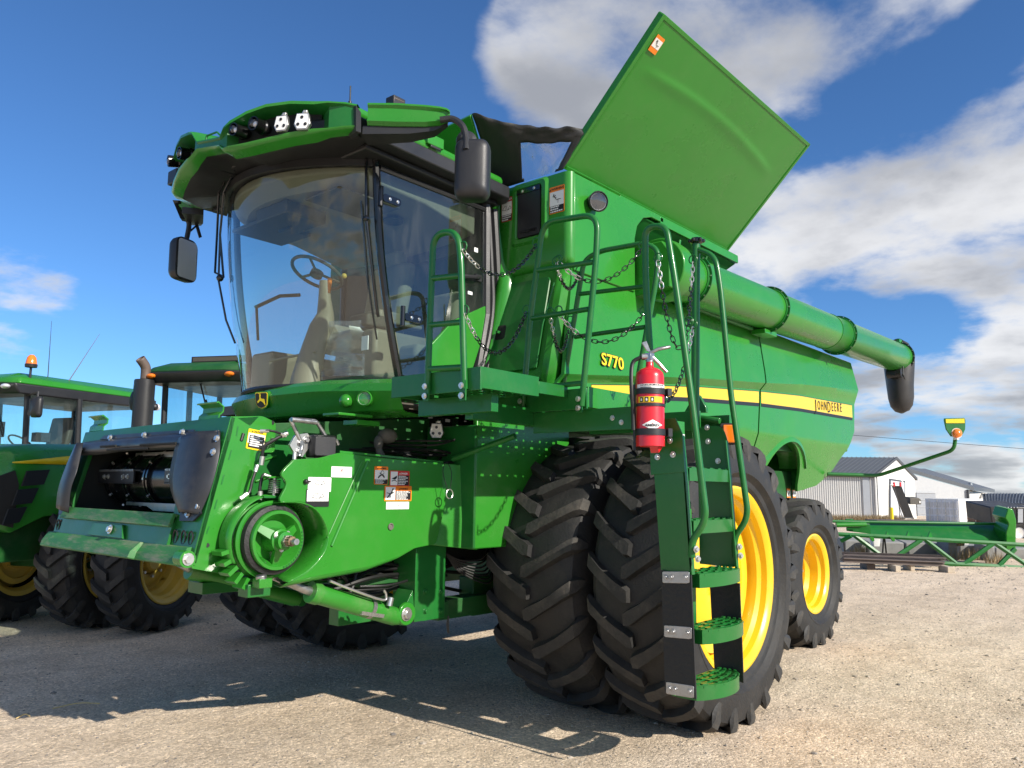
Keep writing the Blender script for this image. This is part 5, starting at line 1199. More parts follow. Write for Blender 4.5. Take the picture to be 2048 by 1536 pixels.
mb.prism([P4(475, 836), P4(518, 833), P4(500, 852)], (0, .10, -.0), 'green_frame')
mb.prism([P4(384, 1130), P4(415, 1140), P4(455, 1142), P4(453, 1149), P4(384, 1137)], (0, .05, 0), 'green')
for (a, b, c, d) in ((1105, 495, 1098, 540), (1075, 605, 1062, 650), (1040, 720, 1028, 765), (1008, 835, 996, 880), (970, 960, 958, 995)):
    p, q = P(*Z7(a, b), y=YF0 - .001), P(*Z7(c, d), y=YF0 - .001); mb.prism([p, p + Vector((.008, 0, 0)), q + Vector((.008, 0, 0)), q], (0, -.001, 0), 'green_frame')
p, q = P(*Z7(1133, 528), y=YF0 - .001), P(*Z7(1123, 562), y=YF0 - .001); mb.tube([p, q], .010, 'ink', 8)
for (a, b) in ((1405 / 2.8986 + 60 + .1, 190 / 2.8986 + 780), (1028 / 2.8986 + 60, 900 / 2.8986 + 780)): mb.cyl(P(a, b, y=YF0 - .002), P(a, b, y=YF0 + .01), .012, 'ink', 14)
plate = mb.build('side_plate', feeder, bevel=.0025)
# inner return wall behind the plate with ribs
mb = MB(); mb.prism([P(505, 905, y=YF0 + .1), P(590, 850, y=YF0 + .1), P(640, 1000, y=YF0 + .12), P(600, 1120, y=YF0 + .12), P(470, 1110, y=YF0 + .1)], (0, .03, 0), 'green_frame')
for k in range(4): p = P(520 - k * 8, 925 + k * 40, y=YF0 + .09); mb.box((0, 0, 0), (.12, .012, .012), 'green', Matrix.Rotation(math.radians(-18), 3, 'Y'), p)
mb.build('inner_wall', feeder, bevel=.003)
# black steel shields bolted round the opening
mb = MB()
def bulge(outer, inner, hgt, m):
    """two outlines joined by a raised band"""
    n = len(outer); mid = [a.lerp(b, .35) + FN * hgt for a, b in zip(outer, inner)]; mid2 = [a.lerp(b, .75) + FN * hgt for a, b in zip(outer, inner)]
    mb.loft([[o_, a, b, i_] for o_, a, b, i_ in zip(outer, mid, mid2, [p + FN * hgt * .3 for p in inner])], m, close=False)
# right shield
outer = [F7(1025, 515, .01), F7(1022, 620, .012), F7(990, 760, .012), F7(955, 850, .012), F7(930, 905, .012)]
inner = [F7(835, 560, .03), F7(818, 630, .03), F7(800, 740, .03), F7(815, 820, .025), F7(848, 900, .01)]
bulge(bez(outer, 4), bez(inner, 4), .045, 'black_shield')
fl = [F7(848, 890, .008), F7(925, 845, .008), F7(940, 900, .008), F7(905, 935, .008), F7(842, 935, .008)]; mb.prism(fl, FN * .008, 'black_shield')
rshield = mb.build('shield', feeder, angle=50, solid=.006)
for q in (F7(1012, 552, .02), F7(995, 615, .03), F7(851, 585, .05), F7(923, 870, .02), F7(877, 903, .02)): mb = MB(); bolts(mb, [q], FN, .014, .012); mb.build('bolt', rshield)
mb = MB(); outer = [F7(378, 600, .01), F7(322, 700, .012), F7(290, 800, .012), F7(280, 870, .012)]; inner = [F7(398, 575, .05), F7(370, 700, .07), F7(340, 790, .07), F7(330, 900, .03)]
bulge(bez(outer, 4), bez(inner, 4), .05, 'black_shield'); mb.prism([F7(285, 830, .008), F7(330, 870, .008), F7(325, 905, .008), F7(280, 905, .008)], FN * .008, 'black_shield'); lsh = mb.build('shield', feeder, angle=50, solid=.006)
for q in (F7(367, 608, .06), F7(294, 852, .02), F7(310, 880, .02)): mb = MB(); bolts(mb, [q], FN, .013, .012); mb.build('bolt', lsh)
mb = MB(); outer = [F7(385, 572, .015), F7(500, 555, .015), F7(680, 540, .015), F7(860, 522, .015), F7(1020, 515, .015)]; inner = [F7(385, 632, .02), F7(480, 628, .02), F7(600, 612, .02), F7(820, 606, .02), F7(850, 600, .02)]
bulge(bez(outer, 4), bez(inner, 4), .035, 'black_shield'); 
mb.prism([F7(470, 556, .012), F7(490, 540, .012), F7(905, 512, .012), F7(912, 524, .012), F7(1020, 515, .012), F7(1020, 540, .012)], FN * .006, 'black_shield')
for (a, b, c, d) in ((500, 605, 690, 598), (655, 582, 820, 574), (470, 590, 540, 585)): mb.tube([F7(a, b, .07), F7(c, d, .07)], .006, 'dark', 5)
ush = mb.build('shield', feeder, angle=50, solid=.005)
for q in (F7(515, 548, .03), F7(673, 536, .03), F7(851, 523, .03)): mb = MB(); bolts(mb, [q], FN, .014, .012); mb.build('bolt', ush)
# hook brackets on the top beam
for (x0, x1, y0) in ((965, 1092, 880), (333, 425, 207)):
    mb = MB()
    if x0 > 900: c0, c1 = PF(396, 830), PF(436, 822)
    else: c0, c1 = PF(178, 858), PF(205, 852)
    c0.z = c1.z = 1.90; L_ = c1.y; pr = [(.0, 0), (-.015, .02), (-.01, .05), (.012, .07), (.015, .10), (-.02, .125), (-.03, .12)]
    mb.loft([[Vector((c.x + .02 + a, c.y, c.z + b)) for a, b in pr] for c in (c0, c1)], 'green', close=False); mb.build('hook', feeder, solid=.008, smooth=False)
# lower sill and dusty saddle bar
mb = MB()
mb.prism([FZY(YF0 + .28, 1.37, .0), FZY(YF1 - .15, 1.37, .0), FZY(YF1 - .15, 1.20, .0), FZY(YF0 + .28, 1.20, .0)], FN * .02, 'green_frame')
mb.prism([FZY(YF0 + .28, 1.385, .03), FZY(YF1 - .15, 1.385, .03), FZY(YF1 - .15, 1.31, .045), FZY(YF0 + .28, 1.31, .045)], FN * -.03, 'green_worn')
mb.prism([FZY(YF0 + .28, 1.37, -.02), FZY(YF1 - .15, 1.37, -.02), FZY(YF1 - .15, 1.40, -.5), FZY(YF0 + .28, 1.40, -.5)], (0, 0, -.015), 'green_worn')
mb.prism([FZY(YF0 + .85, 1.30, .02), FZY(YF0 + 1.25, 1.30, .02), FZY(YF0 + 1.30, 1.22, .02), FZY(YF0 + .80, 1.22, .02)], FN * .02, 'green_frame'); bolts(mb, [FZY(CY, 1.265, .045)], FN, .02, .015)
mb.build('sill', feeder, bevel=.005)
mb = MB(); z0 = 1.155
rg = []
for y in (YF0 + .04, YF0 + .55, YF0 + .56, YF1 - .16, YF1 - .15, YF1 + .02):
    k = 1 if YF0 + .55 < y < YF1 - .155 else .55
    rg.append([FZY(y, z0 + .065, .0), FZY(y, z0 + .058, .03 * k + .006), FZY(y, z0 + .0, .075 * k + .006), FZY(y, z0 - .035, .08 * k + .006), FZY(y, z0 - .04, .07 * k), FZY(y, z0 - .04, .0)])
mb.loft(rg, 'green_worn', caps=True); bar = mb.build('saddle_bar', feeder, angle=30)
mb = MB(); c = FZY(YF0 + .02, z0 + .0, .03); mb.cyl(c + Vector((0, .05, 0)), c + Vector((0, -.03, 0)), .045, 'green', 20); bolts(mb, [c + Vector((0, -.03, 0))], (0, -1, 0), .022, .014); mb.build('pin_boss', bar)
for (ys) in ((YF0 + .07, YF0 + .15, YF0 + .24), (YF1 - .06, YF1 - .11)):
    mb = MB(); 
    for y in ys: mb.tube([FZY(y, 1.265, .004) + Vector((0, math.cos(a) * .022, math.sin(a) * .036)) for a in [2 * math.pi * k / 14 for k in range(14)]], .005, 'ink', 5, close=True)
    mb.split('latch_hole', feeder)
# front drum with bolted slats
dc = Vector((2.58, CY, 1.585)); mb = MB()
mb.lathe([(.01, -.78), (.17, -.78), (.17, -.76), (.165, -.5), (.165, .5), (.17, .74), (.17, .76), (.01, .76)], dc, (0, 1, 0), 'drum', 56)
drum = mb.build('feeder_drum', feeder)
for y in (-.68, -.42, .12, .42, .68):
    mb = MB(); mb.lathe([(.166, -.03), (.183, -.03), (.183, -.012), (.172, -.01), (.172, .01), (.183, .012), (.183, .03), (.166, .03)], dc + Vector((0, y, 0)), (0, 1, 0), 'black_gloss', 40)
    for k in range(10): a = k * .628; c = dc + Vector((math.cos(a) * .185, y, math.sin(a) * .185)); mb.cyl(c, c + Vector((math.cos(a) * .01, 0, math.sin(a) * .01)), .009, 'zinc', 6)
    mb.build('drum_band', drum)
for (p0, p1) in ((F7(370, 766, .0), F7(530, 766, .0)), (F7(672, 766, .0), F7(800, 768, .0))):
    y0, y1 = max(p0.y, p1.y), min(p0.y, p1.y); x = 2.385; z = 1.60; mb = MB()
    mb.box((x, y1, z - .04), (x + .012, y0, z + .04), 'black'); mb.box((x, y1, z + .036), (x + .08, y0, z + .046), 'steel'); mb.box((x, y1, z - .046), (x + .05, y0, z - .036), 'black')
    n = int((y0 - y1) / .022)
    for k in range(n): mb.box((x - .008, y1 + k * .022, z + .034), (x, y1 + k * .022 + .011, z + .048), 'steel')
    bolts(mb, [(x, y1 + (y0 - y1) * t, z) for t in (.15, .27, .70, .82)], (-1, 0, 0), .011, .01); mb.build('slat', drum)
for z in (1.752, 1.42):
    mb = MB(); x = 2.50 if z > 1.6 else 2.46; mb.prism([(x, CY - .30, z - .012), (x, CY - .22, z - .04), (x, CY + .1, z - .04), (x, CY + .2, z - .012), (x, CY + .50, z - .012), (x, CY + .50, z + .012), (x, CY - .30, z + .012)], (.02, 0, 0), 'steel'); mb.build('slat', drum, bevel=.002)
mb = MB(); mb.cyl((2.62, YF1 - .32, 1.36), (2.72, YF1 - .26, 1.56), .05, 'black', 14); mb.build('drum_arm', feeder)
# variable pulley
pc = P(541, 1079, y=3.96); mb = MB()
mb.lathe([(.20, .10), (.245, .09), (.250, .06), (.235, .045), (.215, .04), (.235, .03), (.240, .0), (.225, -.01), (.20, 0)], pc, (0, 1, 0), 'green', 64)
pul = mb.build('drive_pulley', feeder, angle=40)
q2 = P(536, 1075, y=3.90); mb = MB(); mb.lathe([(.17, .05), (.212, .045), (.212, -.010), (.186, -.020), (.178, -.01)], pc + Vector((0, -.035, 0)), (0, 1, 0), 'rubber_flap', 64); mb.build('drive_belt', pul)
mb = MB(); c = pc + Vector((0, -.05, 0))
mb.lathe([(.178, .03), (.184, -.02), (.180, -.03), (.162, -.03), (.152, -.015), (.12, .04), (.075, .04), (.07, -.06), (.058, -.065), (.055, -.10), (.03, -.105), (.001, -.105)], c, (0, 1, 0), 'green', 56)
for k in range(3):
    a = k * 2.094 + .5; d = Vector((math.cos(a), 0, math.sin(a))); t = Vector((-math.sin(a), 0, math.cos(a)))
    mb.prism([c + d * .05 - t * .03 + Vector((0, -.05, 0)), c + d * .154 - t * .02 + Vector((0, -.01, 0)), c + d * .154 + t * .02 + Vector((0, -.01, 0)), c + d * .05 + t * .03 + Vector((0, -.05, 0))], (0, .03, 0), 'green')
for k in range(14): a = -1.3 + k * .12; qq = c + Vector((math.cos(a) * .171, -.031, math.sin(a) * .171)); mb.cyl(qq, qq + Vector((0, -.003, 0)), .006, 'green_frame', 8)
hub = mb.build('pulley_hub', pul, angle=35)
mb = MB(); mb.cyl(c + Vector((0, -.10, 0)), c + Vector((0, -.125, 0)), .038, 'steel', 6); mb.cyl(c + Vector((0, -.12, 0)), c + Vector((0, -.16, 0)), .028, 'rust', 20); mb.cyl(c + Vector((0, -.16, 0)), c + Vector((0, -.20, 0)), .019, 'steel', 16)
for k in range(12): a = k * .5236; qq = c + Vector((math.cos(a) * .028, -.12, math.sin(a) * .028)); mb.cyl(qq, qq + Vector((0, -.04, 0)), .004, 'rust', 5)
bolts(mb, [c + Vector((math.cos(a) * .055, -.067, math.sin(a) * .055)) for a in (.9, 2.6, 4.6)], (0, -1, 0), .010, .010); mb.build('splined_shaft', hub)
pul.matrix_basis = Matrix.Translation(wm(feeder) @ pc) @ Matrix.Diagonal((.89, 1, .89, 1)) @ Matrix.Translation(-(wm(feeder) @ pc))
mb = MB(); mb.lathe([(.238, -.0), (.246, .05), (.240, .12), (.23, .13)], pc, (0, 1, 0), 'green', 40, arc=(math.radians(150), math.radians(285)))
for k in range(5): a = math.radians(195 + k * 12); mb.box((-.01, 0, -.02), (.05, .1, .0), 'green', Matrix.Rotation(-a, 3, 'Y'), pc + Vector((math.cos(a) * .235, .02, -abs(math.sin(a)) * .245)))
mb.build('pulley_guard', feeder, angle=40, solid=.004)
mb = MB(); mb.box((-.07, .0, -.09), (.07, .1, -.02), 'green_frame', None, P(520, 1160, y=3.95)); mb.cyl(P(522, 1150, y=3.9), P(523, 1162, y=3.9), .03, 'steel', 14); mb.box((-.05, -.05, -.03), (.03, .02, .02), 'green', None, P(525, 1163, y=3.92)); mb.build('lower_bracket', feeder, bevel=.004)
# big smooth side cover with the scoop around the pulley
YC = 3.88
def PC(px, py, y=YC): return P(px, py, y=y)
scoop = bez([PC(588, 919), PC(563, 947), PC(573, 968), PC(560, 1003), PC(600, 1004), PC(632, 1018), PC(652, 1048), PC(657, 1078), PC(646, 1110), PC(615, 1143), PC(575, 1166)], 4)
rest = fillet([PC(575, 1166), PC(640, 1152), PC(740, 1134), PC(800, 1113), PC(828, 1097), PC(872, 1088), PC(876, 1075), PC(893, 1000), PC(887, 985), PC(884, 950), PC(886, 926), PC(760, 915), PC(680, 905), PC(640, 916), PC(588, 919)], .03, 3)
mb = MB(); outl = scoop + rest[1:-1]; mb.prism(outl, (0, .02, 0), 'green'); cover = mb.build('side_cover', feeder, bevel=.008, seg=3, angle=25)
mb = MB(); sc = bez([PC(560, 1003), PC(600, 1004), PC(632, 1018), PC(652, 1048), PC(657, 1078), PC(646, 1110), PC(615, 1143), PC(575, 1166)], 4)
ctr = Vector((pc.x, 0, pc.z)); rg = []
for i, p in enumerate(sc):
    inn = Vector((p.x, 0, p.z)).lerp(ctr, .16 + .10 * i / len(sc)); inn.y = YC + .17; mid_ = Vector((p.x, 0, p.z)).lerp(ctr, .03); mid_.y = YC + .04
    rg.append([p + Vector((0, -.006, 0)), p.lerp(Vector((ctr.x, p.y, ctr.z)), .02) + Vector((0, -.004, 0)), mid_, inn])
mb.loft(rg, 'green', close=False); mb.build('scoop', cover, angle=70, solid=.006)
mb = MB(); mb.tube([PC(736, 921, YC - .002), PC(663, 1092, YC - .002)], .010, 'green', 10); mb.tube([PC(724, 922, YC - .001), PC(655, 1075, YC - .001)], .006, 'green', 8); mb.build('rib', cover)
lo = [PC(575, 1166), PC(640, 1152), PC(740, 1134), PC(800, 1113), PC(828, 1097)]
mb = MB(); mb.loft([[p + Vector((0, .004, 0)), p + Vector((0, .07, -.03)), p + Vector((0, .13, -.02))] for p in lo], 'green', close=False); mb.prism([PC(680, 905, YC + .02), PC(886, 926, YC + .02), PC(886, 926, YC + .12), PC(680, 905, YC + .12)], (0, 0, .01), 'green'); mb.split('cover_return', cover, solid=.005)
mb = MB(); mb.prism([PC(862, 925, YC + .05), PC(1000, 935, YC - .12), PC(1000, 1060, YC - .12), PC(955, 1100, YC - .1), PC(862, 1090, YC + .05)], (0, .02, 0), 'green'); mb.build('rear_cover', feeder, bevel=.005)
mb = MB(); q = PC(781, 1053, YC - .002); mb.lathe([(.022, -.006), (.018, -.008), (.012, .0), (.001, .0)], q, (0, 1, 0), 'rag', 18); q = PC(612, 963, YC - .01); mb.ball(tuple(q), .014, 'ink', 6); mb.tube([q, q + Vector((.025, -.01, 0))], .006, 'ink', 6); mb.build('cover_latch', cover)
mb = MB(); q = P(899, 988, y=3.78); mb.tube([q + Vector((math.cos(a) * .03, 0, math.sin(a) * .03)) for a in [k * math.pi / 8 for k in range(16)]], .004, 'zinc', 6, close=True); mb.tube(bez([P(897, 985, y=3.78), P(886, 945, y=3.8), P(893, 925, y=3.8), P(903, 945, y=3.8), P(900, 985, y=3.78)], 6), .0025, 'ink', 5); mb.build('key_ring', cover)
# coupler with lifting handle, multi-hose block and hoses
mb = MB(); B_ = lambda px, py, y=3.98: P(px, py, y=y)
mb.tube(fillet([B_(598, 912), B_(605, 890), B_(580, 838), B_(632, 842), B_(655, 878)], .02, 4), .012, 'steel', 10); mb.tube([B_(583, 839, 3.90), B_(632, 845, 3.90)], .014, 'steel', 10)
mb.prism([B_(580, 890), B_(592, 870), B_(615, 866), B_(628, 885), B_(615, 900), B_(605, 914), B_(592, 912)], (0, .02, 0), 'zinc'); bolts(mb, [B_(600, 886), B_(612, 880), B_(597, 903)], (0, -1, 0), .014, .014, 'steel')
mb.tube(fillet([B_(655, 878), B_(672, 880), B_(676, 890)], .01, 3), .012, 'steel', 8)
cp = mb.build('coupler', feeder, bevel=.002)
mb = MB(); f = frame(B_(647, 893, 3.93), (1, -.2, 0), (0, 0, 1)); rg = [[f(u, v, d) for u, v in rrect(w, h, .012)] for w, h, d in ((.15, .13, -.08), (.155, .135, 0), (.13, .11, .03), (.12, .10, .03))]
mb.loft(rg, 'black', caps=True); mb.tube([f(-.06, -.075, .01), f(.07, -.08, .01)], .009, 'black'); mb.build('multi_coupler_block', cp, bevel=.004)
for pts, r_ in (([B_(575, 866, 4.0), B_(548, 880, 4.02), B_(528, 895, 4.04), B_(522, 930, 4.05)], .010), ([B_(572, 872, 4.0), B_(545, 862, 4.0), B_(520, 862, 4.04)], .007), ([B_(515, 930, 4.04), B_(505, 960, 4.04), B_(498, 985, 4.04), B_(480, 998, 4.04)], .009), ([B_(540, 955, 4.02), B_(527, 950, 4.03), B_(520, 975, 4.03), B_(521, 1000, 4.03)], .010), ([B_(590, 905), B_(588, 925), B_(586, 945)], .009)):
    mb = MB(); mb.tube(bez(pts, 6), r_, 'hose', 8); a, b = Vector(pts[-1]), Vector(pts[-2]); t = (b - a).normalized(); mb.tube([a, a + t * .05], r_ * 1.5, 'zinc', 8); a, b = Vector(pts[0]), Vector(pts[1]); t = (b - a).normalized(); mb.tube([a, a + t * .04], r_ * 1.4, 'zinc', 8); mb.build('hydraulic_hose', feeder)
mb = MB(); q = B_(548, 985, 3.98); 
for k in range(7): mb.tube([q + Vector((math.cos(a) * .03, math.sin(a) * .03, k * .011)) for a in [j * math.pi / 6 for j in range(12)]], .004, 'steel', 5, close=True)
mb.cyl(q + Vector((0, 0, -.02)), q + Vector((0, 0, .09)), .010, 'zinc'); mb.box((-.06, -.04, .08), (.06, .03, .09), 'green', None, q); mb.box((-.08, -.03, -.03), (.03, .05, -.02), 'green_frame', None, q); mb.build('tension_spring', feeder)
# lift cylinders and lower frame
for nm, a, b, c, y, yd in (('lift_cylinder', (545, 1150), (628, 1186), (800, 1236), 4.02, 4.02), ('lift_cylinder', (330, 1110), (385, 1142), (600, 1200), 5.35, 5.35)):
    mb = MB(); A_, B2, C_ = P(*a, y=y), P(*b, y=y), P(*c, y=y); t = (C_ - B2).normalized()
    mb.cyl(B2 + t * .0, C_ - t * .05, .058, 'green_dusty', 24); mb.cyl(B2 - t * .03, B2 + t * .03, .064, 'green_dusty', 24); mb.cyl(C_ - t * .09, C_ - t * .02, .05, 'green_dusty', 20)
    mb.cyl(C_ + Vector((0, -.03, 0)), C_ + Vector((0, .06, 0)), .045, 'green_frame', 18); o = mb.build(nm, H, bevel=.003)
    mb = MB(); mb.cyl(A_, B2, .026, 'steel', 16); mb.build('piston_rod', o)
mb = MB(); q = P(745, 1222, y=3.96); t = Vector((1, 0, -.33)).normalized()
mb.lathe([(.060, -.014), (.064, -.014), (.064, .014), (.060, .014)], P(738, 1216, y=4.02), t, 'steel', 24); mb.box((-.08, -.01, -.01), (.10, .012, .012), 'zinc', Matrix.Rotation(math.radians(12), 3, 'Y'), P(742, 1229, y=3.97)); mb.tube(bez([P(660, 1162, y=3.95), P(700, 1178, y=3.95), P(765, 1200, y=3.95), P(772, 1190, y=3.95), P(768, 1180, y=3.95)], 5), .008, 'zinc', 8); mb.cyl(P(782, 1195, y=3.96), P(778, 1212, y=3.96), .02, 'zinc'); mb.build('hose_clamp', H)
mb = MB(); mb.box((P(828, 1100, y=4.0).x, 3.98, P(830, 1243, y=4.0).z), (P(845, 1100, y=4.0).x, 4.2, 1.35), 'green_frame'); mb.box((P(845, 1100, y=4.0).x, 3.98, P(830, 1243, y=4.0).z), (P(888, 1100, y=4.0).x, 3.99, 1.35), 'green_frame')
q = P(815, 1228, y=3.97); mb.lathe([(.07, 0), (.075, .02), (.001, .02)], q, (0, 1, 0), 'green', 24); mb.lathe([(.07, 0), (.001, 0)], q, (0, 1, 0), 'green', 24); bolts(mb, [q + Vector((-.01, -.0, 0))], (0, -1, 0), .03, .02)
for py in (1183, 1222): bolts(mb, [P(850, py, y=3.98), P(882, py, y=3.98)], (0, -1, 0), .013, .014, 'green_frame')
mb.prism([P(795, 1245, y=3.985), P(826, 1180, y=3.985), P(830, 1240, y=3.985)], (0, .15, 0), 'green_frame')
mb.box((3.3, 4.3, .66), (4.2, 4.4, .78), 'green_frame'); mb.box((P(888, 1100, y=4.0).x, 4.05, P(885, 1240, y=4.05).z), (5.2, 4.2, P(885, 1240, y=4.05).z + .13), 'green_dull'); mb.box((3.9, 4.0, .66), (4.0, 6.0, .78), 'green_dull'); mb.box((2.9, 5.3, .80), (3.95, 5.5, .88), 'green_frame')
mb.build('lift_frame', H, bevel=.004)
mb = MB(); mb.tube(bez([P(1052 / 2.9536 + 540, 1335 / 2.9536 + 780, y=4.0), P(1050 / 2.9536 + 540, 1400 / 2.9536 + 780, y=4.0), P(1055 / 2.9536 + 540, 1435 / 2.9536 + 780, y=4.0)], 4), .008, 'hose', 6); mb.build('drain_hose', H)
rnd = random.Random(21)
for k in range(14):
    y = rnd.uniform(4.05, 4.3); mb = MB(); a = P(rnd.uniform(650, 720), rnd.uniform(1140, 1185), y=y); b = P(rnd.uniform(740, 790), rnd.uniform(1120, 1200), y=y + rnd.uniform(-.05, .1)); c = P(rnd.uniform(820, 960), rnd.uniform(1100, 1190), y=y + .1)
    mb.tube(bez([a, b, c], 6), rnd.choice((.008, .011, .014)), 'hose', 6); mb.build('hydraulic_hose', H)
for k in range(7):
    mb = MB(); mb.tube(bez([P(890, 1105, y=4.05), P(920, 1120 + k * 4, y=4.0), P(960 + k * 3, 1118 + k * 8, y=3.95), P(985, 1090 + k * 6, y=4.1)], 6), .007, 'hose', 6); mb.build('hydraulic_hose', H)
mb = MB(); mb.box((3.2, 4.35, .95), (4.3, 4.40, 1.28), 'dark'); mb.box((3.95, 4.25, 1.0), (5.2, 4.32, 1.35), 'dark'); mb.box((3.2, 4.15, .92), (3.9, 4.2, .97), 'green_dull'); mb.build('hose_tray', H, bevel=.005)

# ---- warning decals (sheet, header band, print, pictogram)
def decal(parent, o, u, v, w, h, head, word=None, side=False, pict=0, lines=4, base=None):
    f = frame(o, u, v); hc = {'orange': 'orange', 'red': 'reddec', 'yellow': 'yellow_decal', None: 'paper'}[head]
    mb = MB(); mb.prism([f(a, b, .001) for a, b in rrect(w, h, min(w, h) * .06)], f(0, 0, .0012) - f(0, 0, 0), base or hc); d = mb.build('decal', parent)
    m = w * .035; k = .0034
    def quad(nm, x0, y0, x1, y1, mt, kk=k): mb = MB(); mb.add([f(x0, y0, kk), f(x1, y0, kk), f(x1, y1, kk), f(x0, y1, kk)], [(0, 1, 2, 3)], mt); return mb.build(nm, d)
    L0, R0, B0, T0 = -w / 2 + m, w / 2 - m, -h / 2 + m, h / 2 - m
    if side: px1 = L0 + (R0 - L0) * .38; quad('pictogram_field', L0, B0, px1, T0, 'paper'); tx0, tx1, ty1 = px1 + m * .3, R0, T0 - h * .24; pc_ = ((L0 + px1) / 2, (B0 + T0) / 2, (px1 - L0) * .42)
    else: ty1 = B0 + h * .26; quad('pictogram_field', L0, ty1, R0, T0 - (h * .17 if head else 0), 'paper'); tx0, tx1 = L0, R0; pc_ = (0, (ty1 + T0 - (h * .17 if head else 0)) / 2, min(w, h) * .30)
    if lines:
        quad('text_field', tx0, B0, tx1, ty1, 'ink')
        mb = MB(); rr = random.Random(int(w * 1e5)); n = lines
        for i in range(n):
            y = B0 + (ty1 - B0) * (i + .5) / n; e = tx0 + (tx1 - tx0) * (.05 + .9 * rr.uniform(.6, 1)); hh = (ty1 - B0) / n * .28; x = tx0 + (tx1 - tx0) * .05
            while x < e: x2 = min(e, x + (tx1 - tx0) * rr.uniform(.06, .16)); mb.add([f(x, y - hh, .0044), f(x2, y - hh, .0044), f(x2, y + hh, .0044), f(x, y + hh, .0044)], [(0, 1, 2, 3)], 'paper'); x = x2 + (tx1 - tx0) * .025
        mb.build('print', d, weld=False)
    if word:
        hx = (tx0 + tx1) / 2 if side else 0; hy = (ty1 + T0) / 2 if side else T0 - h * .075; sz = (h * .15 if side else h * .12)
        f2 = lambda a, b, c: f(hx + sz * .35 + a, hy + b, .0042 + c)
        text(word, sz, 'paper' if head == 'red' else 'ink', f2, d, 'lettering', .0001, offset=.0004)
        tw = sz * .33 * len(word); x = hx - tw - sz * .5; mb = MB(); mb.add([f(x, hy - sz * .4, .0042), f(x + sz * .7, hy - sz * .4, .0042), f(x + sz * .35, hy + sz * .4, .0042)], [(0, 1, 2)], 'paper' if head == 'red' else 'ink'); mb.build('alert_triangle', d)
    cx, cy, r = pc_; q = lambda a, b: f(cx + a * r, cy + b * r, .0046); mb = MB()
    if pict == 1:   # a figure falling from a ledge
        mb.tube([q(-.1, -.25), q(.9, -.25)], r * .06, 'ink', 4); mb.tube([q(.3, -.25), q(.3, -.9)], r * .05, 'ink', 4); mb.tube([q(-.7, .7), q(-.5, .3), q(-.15, .1), q(-.3, -.1)], r * .09, 'ink', 5); mb.tube([q(-.85, .45), q(-.55, .35), q(-.2, .6)], r * .07, 'ink', 4); mb.ball(tuple(q(-.62, .72)), r * .12, 'ink', 5, (1, 1, 1))
    elif pict == 2:  # hand drawn into a belt
        mb.tube(bez([q(-.8, -.6), q(-.2, -.1), q(.3, -.1), q(.7, -.5)], 4), r * .13, 'ink', 5); mb.tube([q(.25 + .35 * math.cos(a), .4 + .35 * math.sin(a)) for a in [k * math.pi / 6 for k in range(12)]], r * .04, 'ink', 4, close=True); mb.ball(tuple(q(-.3, .25)), r * .12, 'ink', 5)
    elif pict == 3:  # cover on a figure
        mb.add([q(-.9, -.1), q(.9, .7), q(.9, .1), q(.3, -.3)], [(0, 1, 2, 3)], 'ink'); mb.tube([q(-.8, -.7), q(-.2, -.5), q(.5, -.55), q(.8, -.85)], r * .09, 'ink', 5)
    elif pict == 4:
        mb.tube([q(-.8, -.8), q(-.1, -.1), q(.7, .2)], r * .12, 'ink', 5); mb.tube([q(.1, -.1), q(.6, .9)], r * .16, 'ink', 5); mb.tube([q(-.9, .1), q(-.3, 0), q(.1, -.1)], r * .07, 'ink', 5)
    elif pict == 5:
        for a0 in (-1, 1): mb.tube([q(-.8 * a0, -.7), q(.8 * a0, .7)], r * .06, 'reddec', 4)
        mb.tube([q(-.6, -.5), q(0, .4), q(.5, .5)], r * .07, 'ink', 4); mb.tube([q(1.2, -.6), q(1.2, .6)], r * .04, 'ink', 4); mb.tube([q(1.6, -.2), q(2.2, .4), q(2.6, -.1), q(1.6, -.2)], r * .05, 'rag', 4)
    elif pict == 6:
        mb.tube([q(-1.3, -.3), q(-.7, .5), q(-.1, .45), q(-.3, -.5), q(-1.3, -.3)], r * .06, 'rag', 4); mb.tube([q(.3, -.5), q(1.0, .4), q(1.4, -.2), q(.3, -.5)], r * .07, 'ink', 4); mb.tube([q(.1, -.8), q(.1, .8)], r * .03, 'ink', 4)
    if pict: mb.build('pictogram', d, weld=False)
    return d
UX, UZ = (1, 0, 0), (0, 0, 1)
def cov(px, py): return PC(px, py, YC - .001)
decal(cover, cov(683, 944), UX, UZ, .15, .063, None, None, pict=5, lines=0)
decal(cover, cov(639, 969), UX, UZ, .16, .083, None, None, pict=6, lines=0); decal(cover, cov(635, 996), UX, UZ, .16, .10, None, None, pict=6, lines=0, base='ink')
decal(cover, cov(762, 951), UX, UZ, .11, .112, 'orange', 'WARNING', pict=2); decal(cover, cov(799, 957), UX, UZ, .165, .097, 'red', 'DANGER', side=True, pict=3, lines=6)
decal(cover, cov(796, 987), UX, UZ, .225, .095, 'orange', 'WARNING', side=True, pict=4, lines=8); decal(cover, cov(795, 1011), UX, UZ, .19, .046, None, None, pict=6, lines=0)
q = P(512, 880, y=YF0 - .001); decal(plate, q, (1, 0, -.12), (.08, 0, 1), .115, .115, 'yellow', 'CAUTION', pict=0, lines=0)
f = frame(q + Vector((0, -.0045, -.012)), (1, 0, -.12), (.08, 0, 1)); mb = MB(); mb.add([f(a, b, 0) for a, b in ((-.048, -.036), (.048, -.036), (.048, .034), (-.048, .034))], [(0, 1, 2, 3)], 'ink')
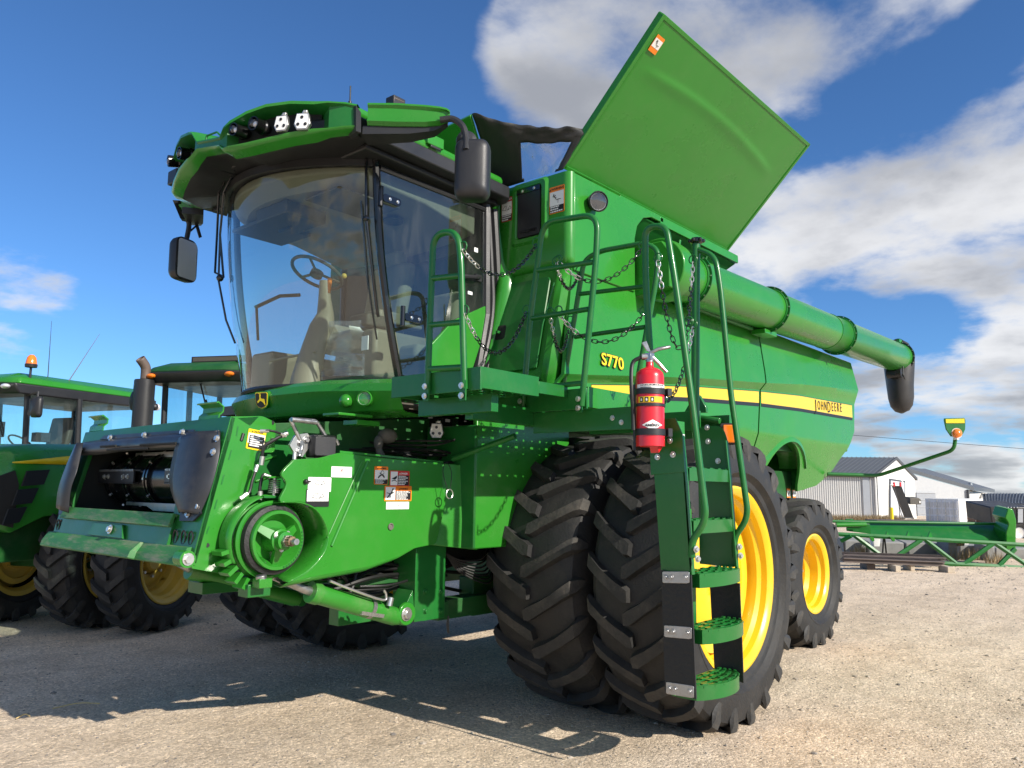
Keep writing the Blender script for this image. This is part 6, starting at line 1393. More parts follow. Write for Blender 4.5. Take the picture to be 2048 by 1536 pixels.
for k in range(5): mb.add([f(a, b, .001) for a, b in ((-.042, .022 - k * .012), (.02 + (k % 2) * .018, .022 - k * .012), (.02 + (k % 2) * .018, .029 - k * .012), (-.042, .029 - k * .012))], [(0, 1, 2, 3)], 'paper')
mb.build('decal_print', plate, weld=False)
decal(fb, P(1014, 419, x=4.698), (0, -1, 0), UZ, .115, .20, 'red', 'DANGER', pict=6, lines=3, base='reddec'); decal(fb, P(1114, 399, x=4.698), (0, -1, 0), UZ, .145, .215, 'orange', 'WARNING', pict=1, lines=3)
decal(LID, lidpt(.034, .862, .010), (1, 0, 0), lidd, .10, .125, 'orange', None, pict=1, lines=0)
decal(sp2, P(1577, 988, y=YS + .28), UX, UZ, .10, .13, 'orange', None, pict=4, lines=0); decal(sp2, P(1588, 988, y=YS + .27), UX, UZ, .08, .13, 'orange', None, pict=1, lines=0)
mb = MB(); q = P(1364, 868, x=LX0 + .03); mb.add([q, q + Vector((.03, 0, 0)), q + Vector((.03, 0, -.12)), q + Vector((0, 0, -.12))], [(0, 1, 2, 3)], 'paper'); mb.build('decal', ladder)

# ================================================================== TRACTORS
def tractor(O, az, name, label, group, sc=1.0, dual=True, roof_green='green', stack=True, beacon=False, front=True, cabf=(-1.55, -3.05), cabw=.66, cabz=(1.95, 2.80, 3.08), hood=(1.15, -1.5, 1.30, 2.02), wl=(1.32, .62), rearw=(1.62, .95), num=None, hoodm='green', l0=0.0, lightbar=False, stripe_=True):
    a = math.radians(az); F = Vector((math.cos(a), math.sin(a), 0)); Lf = Vector((math.cos(a + math.pi / 2), math.sin(a + math.pi / 2), 0)); O = Vector((O[0], O[1], gz(*O)))
    T = thing(name, label, 'tractor', tuple(O), group); rot = a - math.pi
    Q = lambda f, l, z: O + (F * f + Lf * l) * sc + Vector((0, 0, z * sc))
    mb = MB()     # chassis
    for s_ in (1,):
        mb.prism([Q(1.1, -.28, .75), Q(1.1, .28, .75), Q(-4.0, .28, .75), Q(-4.0, -.28, .75)], (0, 0, .5 * sc), 'green_dull'); mb.prism([Q(.12, -1.2, .62), Q(.12, 1.2, .62), Q(-.12, 1.2, .62), Q(-.12, -1.2, .62)], (0, 0, .2 * sc), 'green_dull')
    mb.build('chassis', T, bevel=.02)
    # hood: plan narrows to the nose
    f1, f0, zb, zt = hood; rg = []
    for f, w, t, b in ((f1, .20, zt - .32, zb - .10), (f1 - .03, .30, zt - .22, zb - .2), (f1 - .15, .39, zt - .13, zb - .25), (f1 - .5, .43, zt - .07, zb - .1), ((f0 + f1) / 2, .45, zt - .01, zb), (f0, .47, zt + .05, zb)):
        rg.append([Q(f, l0 - w, b), Q(f, l0 - w, t - .22), Q(f, l0 - w * .9, t - .07), Q(f, l0 - w * .6, t), Q(f, l0 + w * .6, t), Q(f, l0 + w * .9, t - .07), Q(f, l0 + w, t - .22), Q(f, l0 + w, b)])
    mb = MB(); mb.loft(rg, hoodm, caps=True); hd = mb.build('hood', T, bevel=.01, angle=40)
    mb = MB(); mb.prism([Q(f1 + .012, l0 - .17, zb + .0), Q(f1 + .012, l0 + .17, zb + .0), Q(f1 + .012, l0 + .17, zt - .36), Q(f1 + .012, l0 - .17, zt - .36)], F * .01, 'black'); mb.build('grille', hd); mb = MB(); mb.prism([Q(f1 - .16, l0 + .385, zb - .2), Q(f1 - .03, l0 + .30, zb - .15), Q(f1 - .02, l0 + .30, zt - .42), Q(f1 - .12, l0 + .39, zt - .36), Q(f1 - .17, l0 + .40, zt - .5)], Lf * .02, 'dark'); mb.build('grille_side', hd)
    if stripe_:
        side = .452; mb = MB(); n = 16; r_ = []
        for k in range(n + 1):
            t = k / n; f = f1 - .08 + (f0 - f1 + .1) * t; z = zt - .25 + .13 * min(1, t * 1.6) - .03 * (1 - t); w = .006 + .042 * min(1, t * 5); ll = side if t > .25 else side - .05 * (1 - t * 4) ** 2; r_.append([Q(f, l0 + ll + .003, z - w), Q(f, l0 + ll + .003, z + w)])
        mb.loft(r_, 'yellow_decal', close=False); mb.build('hood_stripe', hd, solid=.004)
        for k in range(3):
            f = f1 - .22 - k * .0 ; z1 = zt - .36 - k * .19; z0 = z1 - .155; mb = MB(); f += .09 * k
            mb.prism([Q(f, l0 + side - .012, z1), Q(f - .28 + k * .03, l0 + side - .012, z1 + .02), Q(f - .22 + k * .04, l0 + side - .012, z0 + .02), Q(f + .05, l0 + side - .012, z0)], Lf * .018 * sc, 'dark'); mb.build('side_vent', hd)
        if num: ff = frame(Q(f1 - .86, l0 + side + .004, zt - .27), -F, (0, 0, 1)); text(num, .11, 'yellow_decal', ff, hd, 'lettering', .002, offset=.003)
    # wheels
    tmF = None
    if front:
        for l_ in wl:
            for sg in (1, -1):
                c = Q(0, sg * l_ + l0 * 0, .74 / 1); ho, tmF = wheel(T, c, .745 * sc, .43 * sc, .42 * sc, 19, .27 * sc, flip=(sg < 0), ymat='yellow_old', tyre_me=tmF, rotz=rot, lugh=.045, nb=8)
    tmR = None
    for l_ in rearw:
        for sg in (1, -1):
            c = Q(-2.95, sg * l_, 1.0); ho, tmR = wheel(T, c, 1.0 * sc, .58 * sc, .48 * sc, 21, .25 * sc, flip=(sg < 0), ymat='yellow_old', tyre_me=tmR, rotz=rot, nb=8)
    # cab
    c1, c0 = cabf; zb_, zg, zr = cabz; w = cabw; w2 = w + .12
    mb = MB(); mb.prism([Q(c1, l0 - w, zb_), Q(c1, l0 + w, zb_), Q(c0, l0 + w2, zb_), Q(c0, l0 - w2, zb_)], (0, 0, -.75 * sc), 'black'); cb = mb.build('cab_body', T, bevel=.03)
    post = [(c1, w, .0), (c1 - .75, w2 + .02, 0), (c0, w2, 0)]; mb = MB()
    for sg in (1, -1):
        for f, l_, _ in post: mb.tube([Q(f, l0 + sg * l_, zb_ - .1), Q(f + .04, l0 + sg * l_, zg)], .045 * sc, 'black', 8)
    mb.split('cab_post', cb)
    mb = MB(); g = lambda pts: mb.add(pts, [(0, 1, 2, 3)], 'glass_tr')
    g([Q(c1 + .02, l0 - w, zb_ - .25), Q(c1 + .02, l0 + w, zb_ - .25), Q(c1 + .06, l0 + w, zg), Q(c1 + .06, l0 - w, zg)])
    for sg in (1, -1): g([Q(c1, l0 + sg * w, zb_ - .2), Q(c0, l0 + sg * w2, zb_ - .1), Q(c0 + .03, l0 + sg * w2, zg), Q(c1 + .04, l0 + sg * w, zg)])
    g([Q(c0, l0 - w2, zb_), Q(c0, l0 + w2, zb_), Q(c0, l0 + w2, zg), Q(c0, l0 - w2, zg)]); mb.build('cab_glass', cb, weld=False)
    mb = MB(); mb.prism([Q(c1 - .75, l0 - .25, zb_), Q(c1 - .75, l0 + .25, zb_), Q(c1 - 1.2, l0 + .25, zb_), Q(c1 - 1.2, l0 - .25, zb_)], (0, 0, .12 * sc), 'beige_dark'); mb.prism([Q(c1 - 1.12, l0 - .24, zb_), Q(c1 - 1.12, l0 + .24, zb_), Q(c1 - 1.24, l0 + .24, zb_ + .62), Q(c1 - 1.24, l0 - .24, zb_ + .62)], F * .1 * sc, 'beige_dark'); mb.build('seat', cb, bevel=.03)
    mb = MB(); mb.tube([Q(c1 - .25, l0, zb_ - .3), Q(c1 - .45, l0, zb_ + .12)], .04 * sc, 'black'); cc = Q(c1 - .48, l0, zb_ + .16); n = (F * -.6 + Vector((0, 0, .8))).normalized(); v_ = n.cross(Lf); mb.tube([cc + (Lf * math.cos(t) + v_ * math.sin(t)) * .2 * sc for t in [k * math.pi / 10 for k in range(20)]], .014 * sc, 'black', 6, close=True)
    mb.box((-.09, -.09, -.12), (.09, .09, .12), 'black', None, Q(c1 - .35, l0 - .42, zb_ + .38)); mb.box((-.10, -.1, -.07), (.1, .1, .07), 'black', None, Q(c1 - .5, l0 + .42, zb_ + .25)); mb.tube([Q(c1 - .4, l0 - .42, zb_ - .2), Q(c1 - .35, l0 - .42, zb_ + .3)], .015, 'black'); mb.build('dashboard', cb)
    # roof
    rg = []
    for z, e in ((zg - .02, .04), (zg + .06, .10), (zg + .13, .12)): rg.append([Q(c1 + .22 + e, l0 - w2 - .02, z), Q(c1 + .30 + e, l0 - w2 + .25, z), Q(c1 + .30 + e, l0 + w2 - .25, z), Q(c1 + .22 + e, l0 + w2 + .02, z), Q(c0 - .05, l0 + w2 + .06, z), Q(c0 - .05, l0 - w2 - .06, z)])
    mb = MB(); mb.loft(rg, 'black', caps=True); rf_ = mb.build('roof', T, bevel=.02)
    rg = []
    for z, e in ((zg + .131, .03), (zg + .22, -.02), (zr, -.22)): rg.append([Q(c1 + .26 + e, l0 - w2 - .0 - e, z), Q(c1 + .34 + e, l0 - w2 + .25, z), Q(c1 + .34 + e, l0 + w2 - .25, z), Q(c1 + .26 + e, l0 + w2 + e, z), Q(c0 - .03 - e, l0 + w2 + .02 + e, z), Q(c0 - .03 - e, l0 - w2 - .02 - e, z)])
    mb = MB(); mb.loft(rg, roof_green, caps=True); mb.build('roof_cap', rf_, bevel=.03, angle=50)
    for l_, m_ in ((w2 - .32, 'chrome'), (w2 - .12, 'chrome'), (-w2 + .32, 'chrome'), (-w2 + .12, 'chrome')) if not stack else ((w2 - .14, 'amber'), (-w2 + .14, 'amber')):
        mb = MB(); c = Q(c1 + .385, l0 + l_, zg + .075); mb.ball(tuple(c), .062 * sc, m_, 8, (1, 1.4, .62)); mb.build('roof_lamp', rf_)
    mb = MB(); c = Q(c0 - .1, l0 + w2 + .02, zg + .02); mb.ball(tuple(c), .06 * sc, 'chrome', 8); mb.ball(tuple(c + F * .05), .065 * sc, 'black', 8); mb.build('rear_lamp', rf_)
    # mirror, wiper
    mb = MB(); c = Q(c1 + .18, l0 + w + .42, zg - .22); ff = frame(c, Lf, (0, 0, 1)); mb.loft([[ff(u, v, d) for u, v in rrect(.2 * sc * k, .30 * sc * k, .05 * k)] for k, d in ((.9, -.03), (1, -.02), (1, .02), (.8, .05), (.02, .055))], 'black', caps=True); mb.tube([Q(c1 + .05, l0 + w, zg - .02), Q(c1 + .15, l0 + w + .38, zg + .0), c + Vector((0, 0, .1))], .017 * sc, 'black', 6); mb.build('side_mirror', T, angle=50)
    mb = MB(); c = Q(c1 + .18, l0 - w - .42, zg - .22); mb.tube([Q(c1 + .05, l0 - w, zg + .05), Q(c1 + .15, l0 - w - .45, zg + .05), Q(c1 + .15, l0 - w - .45, zg - .1)], .014 * sc, 'black', 6); mb.ball(tuple(Q(c1 + .15, l0 - w - .45, zg - .25)), .15 * sc, 'black', 8, (.3, .6, 1)); mb.build('side_mirror', T)
    mb = MB(); mb.tube([Q(c1 + .10, l0 - .02, zg - .02), Q(c1 + .09, l0 + .30, zb_ + .12)], .012 * sc, 'black', 5); mb.tube([Q(c1 + .12, l0 + .10, zg - .25), Q(c1 + .10, l0 + .42, zb_ - .05)], .014 * sc, 'black', 5); mb.build('wiper', cb)
    if stack:
        mb = MB(); b = Q(c1 + .38, l0 - w - .08, zb_ - .5); tz = zr - .28
        mb.cyl(b, Vector((b.x, b.y, tz * sc)), .140 * sc, 'black', 24); st_ = mb.build('exhaust_stack', T)
        mb = MB(); t0 = Vector((b.x, b.y, tz * sc)); mb.tube(bez([t0, t0 + Vector((0, 0, .12)), t0 + Vector((0, 0, .2)) + F * .02, t0 + Vector((0, 0, .30)) + F * .10 - Lf * .03], 5), .065 * sc, 'silver_stack', 16, caps=False); mb.build('exhaust_elbow', st_, solid=.006)
    if lightbar: mb = MB(); mb.prism([Q(c1 + .1, l0 - .2, zr - .0), Q(c1 + .1, l0 + .7, zr - .0), Q(c1 + .1, l0 + .7, zr + .09), Q(c1 + .1, l0 - .2, zr + .09)], F * -.06, 'black'); mb.prism([Q(c1 + .105, l0 - .17, zr + .015), Q(c1 + .105, l0 + .67, zr + .015), Q(c1 + .105, l0 + .67, zr + .075), Q(c1 + .105, l0 - .17, zr + .075)], F * .004, 'beige_dark'); mb.build('light_bar', rf_)
    return T, Q, cb
TA, QA, _ = tractor((3.62, 9.88), 206, 'tractor', 'green tractor numbered 8530 parked close behind the harvester with a black exhaust stack', None, roof_green='green_dull', num='8530', lightbar=True, cabw=.66, cabf=(-2.50, -4.0), hood=(1.15, -2.4, 1.30, 2.03), cabz=(1.95, 3.02, 3.32))  # cab roof takes the duller green: its shade is put into the colour
TB, QB, _ = tractor((2.35, 13.35), 197, 'tractor', 'bright green tractor at the far left with an orange beacon on its cab', None, stack=False, cabf=(-1.75, -3.85), cabw=.80, hood=(1.0, -1.7, 1.25, 1.98), cabz=(2.0, 2.85, 3.16))
# beacon and whip aerials on the left tractor
mb = MB(); b = QB(-1.68, .86, 2.9)
mb.tube([b, b + Vector((0, 0, .36))], .018, 'black', 8); bc = MB(); t = b + Vector((0, 0, .36)); bc.lathe([(.001, .17), (.03, .165), (.06, .13), (.075, .06), (.078, .03)], t, (0, 0, 1), 'amber', 24); bp = mb.build('beacon_pole', TB); bq = bc.build('amber_beacon', bp)
mb = MB(); mb.lathe([(.078, .03), (.085, .02), (.08, -.02), (.001, -.03)], t, (0, 0, 1), 'black', 24); mb.build('beacon_base', bq)
mb = MB(); a = QB(-2.15, .6, 3.1); mb.tube([a, a + Vector((-.02, 0, .95))], [.008, .003], 'black', 5); mb.build('whip_aerial', TB)
mb = MB(); a = QB(-2.35, .75, 3.05); mb.tube([a, a + Vector((.06, .02, .12)), a + Vector((.50, .16, .92))], [.012, .008, .003], 'black', 5); mb.build('whip_aerial', TB)

# ================================================================== YARD BEHIND, ON THE RIGHT
def D(px, py, d): return P(px, py, d=d)
def wall(mb, a, b, base, m, th=.25, rib=None, ribm=None):
    """upright wall between the eave points a and b down to the ground level base"""
    a, b = Vector(a), Vector(b); n = (b - a).cross(Vector((0, 0, 1))).normalized(); n = n if (EYE - a).dot(n) > 0 else -n
    mb.prism([a, b, Vector((b.x, b.y, base)), Vector((a.x, a.y, base))], -n * th, m); return n
# shed with the ribbed side and the white gable
def shed_one():
    c = D(1752, 951, 88); l = D(1560, 946, 90); r = D(1829, 957, 97); ap = D(1792, 919, 92.5); base = -2.6
    dv = (l - c); dv.z = 0
    rback, apl = r + dv, ap + dv
    B = thing('storage_shed', 'ribbed grey steel shed with white gable end and dark grey roof', 'shed', (c.x, c.y, base))
    mb = MB(); n = wall(mb, l, c, base, 'wall_grey_light'); k = 44
    for i in range(k):
        p = l.lerp(c, (i + .3) / k); q = l.lerp(c, (i + .7) / k); mb.prism([p + n * .002 - Vector((0, 0, .05)), q + n * .002 - Vector((0, 0, .05)), Vector((q.x, q.y, base)) + n * .002, Vector((p.x, p.y, base)) + n * .002], n * .10, 'wall_white')
    mb.build('side_wall', B, smooth=False)
    mb = MB(); p, q = l.lerp(c, .855), l.lerp(c, .925); mb.prism([p + n * .15, q + n * .15, Vector((q.x, q.y, base)) + n * .15, Vector((p.x, p.y, base)) + n * .15], n * .08, 'wall_grey'); mb.build('side_door', B)
    mb = MB(); p = l.lerp(c, .985) + n * .2; mb.tube([p, Vector((p.x, p.y, base))], .12, 'wall_white', 8); mb.build('downpipe', B)
    mb = MB(); g = (r - c).cross(Vector((0, 0, 1))).normalized(); g = g if (EYE - c).dot(g) > 0 else -g
    mb.prism([c, ap, r, Vector((r.x, r.y, base)), Vector((c.x, c.y, base))], -g * .2, 'wall_white')
    mb.prism([rback, r, Vector((r.x, r.y, base)), Vector((rback.x, rback.y, base))], g * -.2, 'wall_grey'); mb.prism([l, apl, rback, Vector((rback.x, rback.y, base)), Vector((l.x, l.y, base))], -g * .2, 'wall_grey'); gb = mb.build('gable_wall', B)
    mb = MB(); e = Vector((0, 0, .02))
    for a_, b_ in ((c, l), (r, rback)):
        ov = (a_ - ap) * .10; mb.prism([a_ + ov + e, ap + e, apl + e, b_ + ov + e], (0, 0, .22), 'metal_roof'); 
        n2 = 20
        for i in range(n2): t = (i + .5) / n2; p0, p1 = ap.lerp(apl, t), (a_ + ov).lerp(b_ + ov, t); mb.tube([p0 + Vector((0, 0, .27)), p1 + Vector((0, 0, .27))], .05, 'metal_roof', 4)
    mb.build('roof', B, smooth=False)
    mb = MB()
    for a_ in (c, r): ov = (a_ - ap) * .10; mb.prism([a_ + ov, ap, ap + Vector((0, 0, .3)), a_ + ov + Vector((0, 0, .3))], g * .15, 'trim')
    mb.prism([c + n * .1, l + n * .1, l + n * .1 + Vector((0, 0, -.25)), c + n * .1 + Vector((0, 0, -.25))], n * .2, 'trim'); mb.prism([c, c + (r - c).normalized() * .15, Vector((c.x, c.y, base)) + (r - c).normalized() * .15, Vector((c.x, c.y, base))], g * .08, 'trim'); mb.build('roof_trim', B)
    G_ = lambda px, py: (lambda v: EYE + v * ((c - EYE).dot(g) / v.dot(g)))(P(px, py, d=1) - EYE)
    mb = MB(); mb.prism([G_(1777, 957), G_(1809, 962), G_(1809, 1040), G_(1777, 1040)], g * .10, 'trim'); mb.build('door_frame', gb)
    mb = MB(); mb.prism([G_(1779, 961), G_(1806, 965), G_(1806, 1040), G_(1779, 1040)], g * .16, 'container'); mb.build('roller_door', gb)
    mb = MB(); mb.prism([G_(1793, 927), G_(1797, 933), G_(1793, 934)], g * .10, 'trim'); mb.build('vent', gb)
shed_one()
def shed_two():
    base = -2.8; a, b, c_ = D(1818, 946, 108), D(1934, 979, 108), D(1962, 992, 122)
    B = thing('workshop_building', 'wide grey steel workshop with long low dark roof behind the white gabled shed', 'building', (a.x, a.y, base))
    mb = MB(); n = (b - a).cross(Vector((0, 0, 1))).normalized(); n = n if (EYE - a).dot(n) > 0 else -n
    pk = D(1800, 940, 108); mb.prism([pk, a, b, Vector((b.x, b.y, base)), Vector((pk.x, pk.y, base))], -n * .3, 'wall_grey_light'); w = mb.build('front_wall', B)
    mb = MB(); wall(mb, b, D(1992, 990, 140), base, 'wall_white', .2); mb.build('side_wall', B)
    mb = MB(); d1 = D(1832, 985, 107.6); d2 = D(1870, 986, 107.6); mb.prism([d1, d2, Vector((d2.x, d2.y, base)), Vector((d1.x, d1.y, base))], n * .1, 'wall_grey')
    for k in range(5): p, q = d1.lerp(Vector((d1.x, d1.y, base)), k / 5), d2.lerp(Vector((d2.x, d2.y, base)), k / 5); mb.prism([p, q, q - Vector((0, 0, .06)), p - Vector((0, 0, .06))], n * .16, 'wall_grey_light')
    mb.build('overhead_door', w)
    mb = MB(); back = Vector((b - a)) * 0 + (-n * 30); 
    mb.prism([a + Vector((0, 0, .1)), b + (b - a).normalized() * 1.0 + Vector((0, 0, .1)), D(1990, 986, 138) + Vector((0, 0, .1)), D(1850, 944, 138) + Vector((0, 0, .1))], (0, 0, .5), 'metal_roof'); mb.prism([D(1802, 936, 108), a + Vector((0, 0, .1)), D(1850, 944, 138), D(1832, 940, 138)], (0, 0, .4), 'metal_roof'); mb.build('roof', B)
    mb = MB(); p = D(1941, 970, 118); mb.cyl(p - Vector((0, 0, 1)), p + Vector((0, 0, .3)), .25, 'zinc', 10); mb.build('roof_vent', B)
    mb = MB(); mb.tube([b + n * .2, Vector((b.x, b.y, base)) + n * .2], .15, 'trim', 6); mb.build('downpipe', B)
shed_two()
def shed_three():
    base = -2.8; a, b = D(1968, 1008, 112), D(2120, 1012, 100); a2, b2 = D(1964, 989, 122), D(2130, 989, 112)
    B = thing('low_building', 'low building with a charcoal ribbed roof at the right edge of the yard', 'building', (b.x, b.y, base))
    mb = MB(); mb.prism([a, b, b2, a2], (0, 0, .15), 'metal_roof')
    for i in range(26): t = i / 25; mb.tube([a.lerp(b, t) + Vector((0, 0, .2)), a2.lerp(b2, t) + Vector((0, 0, .2))], .06, 'metal_roof', 4)
    mb.build('roof', B, smooth=False); mb = MB(); n = wall(mb, a, b, base, 'wall_grey'); mb.build('front_wall', B); mb = MB()
    for i in range(4): t = .12 + i * .22; p, q = a.lerp(b, t) + n * .2 + Vector((0, 0, -.6)), a.lerp(b, t + .13) + n * .2 + Vector((0, 0, -.6)); mb.prism([p, q, q - Vector((0, 0, 2.3)), p - Vector((0, 0, 2.3))], n * .06, 'trim')
    mb.split('doorway', B)
shed_three()
def container():
    a, b, c = D(1850, 997, 80), D(1917, 998, 77), D(1964, 999, 90); base = D(1917, 1049, 77).z
    B = thing('shipping_container', 'white shipping container standing with its grey double doors towards the yard', 'container', (b.x, b.y, base))
    v = lambda p, z=None: Vector((p.x, p.y, base if z is None else z)); top = b.z; d_ = a + (c - b)
    mb = MB(); mb.prism([v(a, top), v(b, top), v(c, top), v(d_, top)], (0, 0, base - top), 'wall_white'); mb.build('shell', B, bevel=.03)
    n = (b - a).cross(Vector((0, 0, 1))).normalized(); n = n if (EYE - a).dot(n) > 0 else -n
    for k in range(2):
        mb = MB(); t0, t1 = (.03, .49) if k == 0 else (.51, .97); p, q = v(a, top).lerp(v(b, top), t0), v(a, top).lerp(v(b, top), t1)
        mb.prism([p + Vector((0, 0, -.15)), q + Vector((0, 0, -.15)), Vector((q.x, q.y, base + .15)), Vector((p.x, p.y, base + .15))], n * .05, 'container')
        for i in range(3):
            for j in range(2):
                u0, u1 = (.06 + j * .5, .44 + j * .5); z0 = base + .25 + i * (top - base - .4) / 3; z1 = z0 + (top - base - .4) / 3 * .72; p_, q_ = p.lerp(q, u0), p.lerp(q, u1)
                mb.prism([Vector((p_.x, p_.y, z1)) + n * .05, Vector((q_.x, q_.y, z1)) + n * .05, Vector((q_.x, q_.y, z0)) + n * .05, Vector((p_.x, p_.y, z0)) + n * .05], n * .06, 'wall_grey_light')
        for u in (.25, .75): p_ = p.lerp(q, u) + n * .14; mb.tube([Vector((p_.x, p_.y, top - .1)), Vector((p_.x, p_.y, base + .1))], .03, 'zinc', 6)
        mb.build('door', B, smooth=False)
container()
def conveyor():
    d = 62; B = thing('belt_conveyor', 'tall black inclined belt conveyor with a red and white top end', 'conveyor', tuple(D(1815, 1040, d)))
    mb = MB(); a, b = D(1793, 969, d), D(1822, 1037, d); w = D(1809, 969, d) - D(1793, 969, d); mb.prism([a - w * .45, a + w * .55, b + w * .35, b - w * .55], cf * .35, 'black'); mb.build('belt', B)
    mb = MB(); mb.prism([a - w * .45 + Vector((0, 0, .15)), a + w * .55 + Vector((0, 0, .15)), a + w * .55 + Vector((0, 0, -.1)), a - w * .45 + Vector((0, 0, -.1))], cf * -.06, 'paper'); mb.build('head_guard', B)
    for s_ in (-.40, .40): mb = MB(); p = a + w * (s_ + .05); mb.prism([p - w * .1 + Vector((0, 0, .18)), p + w * .1 + Vector((0, 0, .18)), p + w * .1 + Vector((0, 0, -.14)), p - w * .1 + Vector((0, 0, -.14))], cf * -.10, 'red'); mb.build('red_marker', B)
    mb = MB(); mb.tube([D(1781, 970, d), D(1790, 970, d)], .10, 'zinc', 8); mb.tube([a - w * .4, D(1806, 1040, d)], .03, 'trim', 5); mb.tube([D(1797, 1000, d), D(1800, 1040, d)], .03, 'trim', 5); mb.tube([D(1800, 1036, d), D(1828, 1036, d)], .05, 'trim', 5); mb.build('support_frame', B)
    mb = MB(); q = [D(1820, 996, d), D(1838, 996, d), D(1843, 1000, d), D(1843, 1009, d), D(1820, 1009, d)]; mb.prism(q, cf * .8, 'rag'); mb.build('motor_cover', B, bevel=.04); mb = MB(); mb.prism([D(1838, 1002, d), D(1841, 1002, d), D(1841, 1006, d), D(1838, 1006, d)], cf * -.03, 'paper'); mb.build('decal', B)
conveyor()
mb = MB(); a = D(1760, 1038, 60); tag(MB().box((-2.2, -1, -.5), (1.5, 1, .12), 'rusty_steel', Matrix.Rotation(math.radians(-49), 3, 'Z'), D(1800, 1043, 60)).build('steel_platform', bevel=.02), 'low grey steel platform under the foot of the belt conveyor', 'platform')
mb = MB(); q = D(1784, 1037, 66); mb.cyl(q - Vector((0, 0, .5)), q + Vector((0, 0, .9)), .14, 'yellow_decal', 12); tag(mb.build('bollard'), 'small yellow bollard in front of the shed roller door', 'bollard')
# crates
for k, px in enumerate((1950, 1964, 1983)):
    w = (14, 18, 26)[k]; d = 50 - k * .5; t = thing('wooden_crate', ('narrow', 'middle', 'widest')[k] + ' brown wooden crate in the row behind the green header', 'crate', tuple(D(px + w / 2, 1052, d)), 'wooden crates')
    a, b = D(px, 1033, d), D(px + w - 1, 1033, d); z = D(px, 1056, d).z; mb = MB(); h = (a.z - z)
    for i in range(4): mb.prism([Vector((a.x, a.y, z + h * (i + .06) / 4)), Vector((b.x, b.y, z + h * (i + .06) / 4)), Vector((b.x, b.y, z + h * (i + .94) / 4)), Vector((a.x, a.y, z + h * (i + .94) / 4))], cf * .9, 'wood')
    mb.build('boards', t, smooth=False); mb = MB()
    for u in (.02, .94): p = a.lerp(b, u); q = a.lerp(b, u + .06); mb.prism([Vector((p.x, p.y, z)), Vector((q.x, q.y, z)), Vector((q.x, q.y, a.z)), Vector((p.x, p.y, a.z))], cf * -.05, 'woodpale')
    mb.split('batten', t, smooth=False)
# dark truck at the right edge
def truck():
    d = 36; B = thing('parked_truck', 'black truck with a yellow panel parked beyond the header at the right edge', 'truck', tuple(D(2030, 1080, d)))
    mb = MB(); pts = [D(1980, 1014, d), D(2060, 1014, d), D(2070, 1050, d), D(1984, 1050, d)]; mb.prism(pts, cf * 2.0, 'black'); bd = mb.build('body', B, bevel=.05)
    mb = MB(); mb.prism([D(2002, 1019, d), D(2016, 1018, d), D(2014, 1026, d), D(2000, 1026, d)], cf * -.03, 'yellow_decal'); mb.build('yellow_panel', bd)
    mb = MB(); 
    for k in range(8): mb.ball(tuple(D(1992 + k * 6, 1015, d - .02)), .035, 'zinc', 5)
    mb.build('roof_lamps', bd)
    mb = MB(); mb.prism([D(2018, 1050, d), D(2070, 1050, d), D(2070, 1062, d), D(2018, 1060, d)], cf * 1.6, 'dark'); mb.prism([D(2036, 1018, d - .05), D(2046, 1018, d - .05), D(2046, 1045, d - .05), D(2036, 1045, d - .05)], cf * .02, 'wall_grey'); mb.build('chassis', B)
    for px in (2037,): c = D(px, 1066, d); mb = MB(); mb.lathe([(.001, 0), (.22, -.02), (.26, -.04), (.42, -.04), (.44, .0), (.44, .25), (.001, .25)], c, cf, 'rubber', 28, mats=['wall_white', 'wall_grey', 'rubber', 'rubber', 'rubber', 'rubber']); mb.build('wheel', B)
truck()
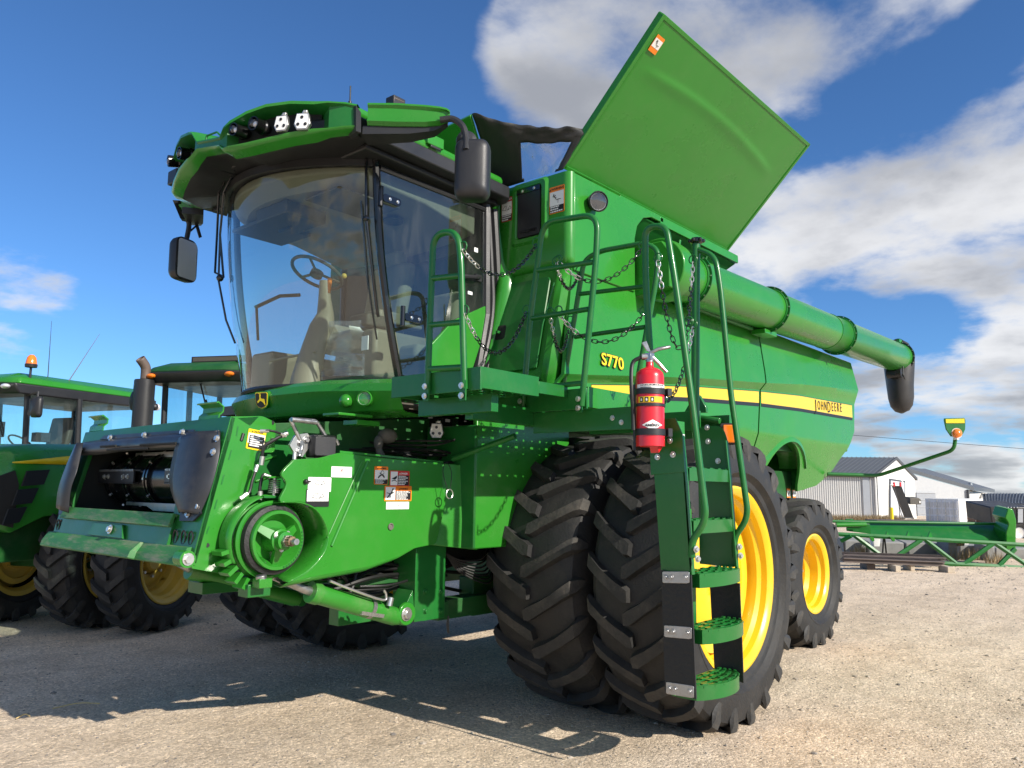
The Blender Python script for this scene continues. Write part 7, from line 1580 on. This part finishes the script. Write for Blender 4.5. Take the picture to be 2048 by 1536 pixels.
# grain header on the ground
def header():
    d = 18.0; B = thing('harvester_header', 'long green harvester header with an open truss resting low behind steel beams', 'header', tuple(D(1850, 1135, d)))
    X = lambda px, py, k=0: D(px, py, d + k)
    mb = MB(); mb.prism([X(1738, 1046, .6), X(2012, 1049, .6), X(2012, 1082, .2), X(1742, 1068, .2)], cf * .03, 'green_frame'); mb.prism([X(1742, 1068, .2), X(2012, 1082, .2), X(2010, 1088, -.3), X(1745, 1074, -.3)], cf * .03, 'green_frame'); bs = mb.build('back_sheet', B)
    mb = MB(); mb.tube([X(1640, 1042), X(1738, 1044)], .035, 'green_frame', 8); mb.tube([X(1672, 1050, -.1), X(1732, 1049, -.1)], .055, 'green', 10); mb.tube([X(1738, 1044, .5), X(2012, 1048, .5)], .035, 'green_frame', 8); mb.prism([X(1693, 1046, .1), X(1740, 1048, .1), X(1742, 1068, .1), X(1694, 1062, .1)], cf * .04, 'green_frame'); mb.prism([X(1692, 1038), X(1707, 1038), X(1707, 1043), X(1692, 1043)], cf * .05, 'green_frame'); mb.build('top_beam', B, bevel=.004)
    mb = MB(); mb.tube([X(1670, 1068, -.4), X(1800, 1075, -.4), X(2070, 1091, -.4)], .052, 'green_frame', 6); mb.tube([X(1870, 1126, -.5), X(2070, 1137, -.5)], .055, 'green_frame', 6)
    for a, b in (((1682, 1082), (1702, 1072)), ((1710, 1072), (1758, 1108)), ((1842, 1080), (1794, 1112)), ((1850, 1079), (1912, 1127)), ((1985, 1088), (1925, 1130)), ((1990, 1087), (2050, 1128)), ((2030, 1098), (1998, 1131))): mb.tube([X(*a, -.4), X(*b, -.5)], .050, 'green_frame', 6)
    mb.build('truss', B)
    mb = MB()
    for px in (1775, 1817, 1861): mb.prism([X(px - 5, 1075, -.1), X(px, 1063, .1), X(px + 5, 1076, -.1)], cf * .05, 'green')
    for px in (1745, 1786): mb.prism([X(px - 6, 1074, -.5), X(px + 3, 1075, -.5), X(px + 4, 1082, -.5), X(px, 1083, -.5)], cf * .05, 'green')
    mb.split('gusset', bs)
    mb = MB(); mb.prism(fillet([X(2016, 1018), X(2026, 1017), X(2033, 1040), X(2032, 1100), X(2012, 1100), X(2012, 1065), X(2018, 1048), X(2010, 1036)], .05, 3), cf * .5, 'green'); mb.build('end_shield', B, bevel=.02)
    mb = MB()
    for a, b in (((1767, 1075), (1765, 1110)), ((1769, 1075), (1773, 1110)), ((1688, 1084), (1690, 1108))): mb.tube([X(*a, .1), X(*b, .1)], .018, 'black', 5)
    mb.split('prop_stand', B)
header()
for k, (a, b, c_, e, dd, lab) in enumerate((((1686, 1108), (1891, 1115), (1891, 1121), (1686, 1114), 17.0, 'long rusty brown steel beam lying behind the front one'), ((1686, 1115), (1889, 1123), (1889, 1133), (1686, 1124), 16.3, 'long rusty brown steel beam lying in front on timber blocks'))):
    mb = MB(); pts = [D(*p, dd) for p in (a, b, c_, e)]; mb.prism(pts, cf * .22 + Vector((0, 0, .0)), 'rusty_steel'); mb.prism([pts[0] + cf * -.04, pts[1] + cf * -.04, pts[1] + cf * -.04 - Vector((0, 0, .02)), pts[0] + cf * -.04 - Vector((0, 0, .02))], cf * .3, 'rusty_steel'); mb.prism([pts[3] + cf * -.04, pts[2] + cf * -.04, pts[2] + cf * -.04 + Vector((0, 0, .02)), pts[3] + cf * -.04 + Vector((0, 0, .02))], cf * .3, 'rusty_steel')
    tag(mb.build('steel_beam', bevel=.004), lab, 'beam', 'steel beams on the ground')
for k, (px, py, w, h, lab) in enumerate(((1788, 1136, 10, 6, 'pale timber block under the middle of the steel beams'), (1817, 1134, 8, 9, 'small pale timber block beside the middle one under the beams'), (1893, 1138, 14, 8, 'pale timber block under the right end of the steel beams'), (1735, 1132, 16, 8, 'dark timber block under the left part of the steel beams'))):
    c = P(px, py, z=.06); mb = MB(); s_ = (c - EYE).dot(cf) / FPX; mb.box((-w * s_ / 2, -.2, -.06), (w * s_ / 2, .2, .06), 'woodpale' if k < 3 else 'rusty_steel', Matrix.Rotation(math.radians(-52), 3, 'Z'), c); tag(mb.build('timber_block', bevel=.008), lab, 'timber block', 'timber blocks under the beams')
# concrete blocks behind the header
for k, (px, w, y0, y1, lab) in enumerate(((1690, 42, 1081, 1122, 'left grey concrete block behind the header truss'), (1738, 70, 1084, 1124, 'long dark concrete block left of centre behind the truss'), (1812, 80, 1086, 1127, 'long dark concrete block right of centre behind the truss'), (1897, 20, 1080, 1130, 'narrow pale concrete post between the long blocks'), (1920, 50, 1091, 1133, 'grey concrete block under the right half of the truss'), (1974, 16, 1093, 1134, 'short pale concrete post near the end shield'), (1992, 70, 1096, 1136, 'grey concrete block at the right edge behind the truss'))):
    d = 19.6 if k not in (3, 5) else 19.0; mb = MB(); pts = [D(px, y0, d), D(px + w, y0 + w * .02, d), D(px + w, y1, d), D(px, y1, d)]; pts[2].z = pts[3].z = -.02; mb.prism(pts, cf * .55, 'concrete'); tag(mb.build('concrete_block', bevel=.025), lab, 'concrete block', 'concrete blocks behind the header')
mb = MB(); q = D(1932, 1084, 20.5); mb.lathe([(.001, .18), (.15, .16), (.28, .08), (.30, 0), (.30, -.4)], q - Vector((0, 0, .15)), (0, 0, 1), 'green', 24); tag(mb.build('green_drum'), 'rounded pale green drum top behind the concrete blocks', 'drum')
for k, (px, py, lab) in enumerate(((1750, 1084, 'white plastic tub on the left concrete block'), (1925, 1080, 'white plastic tub on the right concrete block'))):
    c = D(px, py, 19.3); mb = MB(); rg = [[c + cr * u + Vector((0, 0, z)) + cf * (v) for u, v in rrect(.20 * k_ + .06 * k, .2 * k_, .03)] for z, k_ in ((-.09, .8), (.09, 1), (.10, 1.1), (.12, 1.1))]; mb.loft(rg, 'paper', caps=True); tag(mb.build('plastic_tub'), lab, 'tub', 'white plastic tubs')
# dry grass and weeds
def grass(name, label, spots, n, hh, seed):
    rnd = random.Random(seed); mb = MB(); mb.mi('drygrass')
    for _ in range(n):
        px, py, d, wd = spots[rnd.randrange(len(spots))]; p = D(px + rnd.uniform(-wd, wd), py, d + rnd.uniform(-d * .03, d * .03)); h = hh * rnd.uniform(.4, 1); a = rnd.uniform(0, 6.28); w = hh * .025; l = rnd.uniform(-.4, .4) * h; m_ = rnd.uniform(-.4, .4) * h
        o = len(mb.v); mb.v += [(p.x - w * math.cos(a), p.y - w * math.sin(a), p.z), (p.x + w * math.cos(a), p.y + w * math.sin(a), p.z), (p.x + l, p.y + m_, p.z + h)]; mb.f.append([o, o + 1, o + 2]); mb.m.append(0)
    tag(mb.build(name, smooth=False, weld=False), label, 'grass', kind='stuff')
grass('dry_grass', 'dry brown grass along the foot of the ribbed shed', [(1640 + k * 12, 1042, 80, 12) for k in range(14)], 5000, .75, 1)
grass('weeds', 'pale dry weeds growing between the concrete blocks', [(1713, 1118, 18.9, 14), (1722, 1112, 18.9, 8), (1920, 1092, 18.9, 8), (1930, 1120, 18.7, 30), (1820, 1130, 18.7, 20), (1990, 1128, 18.7, 20)], 900, .34, 2)
# overhead wire
a, b, c = D(1560, 858, 70), D(1800, 878, 66), D(2400, 925, 60); tag(MB().tube(bez([a, b, c], 8), .018, 'black', 5).build('power_line'), 'thin dark power line crossing the sky above the sheds', 'power line')
# more machines far off behind the left side
